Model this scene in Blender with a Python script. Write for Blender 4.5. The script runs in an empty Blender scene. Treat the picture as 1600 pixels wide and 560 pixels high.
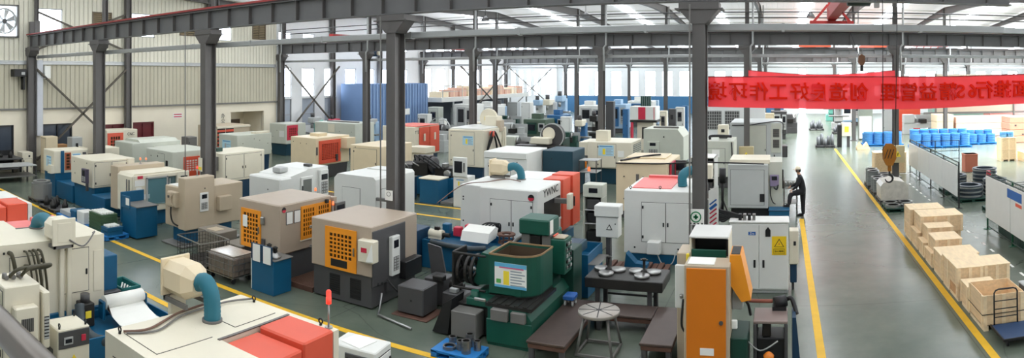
import bpy, math, random
from mathutils import Vector
random.seed(7)
SC = bpy.context.scene
COL = SC.collection
PI = math.pi

# ---------------------------------------------------------------- camera, sky, exposure
EYE = 5.1                                   # eye height of the photographer on the mezzanine
cd = bpy.data.cameras.new('camera')
cam = bpy.data.objects.new('camera', cd); COL.objects.link(cam)
cam.location = (0, 0, EYE)
cam.rotation_euler = (PI/2, 0, 0.42)
cd.type = 'PANO'
cd.panorama_type = 'CENTRAL_CYLINDRICAL'    # a swept phone panorama
cd.central_cylindrical_range_u_min = -0.8
cd.central_cylindrical_range_u_max = 0.8
cd.central_cylindrical_range_v_min = -0.44
cd.central_cylindrical_range_v_max = 0.12
cd.central_cylindrical_radius = 1.0
cd.clip_start = 0.05; cd.clip_end = 400
SC.camera = cam
SC.view_settings.view_transform = 'Standard'
SC.view_settings.look = 'None'
SC.view_settings.exposure = 0.15
SC.view_settings.gamma = 1.0
SC.view_settings.use_curve_mapping = False
SC.cycles.max_bounces = 6
SC.cycles.diffuse_bounces = 4
SC.cycles.transparent_max_bounces = 12
SC.cycles.use_denoising = True
SC.cycles.sample_clamp_indirect = 6.0

WORLD_STRENGTH = 2.6
SKYLIGHT_E = 7.0        # glow of the translucent roof strips
WINDOW_E = 6.5          # glow of the wall windows
DOOR_W = 10000           # daylight through the big doorway in the right wall
w = bpy.data.worlds.new('sky'); SC.world = w; w.use_nodes = True
bg = w.node_tree.nodes['Background']
bg.inputs[0].default_value = (1.0, 0.985, 0.95, 1); bg.inputs[1].default_value = WORLD_STRENGTH

def area_light(name, loc, rot, sx, sy, watts, color=(1, 1, 1), spread=180):
    l = bpy.data.lights.new(name, 'AREA'); l.shape = 'RECTANGLE'; l.size = sx; l.size_y = sy
    l.energy = watts; l.color = color; l.spread = math.radians(spread)
    o = bpy.data.objects.new(name, l); o.location = loc; o.rotation_euler = rot; COL.objects.link(o); return o
area_light('doorway_daylight', (33.5, 52, 3.2), (0, math.radians(80), 0), 5.5, 26, DOOR_W, (0.95, 0.98, 1.0))
area_light('roof_fill', (17, 41.5, 9.3), (0, 0, 0), 24, 15, 8000, (0.98, 0.99, 1.0), 115)   # added fill standing in for a translucent roof bay on the right
area_light('roof_fill_rear', (4, 66, 9.2), (0, 0, 0), 9, 34, 5500, (0.98, 0.99, 1.0), 115)  # second added fill lamp, hung below the roof along the far aisle

# ---------------------------------------------------------------- materials
def lin(c):
    return tuple(((x/255/12.92) if x <= 10 else ((x/255+0.055)/1.055)**2.4) for x in c)
MATS = {}
def mat(name, rgb, rough=0.5, metal=0.0, var=0.06, scale=3.0, emit=0.0, alpha=1.0, bump=0.0, coat=0.0, dirt=0.0):
    if name in MATS: return MATS[name]
    m = bpy.data.materials.new(name); m.use_nodes = True
    nt = m.node_tree; b = nt.nodes['Principled BSDF']
    c = lin(rgb)
    b.inputs['Roughness'].default_value = rough; b.inputs['Metallic'].default_value = metal
    b.inputs['Base Color'].default_value = (*c, 1)
    if coat: b.inputs['Coat Weight'].default_value = coat
    if var:
        tc = nt.nodes.new('ShaderNodeTexCoord'); nz = nt.nodes.new('ShaderNodeTexNoise')
        nz.inputs['Scale'].default_value = scale; nz.inputs['Detail'].default_value = 4
        nt.links.new(tc.outputs['Object'], nz.inputs['Vector'])
        r = nt.nodes.new('ShaderNodeMix'); r.data_type = 'RGBA'
        lo = tuple(max(0, x*(1-var*1.6)) for x in c); hi = tuple(min(1, x*(1+var)) for x in c)
        r.inputs[6].default_value = (*lo, 1); r.inputs[7].default_value = (*hi, 1)
        nt.links.new(nz.outputs['Fac'], r.inputs[0]); nt.links.new(r.outputs[2], b.inputs['Base Color'])
        if bump:
            bp = nt.nodes.new('ShaderNodeBump'); bp.inputs['Strength'].default_value = bump
            nt.links.new(nz.outputs['Fac'], bp.inputs['Height']); nt.links.new(bp.outputs[0], b.inputs['Normal'])
    if emit:
        b.inputs['Emission Color'].default_value = (*c, 1); b.inputs['Emission Strength'].default_value = emit
    if alpha < 1: b.inputs['Alpha'].default_value = alpha
    MATS[name] = m; return m

def wood_mat(name, rgb, k=1.0):
    m = bpy.data.materials.new(name); m.use_nodes = True; nt = m.node_tree; b = nt.nodes['Principled BSDF']
    tc = nt.nodes.new('ShaderNodeTexCoord'); mp = nt.nodes.new('ShaderNodeMapping'); mp.inputs['Scale'].default_value = (5, 1.2, 7)
    nz = nt.nodes.new('ShaderNodeTexNoise'); nz.inputs['Scale'].default_value = 2.5; nz.inputs['Detail'].default_value = 6
    r = nt.nodes.new('ShaderNodeValToRGB'); c = lin(rgb)
    r.color_ramp.elements[0].color = (*(x*0.78*k for x in c), 1); r.color_ramp.elements[1].color = (*(min(1, x*1.12) for x in c), 1)
    r.color_ramp.elements[0].position = .3; r.color_ramp.elements[1].position = .7
    nt.links.new(tc.outputs['Object'], mp.inputs[0]); nt.links.new(mp.outputs[0], nz.inputs['Vector'])
    nt.links.new(nz.outputs['Fac'], r.inputs[0]); nt.links.new(r.outputs[0], b.inputs['Base Color'])
    b.inputs['Roughness'].default_value = .7
    MATS[name] = m; return m

def glass_mat(name, rgb, alpha):
    m = bpy.data.materials.new(name); m.use_nodes = True; nt = m.node_tree; b = nt.nodes['Principled BSDF']
    b.inputs['Base Color'].default_value = (*lin(rgb), 1); b.inputs['Roughness'].default_value = .08
    b.inputs['Alpha'].default_value = alpha; MATS[name] = m; return m

CREAM = mat('cream_enamel', (226, 219, 198), .42, var=.04)
CREAM2 = mat('warm_cream_enamel', (226, 209, 176), .42, var=.04)
WHITE = mat('white_enamel', (224, 225, 220), .4, var=.03)
GREYGREEN = mat('grey_green_enamel', (200, 203, 190), .42, var=.04)
BEIGE = mat('beige_enamel', (188, 172, 148), .42, var=.04)
TAUPE = mat('taupe_enamel', (176, 160, 142), .42, var=.04)
DGREY = mat('charcoal_enamel', (74, 73, 74), .45, var=.05)
MGREY = mat('mid_grey_enamel', (112, 110, 106), .5, var=.05)
LGREY = mat('light_grey_enamel', (176, 178, 176), .45, var=.04)
BLUE = mat('machine_blue', (10, 88, 126), .45, var=.10)
DBLUE = mat('dark_blue', (20, 56, 84), .45, var=.10)
TEAL = mat('teal_enamel', (22, 62, 78), .45, var=.08)
HOSEBLUE = mat('hose_blue', (34, 110, 128), .55, var=.08)
GREEN = mat('machine_green', (14, 80, 64), .45, var=.10)
DGREEN = mat('dark_green', (14, 60, 48), .45, var=.10)
ORANGE = mat('orange_enamel', (240, 152, 34), .42, var=.04)
DORANGE = mat('deep_orange_enamel', (216, 120, 20), .4, var=.04)
RED = mat('red_orange_enamel', (222, 88, 62), .42, var=.05)
CRIMSON = mat('crimson_enamel', (200, 44, 70), .42, var=.05)
PINK = mat('pink_lid', (236, 120, 116), .35, var=.05)
BLACK = mat('black_plastic', (24, 24, 26), .5, var=.1)
DARKMETAL = mat('oily_dark_metal', (52, 50, 48), .45, .5, var=.2, scale=9)
STEEL = mat('bare_steel', (170, 170, 168), .32, .9, var=.08)
RUST = mat('rusty_steel', (104, 74, 62), .7, .2, var=.2, scale=6)
TABLETOP = mat('brown_steel_plate', (84, 70, 64), .45, .25, var=.18, scale=5)
COLGREY = mat('column_grey_paint', (92, 89, 87), .5, var=.06)
BEAMGREY = mat('beam_grey_paint', (102, 102, 102), .5, var=.07)
DUCT = mat('galvanised_duct', (176, 178, 178), .4, .4, var=.08)
WOOD = wood_mat('plywood', (230, 200, 158), 1.16)
WOOD2 = wood_mat('pale_pine', (240, 216, 178), 1.2)
YELLOW = mat('yellow_paint', (236, 186, 40), .55, var=.12, scale=4)
SCREEN = mat('dark_screen', (26, 28, 36), .2, var=0)
WINDARK = mat('dark_door_glass', (66, 44, 24), .2, var=.2, scale=5)
GLASSBLUE = glass_mat('blue_tinted_glass', (120, 170, 180), .45)
PAPER = mat('white_paper', (238, 238, 232), .8, var=.02)
PAPERBLUE = mat('pale_blue_poster', (178, 216, 232), .6, var=.03)
STICKY = mat('yellow_sticker', (246, 220, 60), .6, var=0)
LAMPRED = mat('red_lamp', (240, 60, 44), .3, var=0, emit=.9)
LAMPORANGE = mat('orange_lamp', (250, 120, 70), .3, var=0, emit=1.0)
PALLETBLUE = mat('pallet_blue', (30, 120, 190), .5, var=.1)
STACKBLUE = mat('stack_blue', (86, 150, 204), .5, var=.1)
BRICK = mat('brick_pink', (206, 150, 124), .8, var=.08)
RUBBER = mat('black_rubber', (30, 30, 30), .6, var=.1)

# ---------------------------------------------------------------- mesh builder
ORI = {}
class MB:
    def __init__(s): s.v = []; s.f = []; s.m = []; s.s = []
    def _add(s, vs, fs, mi=0, smooth=False):
        n = len(s.v); s.v += [tuple(p) for p in vs]
        for f in fs: s.f.append(tuple(i+n for i in f)); s.m.append(mi); s.s.append(smooth)
        return s
    def box(s, x0, x1, y0, y1, z0, z1, mi=0, b=0.0):
        if x0 > x1: x0, x1 = x1, x0
        if y0 > y1: y0, y1 = y1, y0
        if z0 > z1: z0, z1 = z1, z0
        b = min(b, .45*min(x1-x0, y1-y0, z1-z0))
        if b <= 0:
            vs = [(x, y, z) for x in (x0, x1) for y in (y0, y1) for z in (z0, z1)]
            return s._add(vs, [(0,1,3,2),(4,6,7,5),(0,4,5,1),(2,3,7,6),(0,2,6,4),(1,5,7,3)], mi)
        c = ((x0+x1)/2, (y0+y1)/2, (z0+z1)/2); h = ((x1-x0)/2, (y1-y0)/2, (z1-z0)/2)
        vs = []; idx = {}
        for sx in (-1, 1):
            for sy in (-1, 1):
                for sz in (-1, 1):
                    for a in range(3):
                        k = [sx, sy, sz]
                        p = [c[i]+k[i]*(h[i] if i == a else h[i]-b) for i in range(3)]
                        idx[(sx, sy, sz, a)] = len(vs); vs.append(p)
        fs = []
        for a in range(3):
            o = [i for i in range(3) if i != a]
            for sg in (-1, 1):
                q = []
                for u, v in ((-1,-1),(1,-1),(1,1),(-1,1)):
                    k = [0,0,0]; k[a] = sg; k[o[0]] = u; k[o[1]] = v; q.append(idx[(*k, a)])
                fs.append(tuple(q if (sg > 0) == (a != 1) else q[::-1]))
        for a in range(3):
            o = [i for i in range(3) if i != a]
            for u in (-1, 1):
                for v in (-1, 1):
                    def g(t, ax):
                        k = [0,0,0]; k[a] = t; k[o[0]] = u; k[o[1]] = v; return idx[(*k, ax)]
                    q = (g(-1,o[0]), g(1,o[0]), g(1,o[1]), g(-1,o[1]))
                    fs.append(q if (u*v > 0) == (a == 1) else q[::-1])
        for sx in (-1, 1):
            for sy in (-1, 1):
                for sz in (-1, 1):
                    q = tuple(idx[(sx, sy, sz, a)] for a in range(3))
                    fs.append(q if sx*sy*sz > 0 else q[::-1])
        return s._add(vs, fs, mi)
    def prism(s, poly, axis, a0, a1, mi=0, smooth=False):
        n = len(poly)
        def P(p, a): return {'x': (a, p[0], p[1]), 'y': (p[0], a, p[1]), 'z': (p[0], p[1], a)}[axis]
        vs = [P(p, a0) for p in poly]+[P(p, a1) for p in poly]
        area = sum(poly[i][0]*poly[(i+1) % n][1]-poly[(i+1) % n][0]*poly[i][1] for i in range(n))
        flip = (area > 0) == (axis != 'y')
        if a1 < a0: flip = not flip
        caps = [tuple(range(n)), tuple(range(2*n-1, n-1, -1))]
        sides = [(i, i+n, (i+1) % n+n, (i+1) % n) for i in range(n)]
        if flip: caps = [c[::-1] for c in caps]; sides = [c[::-1] for c in sides]
        s._add(vs, caps, mi); k = len(s.v)-2*n
        for f in sides: s.f.append(tuple(i+k for i in f)); s.m.append(mi); s.s.append(smooth)
        return s
    def tube(s, pts, r, n=8, mi=0, caps=True):
        pts = [Vector(p) for p in pts]; rs = r if isinstance(r, (list, tuple)) else [r]*len(pts)
        vs = []; up = None
        for i, p in enumerate(pts):
            d = (pts[min(i+1, len(pts)-1)]-pts[max(i-1, 0)])
            d = d.normalized() if d.length > 1e-9 else Vector((0,0,1))
            if up is None: up = Vector((0,0,1)) if abs(d.z) < .9 else Vector((1,0,0))
            a = d.cross(up).normalized(); up = a.cross(d).normalized()
            for k in range(n):
                t = 2*PI*k/n; vs.append(p+(a*math.cos(t)+up*math.sin(t))*rs[i])
        m = len(pts)
        fs = [(i*n+k, (i+1)*n+k, (i+1)*n+(k+1) % n, i*n+(k+1) % n) for i in range(m-1) for k in range(n)]
        s._add(vs, fs, mi, True)
        if caps:
            b = len(s.v)-len(vs)
            for c in (tuple(b+k for k in range(n)), tuple(b+(m-1)*n+k for k in range(n-1, -1, -1))):
                s.f.append(c); s.m.append(mi); s.s.append(False)
        return s
    def cyl(s, p0, p1, r, n=16, mi=0, r1=None):
        return s.tube([p0, p1], [r, r if r1 is None else r1], n, mi)
    def lathe(s, prof, c, n=20, mi=0, axis='z', smooth=True):
        vs = []
        for (r, h) in prof:
            for k in range(n):
                t = 2*PI*k/n; a, b = r*math.cos(t), r*math.sin(t)
                p = {'z': (a, b, h), 'x': (h, a, b), 'y': (b, h, a)}[axis]
                vs.append((c[0]+p[0], c[1]+p[1], c[2]+p[2]))
        m = len(prof)
        fs = [(i*n+k, i*n+(k+1) % n, (i+1)*n+(k+1) % n, (i+1)*n+k) for i in range(m-1) for k in range(n)]
        s._add(vs, fs, mi, smooth)
        b = len(s.v)-len(vs)
        if prof[0][0] > 1e-6 and prof[0] != prof[-1]: s.f.append(tuple(b+k for k in range(n-1, -1, -1))); s.m.append(mi); s.s.append(False)
        if prof[-1][0] > 1e-6 and prof[0] != prof[-1]: s.f.append(tuple(b+(m-1)*n+k for k in range(n))); s.m.append(mi); s.s.append(False)
        return s
    def ring(s, c, R, r, z0, z1, n=24, mi=0):
        return s.lathe([(r, z0), (R, z0), (R, z1), (r, z1), (r, z0)], c, n, mi, smooth=False)
    def beam(s, p0, p1, w, h, mi=0):
        p0, p1 = Vector(p0), Vector(p1); d = (p1-p0).normalized()
        up = Vector((0,0,1)) if abs(d.z) < .95 else Vector((0,1,0))
        a = d.cross(up).normalized()*(w/2); u = a.cross(d).normalized()*(h/2)
        vs = [p+i*a+j*u for p in (p0, p1) for i, j in ((-1,-1),(1,-1),(1,1),(-1,1))]
        return s._add(vs, [(3,2,1,0),(4,5,6,7),(0,1,5,4),(1,2,6,5),(2,3,7,6),(3,0,4,7)], mi)
    # face frame: box B=(x0,x1,y0,y1,z0,z1); face F (-Y) R (+X) L (-X) K (+Y) T (top)
    def fbox(s, B, face, u0, u1, v0, v1, d0, d1, mi=0, b=0.0):
        x0, x1, y0, y1, z0, z1 = B
        if face == 'F': return s.box(x0+u0, x0+u1, y0-d1, y0-d0, v0, v1, mi, b)
        if face == 'R': return s.box(x1+d0, x1+d1, y0+u0, y0+u1, v0, v1, mi, b)
        if face == 'L': return s.box(x0-d1, x0-d0, y1-u1, y1-u0, v0, v1, mi, b)
        if face == 'K': return s.box(x1-u1, x1-u0, y1+d0, y1+d1, v0, v1, mi, b)
        if face == 'T': return s.box(x0+u0, x0+u1, y0+v0, y0+v1, z1+d0, z1+d1, mi, b)
    def build(s, name, mats, parent=None, origin=None):
        if not isinstance(mats, (list, tuple)): mats = [mats]
        if parent is not None: o = ORI[parent.name]
        elif origin is not None: o = Vector(origin)
        else:
            lo = [min(p[i] for p in s.v) for i in range(3)]; hi = [max(p[i] for p in s.v) for i in range(3)]
            o = Vector(((lo[0]+hi[0])/2, (lo[1]+hi[1])/2, lo[2]))
        me = bpy.data.meshes.new(name)
        me.from_pydata([(p[0]-o[0], p[1]-o[1], p[2]-o[2]) for p in s.v], [], s.f)
        for m in mats: me.materials.append(m)
        me.polygons.foreach_set('material_index', s.m); me.polygons.foreach_set('use_smooth', s.s)
        me.update()
        ob = bpy.data.objects.new(name, me); COL.objects.link(ob)
        if parent is not None: ob.parent = parent
        else: ob.location = o
        ORI[ob.name] = o
        return ob

def tag(o, label=None, cat=None, group=None, kind=None):
    if label: o['label'] = label
    if cat: o['category'] = cat
    if group: o['group'] = group
    if kind: o['kind'] = kind
    return o
def thing(name, label, cat, loc, group=None):
    o = bpy.data.objects.new(name, None); COL.objects.link(o); o.location = loc; o.empty_display_size = .2
    ORI[o.name] = Vector(loc); return tag(o, label, cat, group)
def struct(name, mb, mats, label=None):
    o = mb.build(name, mats); o['kind'] = 'structure'; 
    if label: o['label'] = label
    return o
def dup(root, loc, label=None, rotz=None, group=None):
    r = root.copy(); COL.objects.link(r); r.location = loc
    if rotz is not None: r.rotation_euler = (0, 0, rotz)
    if label: r['label'] = label
    if group: r['group'] = group
    ORI[r.name] = Vector(loc)
    def rec(a, b):
        for ch in a.children:
            c = ch.copy(); COL.objects.link(c); c.parent = b; rec(ch, c)
    rec(root, r); return r
TXT = {}
def text(name, body, mat_, size, parent, origin_loc, rot, extrude=.002, align='CENTER', sx=1.0, bold=0.0):
    cu = bpy.data.curves.new(name, 'FONT'); cu.body = body; cu.size = size; cu.extrude = extrude
    cu.align_x = align; cu.align_y = 'CENTER'; cu.materials.append(mat_)
    o = bpy.data.objects.new(name, cu); COL.objects.link(o)
    if parent is not None:
        o.parent = parent; o.location = Vector(origin_loc)-ORI[parent.name]
    else: o.location = origin_loc
    o.rotation_euler = rot; o.scale = (sx, 1, 1); cu.offset = bold
    dg = bpy.context.evaluated_depsgraph_get(); me = bpy.data.meshes.new_from_object(o.evaluated_get(dg))   # letters become a plain mesh
    m = bpy.data.objects.new(name, me); COL.objects.link(m); m.parent = o.parent; m.location = o.location; m.rotation_euler = rot; m.scale = (sx, 1, 1)
    bpy.data.objects.remove(o); bpy.data.curves.remove(cu); me.materials.clear(); me.materials.append(mat_)
    return m
FACEROT = {'F': (PI/2, 0, 0), 'R': (PI/2, 0, PI/2), 'L': (PI/2, 0, -PI/2), 'K': (PI/2, 0, PI), 'T': (0, 0, 0)}
# ================================================================ the hall
WX = -32.0                      # inner face of the ribbed wall
YA, YB, YC, YD, YE = 13.4, 32.0, 50.6, 69.2, 87.8      # crane rows
XK = [-31.7, -24.2, -16.7, -9.2, -1.7, 5.8, 13.3, 20.8]
Y0, RX = -4.0, 35.0
def roof_z(y): return 9.9-.055*(y-32) if y < 32 else 9.9+.055*(y-32) if y <= YC else 9.9+.055*(YC-32)-.055*(y-YC)

def floor_mat():
    m = bpy.data.materials.new('green_grey_epoxy_floor'); m.use_nodes = True; nt = m.node_tree; N = nt.nodes; L = nt.links
    b = N['Principled BSDF']; tc = N.new('ShaderNodeTexCoord')
    n1 = N.new('ShaderNodeTexNoise'); n1.inputs['Scale'].default_value = .55; n1.inputs['Detail'].default_value = 7; n1.inputs['Roughness'].default_value = .62
    L.new(tc.outputs['Object'], n1.inputs['Vector'])
    r = N.new('ShaderNodeValToRGB'); E = r.color_ramp.elements
    E[0].position = .32; E[0].color = (*lin((84, 95, 84)), 1); E[1].position = .68; E[1].color = (*lin((106, 114, 101)), 1)
    L.new(n1.outputs['Fac'], r.inputs[0])
    # slab joints every 6 m and a few hairline cracks
    sp = N.new('ShaderNodeSeparateXYZ'); L.new(tc.outputs['Object'], sp.inputs[0])
    def math_(op, a, bb=None):
        q = N.new('ShaderNodeMath'); q.operation = op
        for i, v in enumerate((a, bb)):
            if v is None: continue
            if isinstance(v, (int, float)): q.inputs[i].default_value = v
            else: L.new(v, q.inputs[i])
        return q.outputs[0]
    def joint(sock, off, per):
        a = math_('ADD', sock, off); f = math_('FRACT', math_('DIVIDE', a, per)); return math_('LESS_THAN', math_('MULTIPLY', f, per), .02)
    j = math_('MAXIMUM', joint(sp.outputs[0], 2.55, 6.2), joint(sp.outputs[1], -.6, 6.8))
    n3 = N.new('ShaderNodeTexNoise'); n3.inputs['Scale'].default_value = .4; n3.inputs['Detail'].default_value = 5; L.new(tc.outputs['Object'], n3.inputs['Vector'])
    vm = N.new('ShaderNodeVectorMath'); vm.operation = 'ADD'; L.new(tc.outputs['Object'], vm.inputs[0]); L.new(n3.outputs['Color'], vm.inputs[1])
    vo = N.new('ShaderNodeTexVoronoi'); vo.feature = 'DISTANCE_TO_EDGE'; vo.inputs['Scale'].default_value = .16; L.new(vm.outputs[0], vo.inputs['Vector'])
    ck = math_('MULTIPLY', math_('LESS_THAN', vo.outputs['Distance'], .0014), .75)
    jj = math_('MULTIPLY', math_('MAXIMUM', j, ck), .55)
    mx = N.new('ShaderNodeMix'); mx.data_type = 'RGBA'; mx.inputs[7].default_value = (*lin((58, 60, 58)), 1)
    L.new(jj, mx.inputs[0]); L.new(r.outputs[0], mx.inputs[6]); L.new(mx.outputs[2], b.inputs['Base Color'])
    n2 = N.new('ShaderNodeTexNoise'); n2.inputs['Scale'].default_value = 1.3; n2.inputs['Detail'].default_value = 6; L.new(tc.outputs['Object'], n2.inputs['Vector'])
    rr = N.new('ShaderNodeMapRange'); rr.inputs[1].default_value = .35; rr.inputs[2].default_value = .7; rr.inputs[3].default_value = .23; rr.inputs[4].default_value = .26
    L.new(n2.outputs['Fac'], rr.inputs[0]); L.new(rr.outputs[0], b.inputs['Roughness'])
    return m
f = MB(); f.box(WX-.3, RX+.3, Y0, YE+.4, -.2, 0); fo = f.build('floor', floor_mat(), origin=(0, 0, 0)); fo['kind'] = 'structure'

def cladding_mat(name, rgb, axis, per=.28):
    m = bpy.data.materials.new(name); m.use_nodes = True; nt = m.node_tree; N = nt.nodes; L = nt.links
    b = N['Principled BSDF']; tc = N.new('ShaderNodeTexCoord'); sp = N.new('ShaderNodeSeparateXYZ'); L.new(tc.outputs['Object'], sp.inputs[0])
    d = N.new('ShaderNodeMath'); d.operation = 'DIVIDE'; L.new(sp.outputs[axis], d.inputs[0]); d.inputs[1].default_value = per
    fr = N.new('ShaderNodeMath'); fr.operation = 'FRACT'; L.new(d.outputs[0], fr.inputs[0])
    r = N.new('ShaderNodeValToRGB'); E = r.color_ramp.elements
    E[0].position = 0; E[0].color = (0, 0, 0, 1); E[1].position = .12; E[1].color = (1, 1, 1, 1)
    e = E.new(.88); e.color = (1, 1, 1, 1); e = E.new(1.0); e.color = (0, 0, 0, 1)
    L.new(fr.outputs[0], r.inputs[0])
    bp = N.new('ShaderNodeBump'); bp.inputs['Strength'].default_value = .9; bp.inputs['Distance'].default_value = .05
    L.new(r.outputs[0], bp.inputs['Height']); L.new(bp.outputs[0], b.inputs['Normal'])
    nz = N.new('ShaderNodeTexNoise'); nz.inputs['Scale'].default_value = .8; nz.inputs['Detail'].default_value = 5; L.new(tc.outputs['Object'], nz.inputs['Vector'])
    mx = N.new('ShaderNodeMix'); mx.data_type = 'RGBA'; c = lin(rgb)
    mx.inputs[6].default_value = (*(x*.84 for x in c), 1); mx.inputs[7].default_value = (*(min(1, x*1.05) for x in c), 1)
    L.new(nz.outputs['Fac'], mx.inputs[0]); L.new(mx.outputs[2], b.inputs['Base Color']); b.inputs['Roughness'].default_value = .55
    MATS[name] = m; return m
CLAD = cladding_mat('cream_ribbed_cladding', (226, 222, 204), 1)
CLADOLD = cladding_mat('weathered_ribbed_cladding', (196, 190, 168), 1)
CLADX = cladding_mat('pale_ribbed_cladding', (210, 212, 208), 0)
RENDER = mat('cream_render', (238, 229, 208), .8, var=.04, scale=1.5)
PLINTH = mat('grey_plinth', (150, 142, 126), .7, var=.08)
PALEWALL = mat('pale_wall', (224, 226, 226), .7, var=.03)
SKYGLOW = mat('translucent_roof_sheet', (245, 250, 255), .5, var=0, emit=SKYLIGHT_E)
WINGLOW = mat('daylit_window', (232, 242, 255), .3, var=0, emit=WINDOW_E)
WINGREY = mat('frosted_dim_window', (150, 158, 168), .3, var=.05, emit=.12)
FRAME = mat('window_frame_grey', (150, 152, 152), .5, var=.03)
ROOFW = cladding_mat('white_roof_sheet', (214, 214, 210), 0, .45)
def translucent_sheet(m, k):                       # thin fibre-glass sheeting lets part of the sky through
    nt = m.node_tree; b = nt.nodes['Principled BSDF']; out = nt.nodes['Material Output']; t_ = nt.nodes.new('ShaderNodeBsdfTranslucent'); t_.inputs[0].default_value = (.95, .97, 1, 1)
    x = nt.nodes.new('ShaderNodeMixShader'); x.inputs[0].default_value = k; nt.links.new(b.outputs[0], x.inputs[1]); nt.links.new(t_.outputs[0], x.inputs[2]); nt.links.new(x.outputs[0], out.inputs[0])
translucent_sheet(ROOFW, .4)

# openings on the ribbed wall: (y0, y1, z0, z1, kind)
OPEN = []
for y in (13.75, 19.9, 26.0): OPEN.append((y, y+1.65, 7.45, 8.85, 'win'))
for y in (17.3, 23.4, 29.5): OPEN.append((y, y+1.2, 7.65, 8.8, 'louver'))
OPEN.append((11.2, 12.7, 7.2, 8.95, 'fan'))
y = 31.95
while y < 49.5: OPEN.append((y, y+1.4, 3.6, 5.75, 'win')); OPEN.append((y, y+1.4, 1.5, 3.5, 'dim')); OPEN.append((y+.1, y+1.4, 7.3, 8.3, 'win')) if int(y*7) % 2 else None; y += 2.52
y = 51.2
while y < 86: OPEN.append((y, y+1.55, 2.6, 5.9, 'win')); OPEN.append((y, y+1.5, 7.2, 8.9, 'win')); y += 2.52
OPEN += [(14.2, 16.0, 0, 2.5, 'door'), (18.0, 19.4, .9, 2.35, 'red'), (20.0, 21.5, 0, 2.4, 'red'), (9.3, 12.5, .2, 2.5, 'dark'), (27.6, 30.6, 0, 2.75, 'recess')]

def wall_with_openings(mb, ops, a0, a1, ztop, put, zs):
    """solid wall cut by rectangular openings; put(mb, a0, a1, z0, z1)"""
    cuts = sorted({a0, a1} | {min(max(o[0], a0), a1) for o in ops} | {min(max(o[1], a0), a1) for o in ops})
    for i in range(len(cuts)-1):
        c0, c1 = cuts[i], cuts[i+1]
        if c1-c0 < 1e-4: continue
        mid = (c0+c1)/2; here = sorted((o[2], o[3]) for o in ops if o[0] < mid < o[1]); z = zs
        for q0, q1 in here:
            q0 = max(q0, zs); q1 = min(q1, ztop)
            if q0 > z: put(mb, c0, c1, z, q0)
            z = max(z, q1)
        if z < ztop: put(mb, c0, c1, z, ztop)
lowtop = 3.35
m1 = MB(); wall_with_openings(m1, OPEN, Y0, YB-.2, lowtop, lambda m, a, b, c, d: m.box(WX-.25, WX, a, b, c, d), 0)
struct('wall_left', m1, RENDER)
m2 = MB(); wall_with_openings(m2, [], Y0, YB-.2, 5.85, lambda m, a, b, c, d: m.box(WX-.2, WX+.04, a, b, c, d), lowtop)
struct('wall_left_middle', m2, CLADOLD)
m2 = MB(); wall_with_openings(m2, OPEN, Y0, YB-.2, 11.9, lambda m, a, b, c, d: m.box(WX-.2, WX+.04, a, b, c, d), 5.85)
struct('wall_left_upper', m2, CLAD)
m3 = MB(); wall_with_openings(m3, OPEN, YB-.2, YE, 10.9, lambda m, a, b, c, d: m.box(WX-.2, WX+.02, a, b, c, d), 0)
struct('wall_left_rear', m3, PALEWALL)
bb = MB(); bb.box(WX, WX+.04, Y0, 9.3, 0, .75); bb.box(WX, WX+.04, 12.5, 14.2, 0, .75); bb.box(WX, WX+.04, 16.0, 20.0, 0, .75); bb.box(WX, WX+.04, 21.5, 27.6, 0, .75)
struct('baseboard_left', bb, PLINTH)
tr = MB(); tr.box(WX+.04, WX+.12, Y0, YB, lowtop-.05, lowtop+.04); struct('trim_1', tr, MGREY)
nwin = 0; ndoor = 0
REDDOOR = mat('dark_red_door', (110, 40, 44), .5, var=.05); DARKGL = mat('dark_glazing', (66, 74, 86), .15, var=.08)
for (a, b, c, d, k) in OPEN:
    if k in ('win', 'dim'):
        nwin += 1; w_ = MB(); X = WX-.08
        for (p, q, r_, s_) in ((a, a+.05, c, d), (b-.05, b, c, d), (a, b, c, c+.05), (a, b, d-.05, d)): w_.box(X, X+.06, p, q, r_, s_)
        if d-c > 1.9: w_.box(X, X+.05, a, b, c+(d-c)*.42, c+(d-c)*.42+.04)
        o = struct('window_%d' % nwin, w_, FRAME)
        g_ = MB(); g_.box(X-.02, X, a, b, c, d); g_.build('pane', WINGLOW if k == 'win' else WINGREY, o)
    elif k in ('door', 'red', 'dark'):
        ndoor += 1; w_ = MB(); X = WX-.1; mt = {'door': DARKGL, 'red': REDDOOR, 'dark': DARKGL}[k]
        for (p, q, r_, s_) in ((a, a+.08, c, d), (b-.08, b, c, d), (a, b, d-.08, d), ((a+b)/2-.04, (a+b)/2+.04, c, d)): w_.box(X-.02, X+.08, p, q, r_, s_)
        o = struct('door_%d' % ndoor, w_, BLACK if k != 'red' else REDDOOR)
        g_ = MB(); g_.box(X-.04, X, a, b, c, d); g_.build('door_leaf', mt, o)
    elif k == 'recess':
        w_ = MB(); w_.box(WX-2.2, WX-2.1, a, b, c, d); w_.box(WX-2.2, WX-.2, a-.1, a, c, d); w_.box(WX-2.2, WX-.2, b, b+.1, c, d); w_.box(WX-2.2, WX-.2, a, b, d, d+.1); w_.box(WX-2.2, WX-.2, a, b, -.1, 0)
        struct('wall_recess', w_, RENDER)
        ndoor += 1; w_ = MB(); w_.box(WX-2.1, WX-2.04, a+1.7, a+2.6, 0, 2.1); o = struct('door_%d' % ndoor, w_, mat('brown_door', (92, 76, 62), .5))
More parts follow.
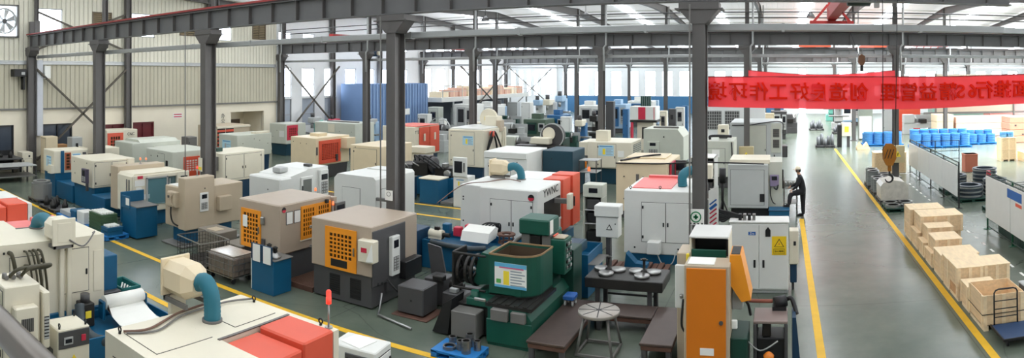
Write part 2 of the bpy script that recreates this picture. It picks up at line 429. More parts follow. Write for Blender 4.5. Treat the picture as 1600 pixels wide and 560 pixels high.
for (a, b, c, d, k) in OPEN:
    if k == 'louver':
        lo_ = MB(); X = WX-.03
        for (p, q, r_, s_) in ((a-.04, a+.04, c, d), (b-.04, b+.04, c, d), (a, b, c, c+.06), (a, b, d-.06, d), ((a+b)/2-.025, (a+b)/2+.025, c, d)): lo_.box(X, X+.1, p, q, r_, s_)
        n = 9
        for i in range(n):
            z = c+.06+(d-c-.12)*(i+.5)/n; lo_.prism([(X, z-.05), (X+.02, z-.05), (X+.09, z+.03), (X+.07, z+.03)], 'y', a, b, 1)
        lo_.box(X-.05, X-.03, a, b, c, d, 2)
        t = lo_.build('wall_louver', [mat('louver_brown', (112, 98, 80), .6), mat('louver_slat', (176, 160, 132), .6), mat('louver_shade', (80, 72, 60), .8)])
        tag(t, {17.3: 'brown slatted vent louver high on the ribbed wall, first along from the fan', 23.4: 'brown slatted vent louver high on the ribbed wall, middle of three', 29.5: 'brown slatted vent louver high in the wall beside the crane beam end'}[a], 'vent', 'wall louvers')
    if k == 'fan':
        t = thing('exhaust_fan', 'large round exhaust fan set in a square frame high on the ribbed wall', 'fan', (WX, (a+b)/2, c))
        cy_, cz = (a+b)/2, (c+d)/2
        q = MB()
        for (p, p2, r_, s_) in ((a-.05, a+.06, c, d), (b-.06, b+.05, c, d), (a, b, c, c+.08), (a, b, d-.08, d)): q.box(WX-.1, WX+.14, p, p2, r_, s_)
        q.build('frame', MGREY, t)
        q = MB(); q.lathe([(.62, -.1), (.66, -.1), (.7, .1), (.62, .1), (.62, -.1)], (WX, cy_, cz), 28, 0, 'x'); q.build('shroud', LGREY, t)
        for i in range(6):
            th = 2*PI*i/6+.3; q = MB(); ca, sa = math.cos(th), math.sin(th)
            pts = [(.1, -.06), (.6, -.16), (.6, .14), (.1, .06)]
            vs = [(WX+(.05 if v > 0 else -.03)+dd, cy_+u*ca-v*sa, cz+u*sa+v*ca) for dd in (0, .012) for u, v in pts]
            q._add(vs, [(3,2,1,0),(4,5,6,7),(0,1,5,4),(1,2,6,5),(2,3,7,6),(3,0,4,7)]); q.build('blade', DUCT, t)
        q = MB(); q.cyl((WX-.05, cy_, cz), (WX+.1, cy_, cz), .12, 16); q.build('hub', DGREY, t)
        q = MB(); q.box(WX-.18, WX-.16, a, b, c, d); q.build('backlit_shutter', WINGLOW, t)

# far end wall with tall windows, blue dado
ops = []; x = -31.2; fx = []
while x < 34:
    if not (-1.2 < x+.8 < 7): ops.append((x, x+1.55, 2.4, 5.9, 'win')); ops.append((x, x+1.55, 7.2, 8.7, 'win'))
    x += 2.45
ops.append((2.4, 3.5, 0, 6.2, 'gate'))
m4 = MB(); wall_with_openings(m4, ops, WX, RX, 10.9, lambda m, a, b, c, d: m.box(a, b, YE, YE+.2, c, d), 0)
struct('wall_far', m4, PALEWALL)
for (a, b, c, d, k) in ops:
    nwin += 1; w_ = MB(); Y = YE+.05
    for (p, q, r_, s_) in ((a, a+.06, c, d), (b-.06, b, c, d), (a, b, c, c+.06), (a, b, d-.06, d)): w_.box(p, q, Y, Y+.06, r_, s_)
    if k == 'win' and d-c > 2: w_.box(a, b, Y, Y+.05, c+(d-c)*.33, c+(d-c)*.33+.05); w_.box(a, b, Y, Y+.05, c+(d-c)*.72, c+(d-c)*.72+.05)
    o = struct('window_%d' % nwin, w_, FRAME)
    g_ = MB(); g_.box(a, b, Y+.06, Y+.08, c, d); g_.build('pane', WINGLOW, o)
tr = MB(); tr.box(WX+.1, 0.4, YE-.06, YE, 0, 2.35); struct('trim_2', tr, mat('blue_dado_paint', (62, 114, 156), .5))
q = MB(); q.box(WX-.25, RX+.2, Y0-.25, Y0, 0, 11.8); struct('wall_back', q, PALEWALL)
# right wall with the big doorway that lets the daylight in
m5 = MB(); wall_with_openings(m5, [(39, 65, 0, 6, 'd')], Y0, YE, 10.9, lambda m, a, b, c, d: m.box(RX, RX+.2, a, b, c, d), 0)
struct('wall_right', m5, PALEWALL)

# roof sheets between translucent strips
strips = [x+2.05 for x in (-30, -22.5, -15, -7.5, 0, 7.5, 15, 22.5, 30)]
ce = MB(); edges = [WX-.2]+[v for s_ in strips for v in (s_-.45, s_+.45)]+[RX+.2]
for i in range(0, len(edges), 2):
    a, b = edges[i], edges[i+1]
    for y0, y1 in ((Y0, YB), (YB, YC), (YC, YE+.2)):
        z0, z1 = roof_z(y0), roof_z(y1)
        ce.prism([(y0, z0), (y1, z1), (y1, z1+.12), (y0, z0+.12)], 'x', a, b)
struct('ceiling', ce, ROOFW)
for s_ in strips:
    nwin += 1; q = MB()
    for y0, y1 in ((Y0, YB), (YB, YC), (YC, YE+.2)):
        z0, z1 = roof_z(y0)+.02, roof_z(y1)+.02
        q.prism([(y0, z0), (y1, z1), (y1, z1+.05), (y0, z0+.05)], 'x', s_-.45, s_+.45)
    struct('window_%d' % nwin, q, SKYGLOW)

# ---------------------------------------------------------------- steel frame
def h_column(mb, x, y, z0, z1, b=.27, d=.46, t=.03):
    mb.box(x-b/2, x+b/2, y-d/2, y-d/2+t, z0, z1); mb.box(x-b/2, x+b/2, y+d/2-t, y+d/2, z0, z1); mb.box(x-.015, x+.015, y-d/2+t, y+d/2-t, z0, z1)
rows = [(YA, 'front crane row', 1), (YB, 'second crane row', 1), (YC, 'third crane row', 1), (YD, 'fourth crane row', 1)]
ORD = ['against the ribbed wall', 'second along', 'third along', 'fourth along', 'fifth along, beside the aisle', 'sixth along, across the aisle', 'seventh along', 'eighth along']
ZB0, ZB1 = 6.68, 7.3
for y, rn, _ in rows:
    for i, x in enumerate(XK):
        if y == YA and i > 4: continue
        t = thing('steel_column', 'grey steel H column of the %s, %s' % (rn, ORD[i]), 'column', (x, y, 0), 'columns of the '+rn)
        q = MB(); h_column(q, x, y, 0.02, 6.2); q.build('shaft', COLGREY, t)
        q = MB(); q.box(x-.27, x+.27, y-.35, y+.35, 0, .03); q.build('base_plate', COLGREY, t)
        q = MB(); z = 6.2; bw = .15
        q.prism([(x-bw, z-.0), (x+bw, z), (x+.42, z+.3), (x+.42, ZB0-.02), (x-.42, ZB0-.02), (x-.42, z+.3)], 'y', y-.25, y+.25)
        q.box(x-.5, x+.5, y-.28, y+.28, z+.3, z+.33); q.build('bracket', COLGREY, t)
        q = MB(); h_column(q, x, y+.3, ZB0-.35, roof_z(y)-.2, .2, .2); q.build('upper_post', COLGREY, t)
        if y != YA:
            q = MB(); q.tube([(x+.2, y-.3, 5.4), (x+.2, y-.3, 6.6), (x+.32, y-.3, 6.75), (x+.32, y-.3, roof_z(y)-.2)], .055, 8); q.build('downpipe', DUCT, t)
    # crane runway girder with stiffeners
    x0, x1 = (XK[0]-.25, RX-.4) if y != YA else (XK[0]-.25, 5.0)
    t = thing('crane_girder', 'grey riveted crane runway beam with stiffener plates on the %s' % rn, 'beam', ((x0+x1)/2, y, ZB0))
    q = MB(); q.box(x0, x1, y-.15, y+.15, ZB0, ZB0+.025); q.box(x0, x1, y-.15, y+.15, ZB1-.025, ZB1); q.box(x0, x1, y-.012, y+.012, ZB0+.025, ZB1-.025); q.build('i_beam', BEAMGREY, t)
    x = x0+.4
    while x < x1:
        q = MB(); q.box(x-.008, x+.008, y-.14, y-.012, ZB0+.025, ZB1-.025); q.build('stiffener_plate', COLGREY, t); x += 1.0
    q = MB(); q.box(x0, x1, y-.05, y+.05, ZB1, ZB1+.12); q.build('rail', mat('rail_dark', (74, 66, 66), .4, .5), t)
    if y == YA:
        for xx in (x0+.2, x0+1.0): q = MB(); q.box(xx, xx+.16, y-.12, y+.12, ZB1+.12, ZB1+.75); q.build('end_stop', COLGREY, t)
        q = MB(); q.box(x0, x1, y-.2, y-.17, ZB1+.04, ZB1+.1); q.build('red_conductor_bar', mat('conductor_red', (150, 48, 44), .5), t)
    # cable duct along the row
    q = MB(); q.box(x0+.3, x1, y+.3, y+.46, 6.08, 6.24, 0, .02)
    x = x0+2
    while x < x1:
        q.box(x-.03, x+.03, y+.292, y+.47, 6.07, 6.25); x += 3.0
    tag(q.build('cable_duct', DUCT), 'long pale galvanised cable duct along the %s' % rn, 'duct')
    if y == YB:
        q = MB(); q.box(x0+8.5, x1, y-.62, y-.38, 7.36, 7.66, 0, .02); tag(q.build('cable_duct', DUCT), 'silver box duct running above the beam of the second crane row', 'duct')
for zz, yo, lab in ((8.05, -.1, 'lower thin dark pipe running above the second crane row'), (8.35, .1, 'upper thin dark pipe running above the second crane row')):
    q = MB(); q.cyl((XK[0], YB+yo, zz), (RX-.2, YB+yo, zz), .03, 8); tag(q.build('service_pipe', DGREY), lab, 'pipe')
# roof rafters on every grid line, pieces with haunches
for i, x in enumerate(XK):
    q = MB()
    for ya, yb in ((YA, YB), (YB, YC), (YC, YD), (YD, YE)):
        za, zb = roof_z(ya)-.05, roof_z(yb)-.05
        for off, dep in ((0, .05), ):
            pass
        n = 8; top = []; bot = []
        for k in range(n+1):
            u = k/n; yy = ya+(yb-ya)*u; h = .34+.32*abs(2*u-1)**2.2
            top.append((yy, roof_z(yy)-.16)); bot.append((yy, roof_z(yy)-.16-h))
        q.prism(bot+top[::-1], 'x', x-.012, x+.012)
        for k in range(n):
            for L_ in (top, bot):
                (a1, b1), (a2, b2) = L_[k], L_[k+1]
                q.prism([(a1, b1-.012), (a2, b2-.012), (a2, b2+.012), (a1, b1+.012)], 'x', x-.11, x+.11)
    tag(q.build('roof_rafter', COLGREY), 'tapered grey roof rafter on the line of columns, %s' % ORD[i], 'rafter', 'roof rafters')
n = 0
for ya, yb in ((YB, YC), (YC, YD)):
    for k in range(1, 7):
        yy = ya+(yb-ya)*k/7; n += 1
        q = MB(); z = roof_z(yy); q.box(WX+.1, RX-.1, yy-.025, yy+.025, z-.1, z-.004)
        tag(q.build('roof_purlin', WHITE), 'thin grey roof purlin, %s one back from the %s crane row' % ('first second third fourth fifth sixth seventh eighth'.split()[k-1], 'second' if ya == YB else 'third'), 'purlin', 'roof purlins')
# wall gutter pipe, wall posts, cross braces
q = MB(); q.box(WX+.045, WX+.12, Y0, YB-.3, 5.75, 5.92, 0, .02); q.box(WX+.045, WX+.1, Y0, YB-.3, 5.92, 5.97); tag(q.build('wall_pipe', DUCT), 'pale pipe run along the ribbed ribbed wall below the crane beam ends', 'pipe')
for i, yy in enumerate((19.5, 25.6, 37.7, 43.9, 56.5, 62.5)):
    q = MB(); h_column(q, WX+.25, yy, 0, roof_z(yy)-.2, .25, .36); tag(q.build('wall_post', COLGREY), 'slim grey steel wall post on the ribbed side wall, number %s from the camera' % ('one two three four five six'.split()[i]), 'column', 'wall posts')
def brace(name, label, p, q_, r_, s_):
    t = thing(name, label, 'brace', ((p[0]+q_[0])/2, (p[1]+q_[1])/2, min(p[2], q_[2])))
    for a, b in ((p, q_), (r_, s_)):
        m = MB(); m.beam(a, b, .1, .1); m.build('strut', mat('brace_brown', (84, 78, 68), .6), t)
brace('cross_brace', 'dark crossed steel bracing on the ribbed wall beside the double door', (WX+.35, YA+.3, 5.5), (WX+.35, 19.3, .6), (WX+.35, YA+.3, .6), (WX+.35, 19.3, 5.5))
brace('cross_brace', 'dark crossed steel bracing high on the ribbed wall over the first window', (WX+.2, YA+.45, 8.6), (WX+.2, 19.36, 6.6), (WX+.2, YA+.45, 6.6), (WX+.2, 19.36, 8.7))
brace('cross_brace', 'crossed bracing in front of the grey windows past the crane beam end', (WX+.43, YB+.3, 5.9), (WX+.43, 38.3, .9), (WX+.43, YB+.3, .9), (WX+.43, 38.3, 5.9))
brace('cross_brace', 'crossed bracing in front of the pink raised storage deck', (WX+4.0, YC+.4, 6.2), (WX+4.0, 62.2, .6), (WX+4.0, YC+.4, .6), (WX+4.0, 62.2, 6.2))
brace('cross_brace', 'thin crossed bracing in front of the bright far windows', (WX+.5, YD+.4, 6.2), (WX+.5, 84, 1.0), (WX+.5, YD+.4, 1.0), (WX+.5, 84, 6.2))

# painted lines
def line(label, pts_boxes):
    q = MB()
    for b_ in pts_boxes: q.box(*b_, .001, .006)
    return tag(q.build('floor_line', YELLOW), label, 'floor marking', 'yellow floor lines')
line('long yellow aisle line running beside the plywood crates', [(3.74, 3.9, 3, 45)])
line('yellow aisle line on the beside the wide aisle, in front of the white cabinet', [(.66, .82, 8, 22.9)])
line('yellow line across the hall in front of the beige orange-door machines', [(-30, -2.2, 9.9, 10.06)])
line('nearer yellow line of the cross aisle, beside the big cream machine', [(-30, -9, 8.12, 8.28)])
line('nearer of the two yellow lines of the rear cross aisle', [(-28, -10.6, 19.95, 20.1)])
line('further of the two yellow lines of the rear cross aisle', [(-28, -11.0, 21.55, 21.7)])
q = MB()
y = 12
while y < 30: q.box(6.05, 6.12, y, y+.3, .001, .005); y += .8
q.box(6.2, 6.9, 33, 33.08, .001, .005)
tag(q.build('floor_line', PAPER), 'white dashed line on the floor beside the crates', 'floor marking')
LEVEL = ('lowest', 'second up', 'third up', 'fourth up', 'fifth up', 'sixth up', 'seventh up', 'eighth up', 'ninth up', 'tenth up', 'eleventh up')
# ================================================================ builders shared by the machines
def B_(x0, x1, y0, y1, z0, z1): return (x0, x1, y0, y1, z0, z1)
def machine(name, label, cat, B, group=None):
    return thing(name, label, cat, ((B[0]+B[1])/2, (B[2]+B[3])/2, 0), group)
def part(t, name, m, *boxes, b=.015):
    # boxes that touch make one part; boxes apart from each other are parts of their own
    left = [tuple(bx) for bx in boxes]; first = None
    while left:
        grp = [left.pop(0)]; k = 0
        while k < len(grp):
            g_ = grp[k]; k += 1
            for bx in left[:]:
                if all(min(g_[2*i], g_[2*i+1])-.004 <= max(bx[2*i], bx[2*i+1]) and min(bx[2*i], bx[2*i+1])-.004 <= max(g_[2*i], g_[2*i+1]) for i in range(3)): grp.append(bx); left.remove(bx)
        q = MB()
        for bx in grp: q.box(*bx, 0, b)
        o = q.build(name, m, t); first = first or o
    return first
def fpart(t, name, m, B, face, u0, u1, v0, v1, d0, d1, b=.006):
    q = MB(); q.fbox(B, face, u0, u1, v0, v1, d0, d1, 0, b); return q.build(name, m, t)
SEAM = mat('dark_seam', (70, 70, 68), .8, var=0)
def door_panel(t, B, face, u0, u1, v0, v1, m, side=1, name='access_door', hinges=True, latch=True):
    q = MB(); q.fbox(B, face, u0-.012, u1+.012, v0-.012, v1+.012, 0, .004, 1); q.fbox(B, face, u0, u1, v0, v1, .003, .016, 0, .004)
    o = q.build(name, [m, SEAM], t)
    hu = u0+.03 if side > 0 else u1-.03; lu = u1-.05 if side > 0 else u0+.05
    if hinges:
        for v in (v0+.12*(v1-v0), v1-.12*(v1-v0)):
            q = MB(); q.fbox(B, face, hu-.022, hu+.022, v-.04, v+.04, .014, .034, 0, .006); q.build('hinge', BLACK, o)
    if latch:
        v = v0+.45*(v1-v0); q = MB(); q.fbox(B, face, lu-.02, lu+.02, v-.055, v+.055, .014, .034, 0, .006); q.build('latch', BLACK, o)
    return o
def grid_door(t, B, face, u0, u1, v0, v1, nx, nz, m, name='window_door', mg=.1, wv0=None, glass=None, handle=True, d=.03):
    q = MB(); wv0 = v0+mg if wv0 is None else wv0
    U0, U1, V0, V1 = u0+mg, u1-mg, wv0, v1-mg
    q.fbox(B, face, u0, u1, v0, V0, .002, d); q.fbox(B, face, u0, u1, V1, v1, .002, d); q.fbox(B, face, u0, U0, V0, V1, .002, d); q.fbox(B, face, U1, u1, V0, V1, .002, d)
    cw, ch = (U1-U0)/nx, (V1-V0)/nz
    for i in range(1, nx): q.fbox(B, face, U0+i*cw-.016, U0+i*cw+.016, V0, V1, .002, d-.004)
    for j in range(1, nz):
        q.fbox(B, face, U0, U1, V0+j*ch-.016, V0+j*ch+.016, .002, d-.006)
    o = q.build(name, m, t)
    q = MB(); q.fbox(B, face, U0, U1, V0, V1, .002, .008); q.build('glazing', glass or WINDARK, o)
    if handle:
        q = MB(); q.fbox(B, face, u1-.07, u1-.04, (v0+v1)/2-.09, (v0+v1)/2+.09, d, d+.04, 0, .01); q.build('handle', STEEL, o)
    return o
def vent(t, B, face, u0, u1, v0, v1, m=DGREY, n=7, name='vent_grille', vert=False):
    q = MB(); q.fbox(B, face, u0, u1, v0, v1, .001, .006, 1)
    for i in range(n):
        if vert: a = u0+(u1-u0)*(i+.15)/n; q.fbox(B, face, a, a+(u1-u0)/n*.55, v0, v1, .004, .014)
        else: a = v0+(v1-v0)*(i+.15)/n; q.fbox(B, face, u0, u1, a, a+(v1-v0)/n*.55, .004, .014)
    return q.build(name, [m, BLACK], t)
def control_panel(t, B, face, u0, u1, v0, v1, d0, d1, m, scr=(.15, .85, .58, .9), keys=(3, 4), name='control_panel', keybox=(.15, .85, .12, .48)):
    q = MB(); q.fbox(B, face, u0, u1, v0, v1, d0, d1, 0, .012); o = q.build(name, m, t)
    U, V = u1-u0, v1-v0
    q = MB(); q.fbox(B, face, u0+scr[0]*U, u0+scr[1]*U, v0+scr[2]*V, v0+scr[3]*V, d1-.004, d1+.008, 0, .004); q.build('screen', SCREEN, o)
    if keys:
        q = MB(); q.fbox(B, face, u0+keybox[0]*U, u0+keybox[1]*U, v0+keybox[2]*V, v0+keybox[3]*V, d1-.002, d1+.004, 1)
        cw, ch = (keybox[1]-keybox[0])*U/keys[0], (keybox[3]-keybox[2])*V/keys[1]
        for i in range(keys[0]):
            for j in range(keys[1]):
                a, b = u0+keybox[0]*U+cw*(i+.2), v0+keybox[2]*V+ch*(j+.2)
                q.fbox(B, face, a, a+cw*.6, b, b+ch*.6, d1+.003, d1+.012)
        q.build('keypad', [LGREY, MGREY], o)
    return o
def poster(t, B, face, u0, u1, v0, v1, m=PAPERBLUE, rows=5, sticker=True, d=.006, name='notice'):
    q = MB(); q.fbox(B, face, u0, u1, v0, v1, .001, d, 0); U, V = u1-u0, v1-v0
    q.fbox(B, face, u0+.08*U, u0+.92*U, v1-.16*V, v1-.06*V, d, d+.002, 1)
    for j in range(rows):
        a = v0+V*(.1+.68*j/rows); q.fbox(B, face, u0+.5*U, u0+(.95-.1*(j % 2))*U, a, a+V*.05, d, d+.002, 2)
    q.fbox(B, face, u0+.28*U, u0+.46*U, v0+.12*V, v0+.68*V, d, d+.002, 3)
    return q.build(name, [m, mat('poster_header', (90, 150, 196), .6, var=0), mat('poster_text', (150, 160, 165), .7, var=0), STICKY if sticker else LGREY], t)
def plug(t, B, face, u, v, r=.022):
    q = MB(); q.fbox(B, face, u-r, u+r, v-r, v+r, .001, .012, 0, .008); return q.build('port_plug', BLACK, t)
def eyebolt(t, x, y, z):
    q = MB(); q.cyl((x, y, z), (x, y, z+.03), .018, 8)
    q.tube([(x+.03*math.cos(a), y, z+.055+.03*math.sin(a)) for a in [2*PI*i/10 for i in range(11)]], .01, 6, caps=False); return q.build('lifting_eye', BLACK, t)
def beacon(t, x, y, z, h, m=LAMPRED, pole=.012, r=.035, lh=.16):
    q = MB(); q.cyl((x, y, z), (x, y, z+h-lh), pole, 8); q.cyl((x, y, z), (x, y, z+.02), .05, 12); o = q.build('beacon_pole', STEEL, t)
    q = MB(); q.lathe([(r, 0), (r, lh*.45), (r*.9, lh*.45), (r*.9, lh*.9), (r*.5, lh)], (x, y, z+h-lh), 14, 0); l_ = q.build('beacon_lamp', m, o); return o
def cable(t, pts, r=.018, m=RUBBER, name='cable'):
    # smooth through the points
    P = [Vector(p) for p in pts]; out = []
    for i in range(len(P)-1):
        p0, p1, p2, p3 = P[max(i-1, 0)], P[i], P[i+1], P[min(i+2, len(P)-1)]
        for k in range(6):
            u = k/6; out.append(.5*((2*p1)+(p2-p0)*u+(2*p0-5*p1+4*p2-p3)*u*u+(3*p1-p0-3*p2+p3)*u**3))
    out.append(P[-1]); q = MB(); q.tube(out, r, 8)
    return q.build(name, m, t)
def hose(t, pts, r, m=HOSEBLUE, name='extract_hose'):
    P = [Vector(p) for p in pts]; out = []
    for i in range(len(P)-1):
        p0, p1, p2, p3 = P[max(i-1, 0)], P[i], P[i+1], P[min(i+2, len(P)-1)]
        for k in range(8):
            u = k/8; out.append(.5*((2*p1)+(p2-p0)*u+(2*p0-5*p1+4*p2-p3)*u*u+(3*p1-p0-3*p2+p3)*u**3))
    out.append(P[-1]); rs = [r*(1+.05*(i % 2)) for i in range(len(out))]
    q = MB(); q.tube(out, rs, 16); return q.build(name, m, t)
def collector(t, x, y, z, sx, m, hx, hz, plate_m=None, r=.105):
    """mist collector: square plate at x, eight-sided body towards sx, hose bending down to (hx, y, hz)"""
    q = MB(); q.box(x-.02, x+.02, y-.24, y+.24, z-.25, z+.25, 0, .01); pl = q.build('collector_plate', plate_m or m, t)
    q = MB(); q.box(x-sx*.02-.006, x-sx*.02+.006, y-.14, y+.14, z-.19, z+.17, 0, .004); q.build('filter_cover', plate_m or m, pl)
    oct_ = [(y-.22, z-.12), (y-.12, z-.22), (y+.12, z-.22), (y+.22, z-.12), (y+.22, z+.12), (y+.12, z+.22), (y-.12, z+.22), (y-.22, z+.12)]
    q = MB(); n = len(oct_); L = [(x+sx*.02, 1), (x+sx*.4, 1), (x+sx*.55, .55)]
    vs = [(xx, y+(a-y)*k, z+(b-z)*k) for xx, k in L for a, b in oct_]
    fs = [(i*n+j, i*n+(j+1) % n, (i+1)*n+(j+1) % n, (i+1)*n+j) for i in range(2) for j in range(n)]+[tuple(range(n)), tuple(range(3*n-1, 2*n-1, -1))]
    if sx < 0: fs = [f[::-1] for f in fs]
    fs = [f[::-1] for f in fs]
    q._add(vs, fs); q.build('collector_body', m, t)
    q = MB(); q.box(min(x, x+sx*.5), max(x, x+sx*.5), y-.2, y-.16, z-.31, z-.25); q.box(min(x, x+sx*.5), max(x, x+sx*.5), y+.16, y+.2, z-.31, z-.25); q.box(x+sx*.02-.02, x+sx*.02+.02, y-.2, y+.2, z-.31, z-.25); q.build('bracket', MGREY, t)
    xe = x+sx*.5
    hose(t, [(xe, y, z), (xe+(hx-xe)*.5, y, z+.06), (xe+(hx-xe)*.88, y, z-.04), (hx, y, z-.2), (hx, y, hz+.02)], r)
    q = MB(); q.lathe([(r*1.25, 0), (r*1.25, .03), (r*1.05, .03)], (hx, y, hz), 18); q.build('hose_collar', MGREY, t)
def cnc_lid(B, label, m=CREAM, lid=RED, lid_side=1, base_z=.0, group=None, y_l=(.98, 2.1), name='cnc_grinder', lidtop=None):
    """boxy grinder with a roof recess holding two sliding hoods on one side"""
    x0, x1, y0, y1, z0, z1 = B; t = machine(name, label, 'machine', B, group)
    s = lid_side; xo = x1 if s > 0 else x0; xi = xo-s*.77; ya, yb = y0+y_l[0], y0+y_l[1]; xb = x0 if s > 0 else x1
    poly = [(xb, y0), (xo, y0), (xo, ya), (xi, ya), (xi, yb), (xo, yb), (xo, y1), (xb, y1)]
    if s < 0: poly = poly[::-1]
    q = MB(); q.prism(poly, 'z', z0, z1); q.build('enclosure', m, t)
    part(t, 'lower_front', m, (min(xi, xo)+.01, max(xi, xo)-.01, ya, yb, z0, z0+.45))
    mid = (ya+yb)/2; a, b = (xi+.04, xo+.02) if s > 0 else (xo-.02, xi-.04)
    for k, (u, v, dz) in enumerate(((mid+.01, yb-.02, .03), (ya+.03, mid-.01, -.03))):
        o = part(t, 'sliding_hood', lid, (a, b, u, v, z0+.46, z1+dz), b=.02)
        xo2 = b if s > 0 else a
        q = MB(); q.box(xo2-.01, xo2+.035, (v if k else u)+(-.08 if k else .04), (v if k else u)+(-.04 if k else .08), z0+.9, z0+1.15, 0, .01); q.build('handle', BLACK, o)
    q = MB(); rx = xi-s*.04; q.box(min(xi, rx), max(xi, rx), ya-.03, yb+.03, z1-.005, z1+.012); q.build('roof_rail', MGREY, t)
    if base_z: part(t, 'base', BLUE, (x0-.03, x1+.03, y0+.02, y1+.02, 0.01, base_z), b=.02)
    return t

# ================================================================ foreground row below the mezzanine
B = B_(-6.8, -5.0, 3.85, 6.05, .02, 2.0)
t = cnc_lid(B, 'big cream machine with two orange-red roof hoods and a fat blue hose by the handrail')
q = MB(); q.box(-6.6, -5.9, 4.0, 4.8, 2.0, 2.005, 1); q.box(-6.595, -5.905, 4.005, 4.795, 2.0, 2.008); q.build('roof_hatch', [CREAM, SEAM], t)
q = MB(); q.box(-6.5, -5.95, 5.2, 5.9, 2.0, 2.005, 1); q.box(-6.495, -5.955, 5.205, 5.895, 2.0, 2.008); q.build('roof_hatch', [CREAM, SEAM], t)
door_panel(t, B, 'F', .2, .9, .5, 1.75, CREAM, 1)
for x, y in ((-6.62, 3.95), (-6.45, 5.98), (-5.25, 6.0)): eyebolt(t, x, y, 2.0)
beacon(t, -5.12, 6.0, 2.0, .47, r=.035, lh=.17)
collector(t, -7.1, 5.12, 2.4, 1, CREAM2, -6.3, 2.0)
part(t, 'cable_trunk', CREAM, (-7.12, -7.02, 5.0, 5.25, .6, 2.15)); part(t, 'trunk_arm', CREAM, (-7.05, -6.79, 5.05, 5.2, 1.7, 1.82))
cable(t, [(-6.62, 4.0, 2.02), (-6.5, 4.3, 2.03), (-6.72, 4.9, 2.03), (-6.75, 5.5, 2.06), (-7.0, 5.35, 2.14)], .016, mat('brown_cable', (120, 92, 78), .6), 'cable')
cable(t, [(-6.55, 4.0, 2.02), (-6.4, 4.35, 2.03), (-6.62, 4.9, 2.03), (-6.65, 5.6, 2.03), (-6.5, 6.0, 2.03)], .014, MGREY, 'cable')

B = B_(-12.9, -11.0, 3.6, 6.2, .62, 2.0)
t = cnc_lid(B, 'cream machine with two latched doors, a collector box and teal hose on its roof', lid=PINK, lid_side=-1, base_z=.62, y_l=(1.2, 2.4))
door_panel(t, B, 'R', .62, 1.28, .95, 1.75, CREAM, -1); door_panel(t, B, 'R', 1.62, 2.25, .95, 1.78, CREAM, 1)
fpart(t, 'side_cover', CREAM, B, 'R', 2.36, 2.55, .9, 1.7, 0, .015)
for u, v in ((.5, 1.85), (2.45, 1.55), (2.45, 1.5)): plug(t, B, 'R', u, v)
collector(t, -10.75, 5.2, 2.2, -1, CREAM, -12.05, 2.0, r=.125)
for y in (5.2, 5.36): part(t, 'cable_trunk', CREAM, (-11.0, -10.92, y, y+.1, .5, 1.97))
for k, (y, r) in enumerate(((4.2, .04), (4.5, .02), (4.6, .02), (4.68, .03), (4.78, .025))):
    cable(t, [(-11.02, y, 1.85), (-10.85, y, 1.85), (-10.78, y+.04, 1.6), (-10.8, y+.1, 1.2), (-10.9, y+.15, .9)], r, mat('olive_hose', (70, 66, 48), .6))
cable(t, [(-10.72, 5.3, 2.05), (-10.72, 5.6, 1.9), (-10.85, 5.9, 2.1), (-11.1, 6.0, 2.02)], .014, MGREY)

B = B_(-16.25, -14.4, 3.9, 6.1, .02, 2.0)
t = cnc_lid(B, 'white topped machine with orange-red hoods cut off by the left edge, beyond the cream one', m=WHITE)
part(t, 'side_step', WHITE, (-14.4, -13.9, 5.2, 6.0, 1.35, 1.6))

# electrical cabinet with cooling unit
B = B_(-9.75, -9.07, 3.38, 3.98, .02, 1.9)
t = machine('electrical_cabinet', 'cream electrical cabinet with an air cooling unit on its side, behind the steel handrail', 'cabinet', B)
part(t, 'cabinet_body', CREAM, B); door_panel(t, B, 'F', .05, .62, .1, 1.82, CREAM, 1)
q = MB(); C2 = B_(-9.07, -8.9, 3.5, 3.88, 1.0, 1.62); q.box(*C2, 0, .02); o = q.build('cooling_unit', CREAM, t)
vent(o, C2, 'R', .1, .3, 1.25, 1.45, MGREY, 6, 'vent_grille', True); fpart(o, 'badge', BLACK, C2, 'R', .14, .26, 1.12, 1.16, 0, .008)
q = MB(); C3 = B_(-9.6, -9.0, 4.0, 4.12, .9, 1.78); q.box(*C3, 0, .02); o = q.build('side_box', CREAM, t); vent(o, C3, 'R', .02, .1, 1.05, 1.4, LGREY, 7)
for k in range(3):
    q = MB(); y = 3.55+k*.12; q.cyl((-9.5, y, 1.9), (-9.5, y, 1.98), .04, 10); q.cyl((-9.5, y, 1.94), (-9.38, y, 1.94), .035, 10); q.build('cable_gland', MGREY, t)
for k in range(2): cable(t, [(-9.4, 3.6+.2*k, 1.95), (-9.25, 3.7+.2*k, 2.1), (-9.6, 4.2+.2*k, 2.0), (-10.4, 4.4+.2*k, 1.7), (-10.95, 4.5, 1.6)], .03, mat('olive_hose', (70, 66, 48)))

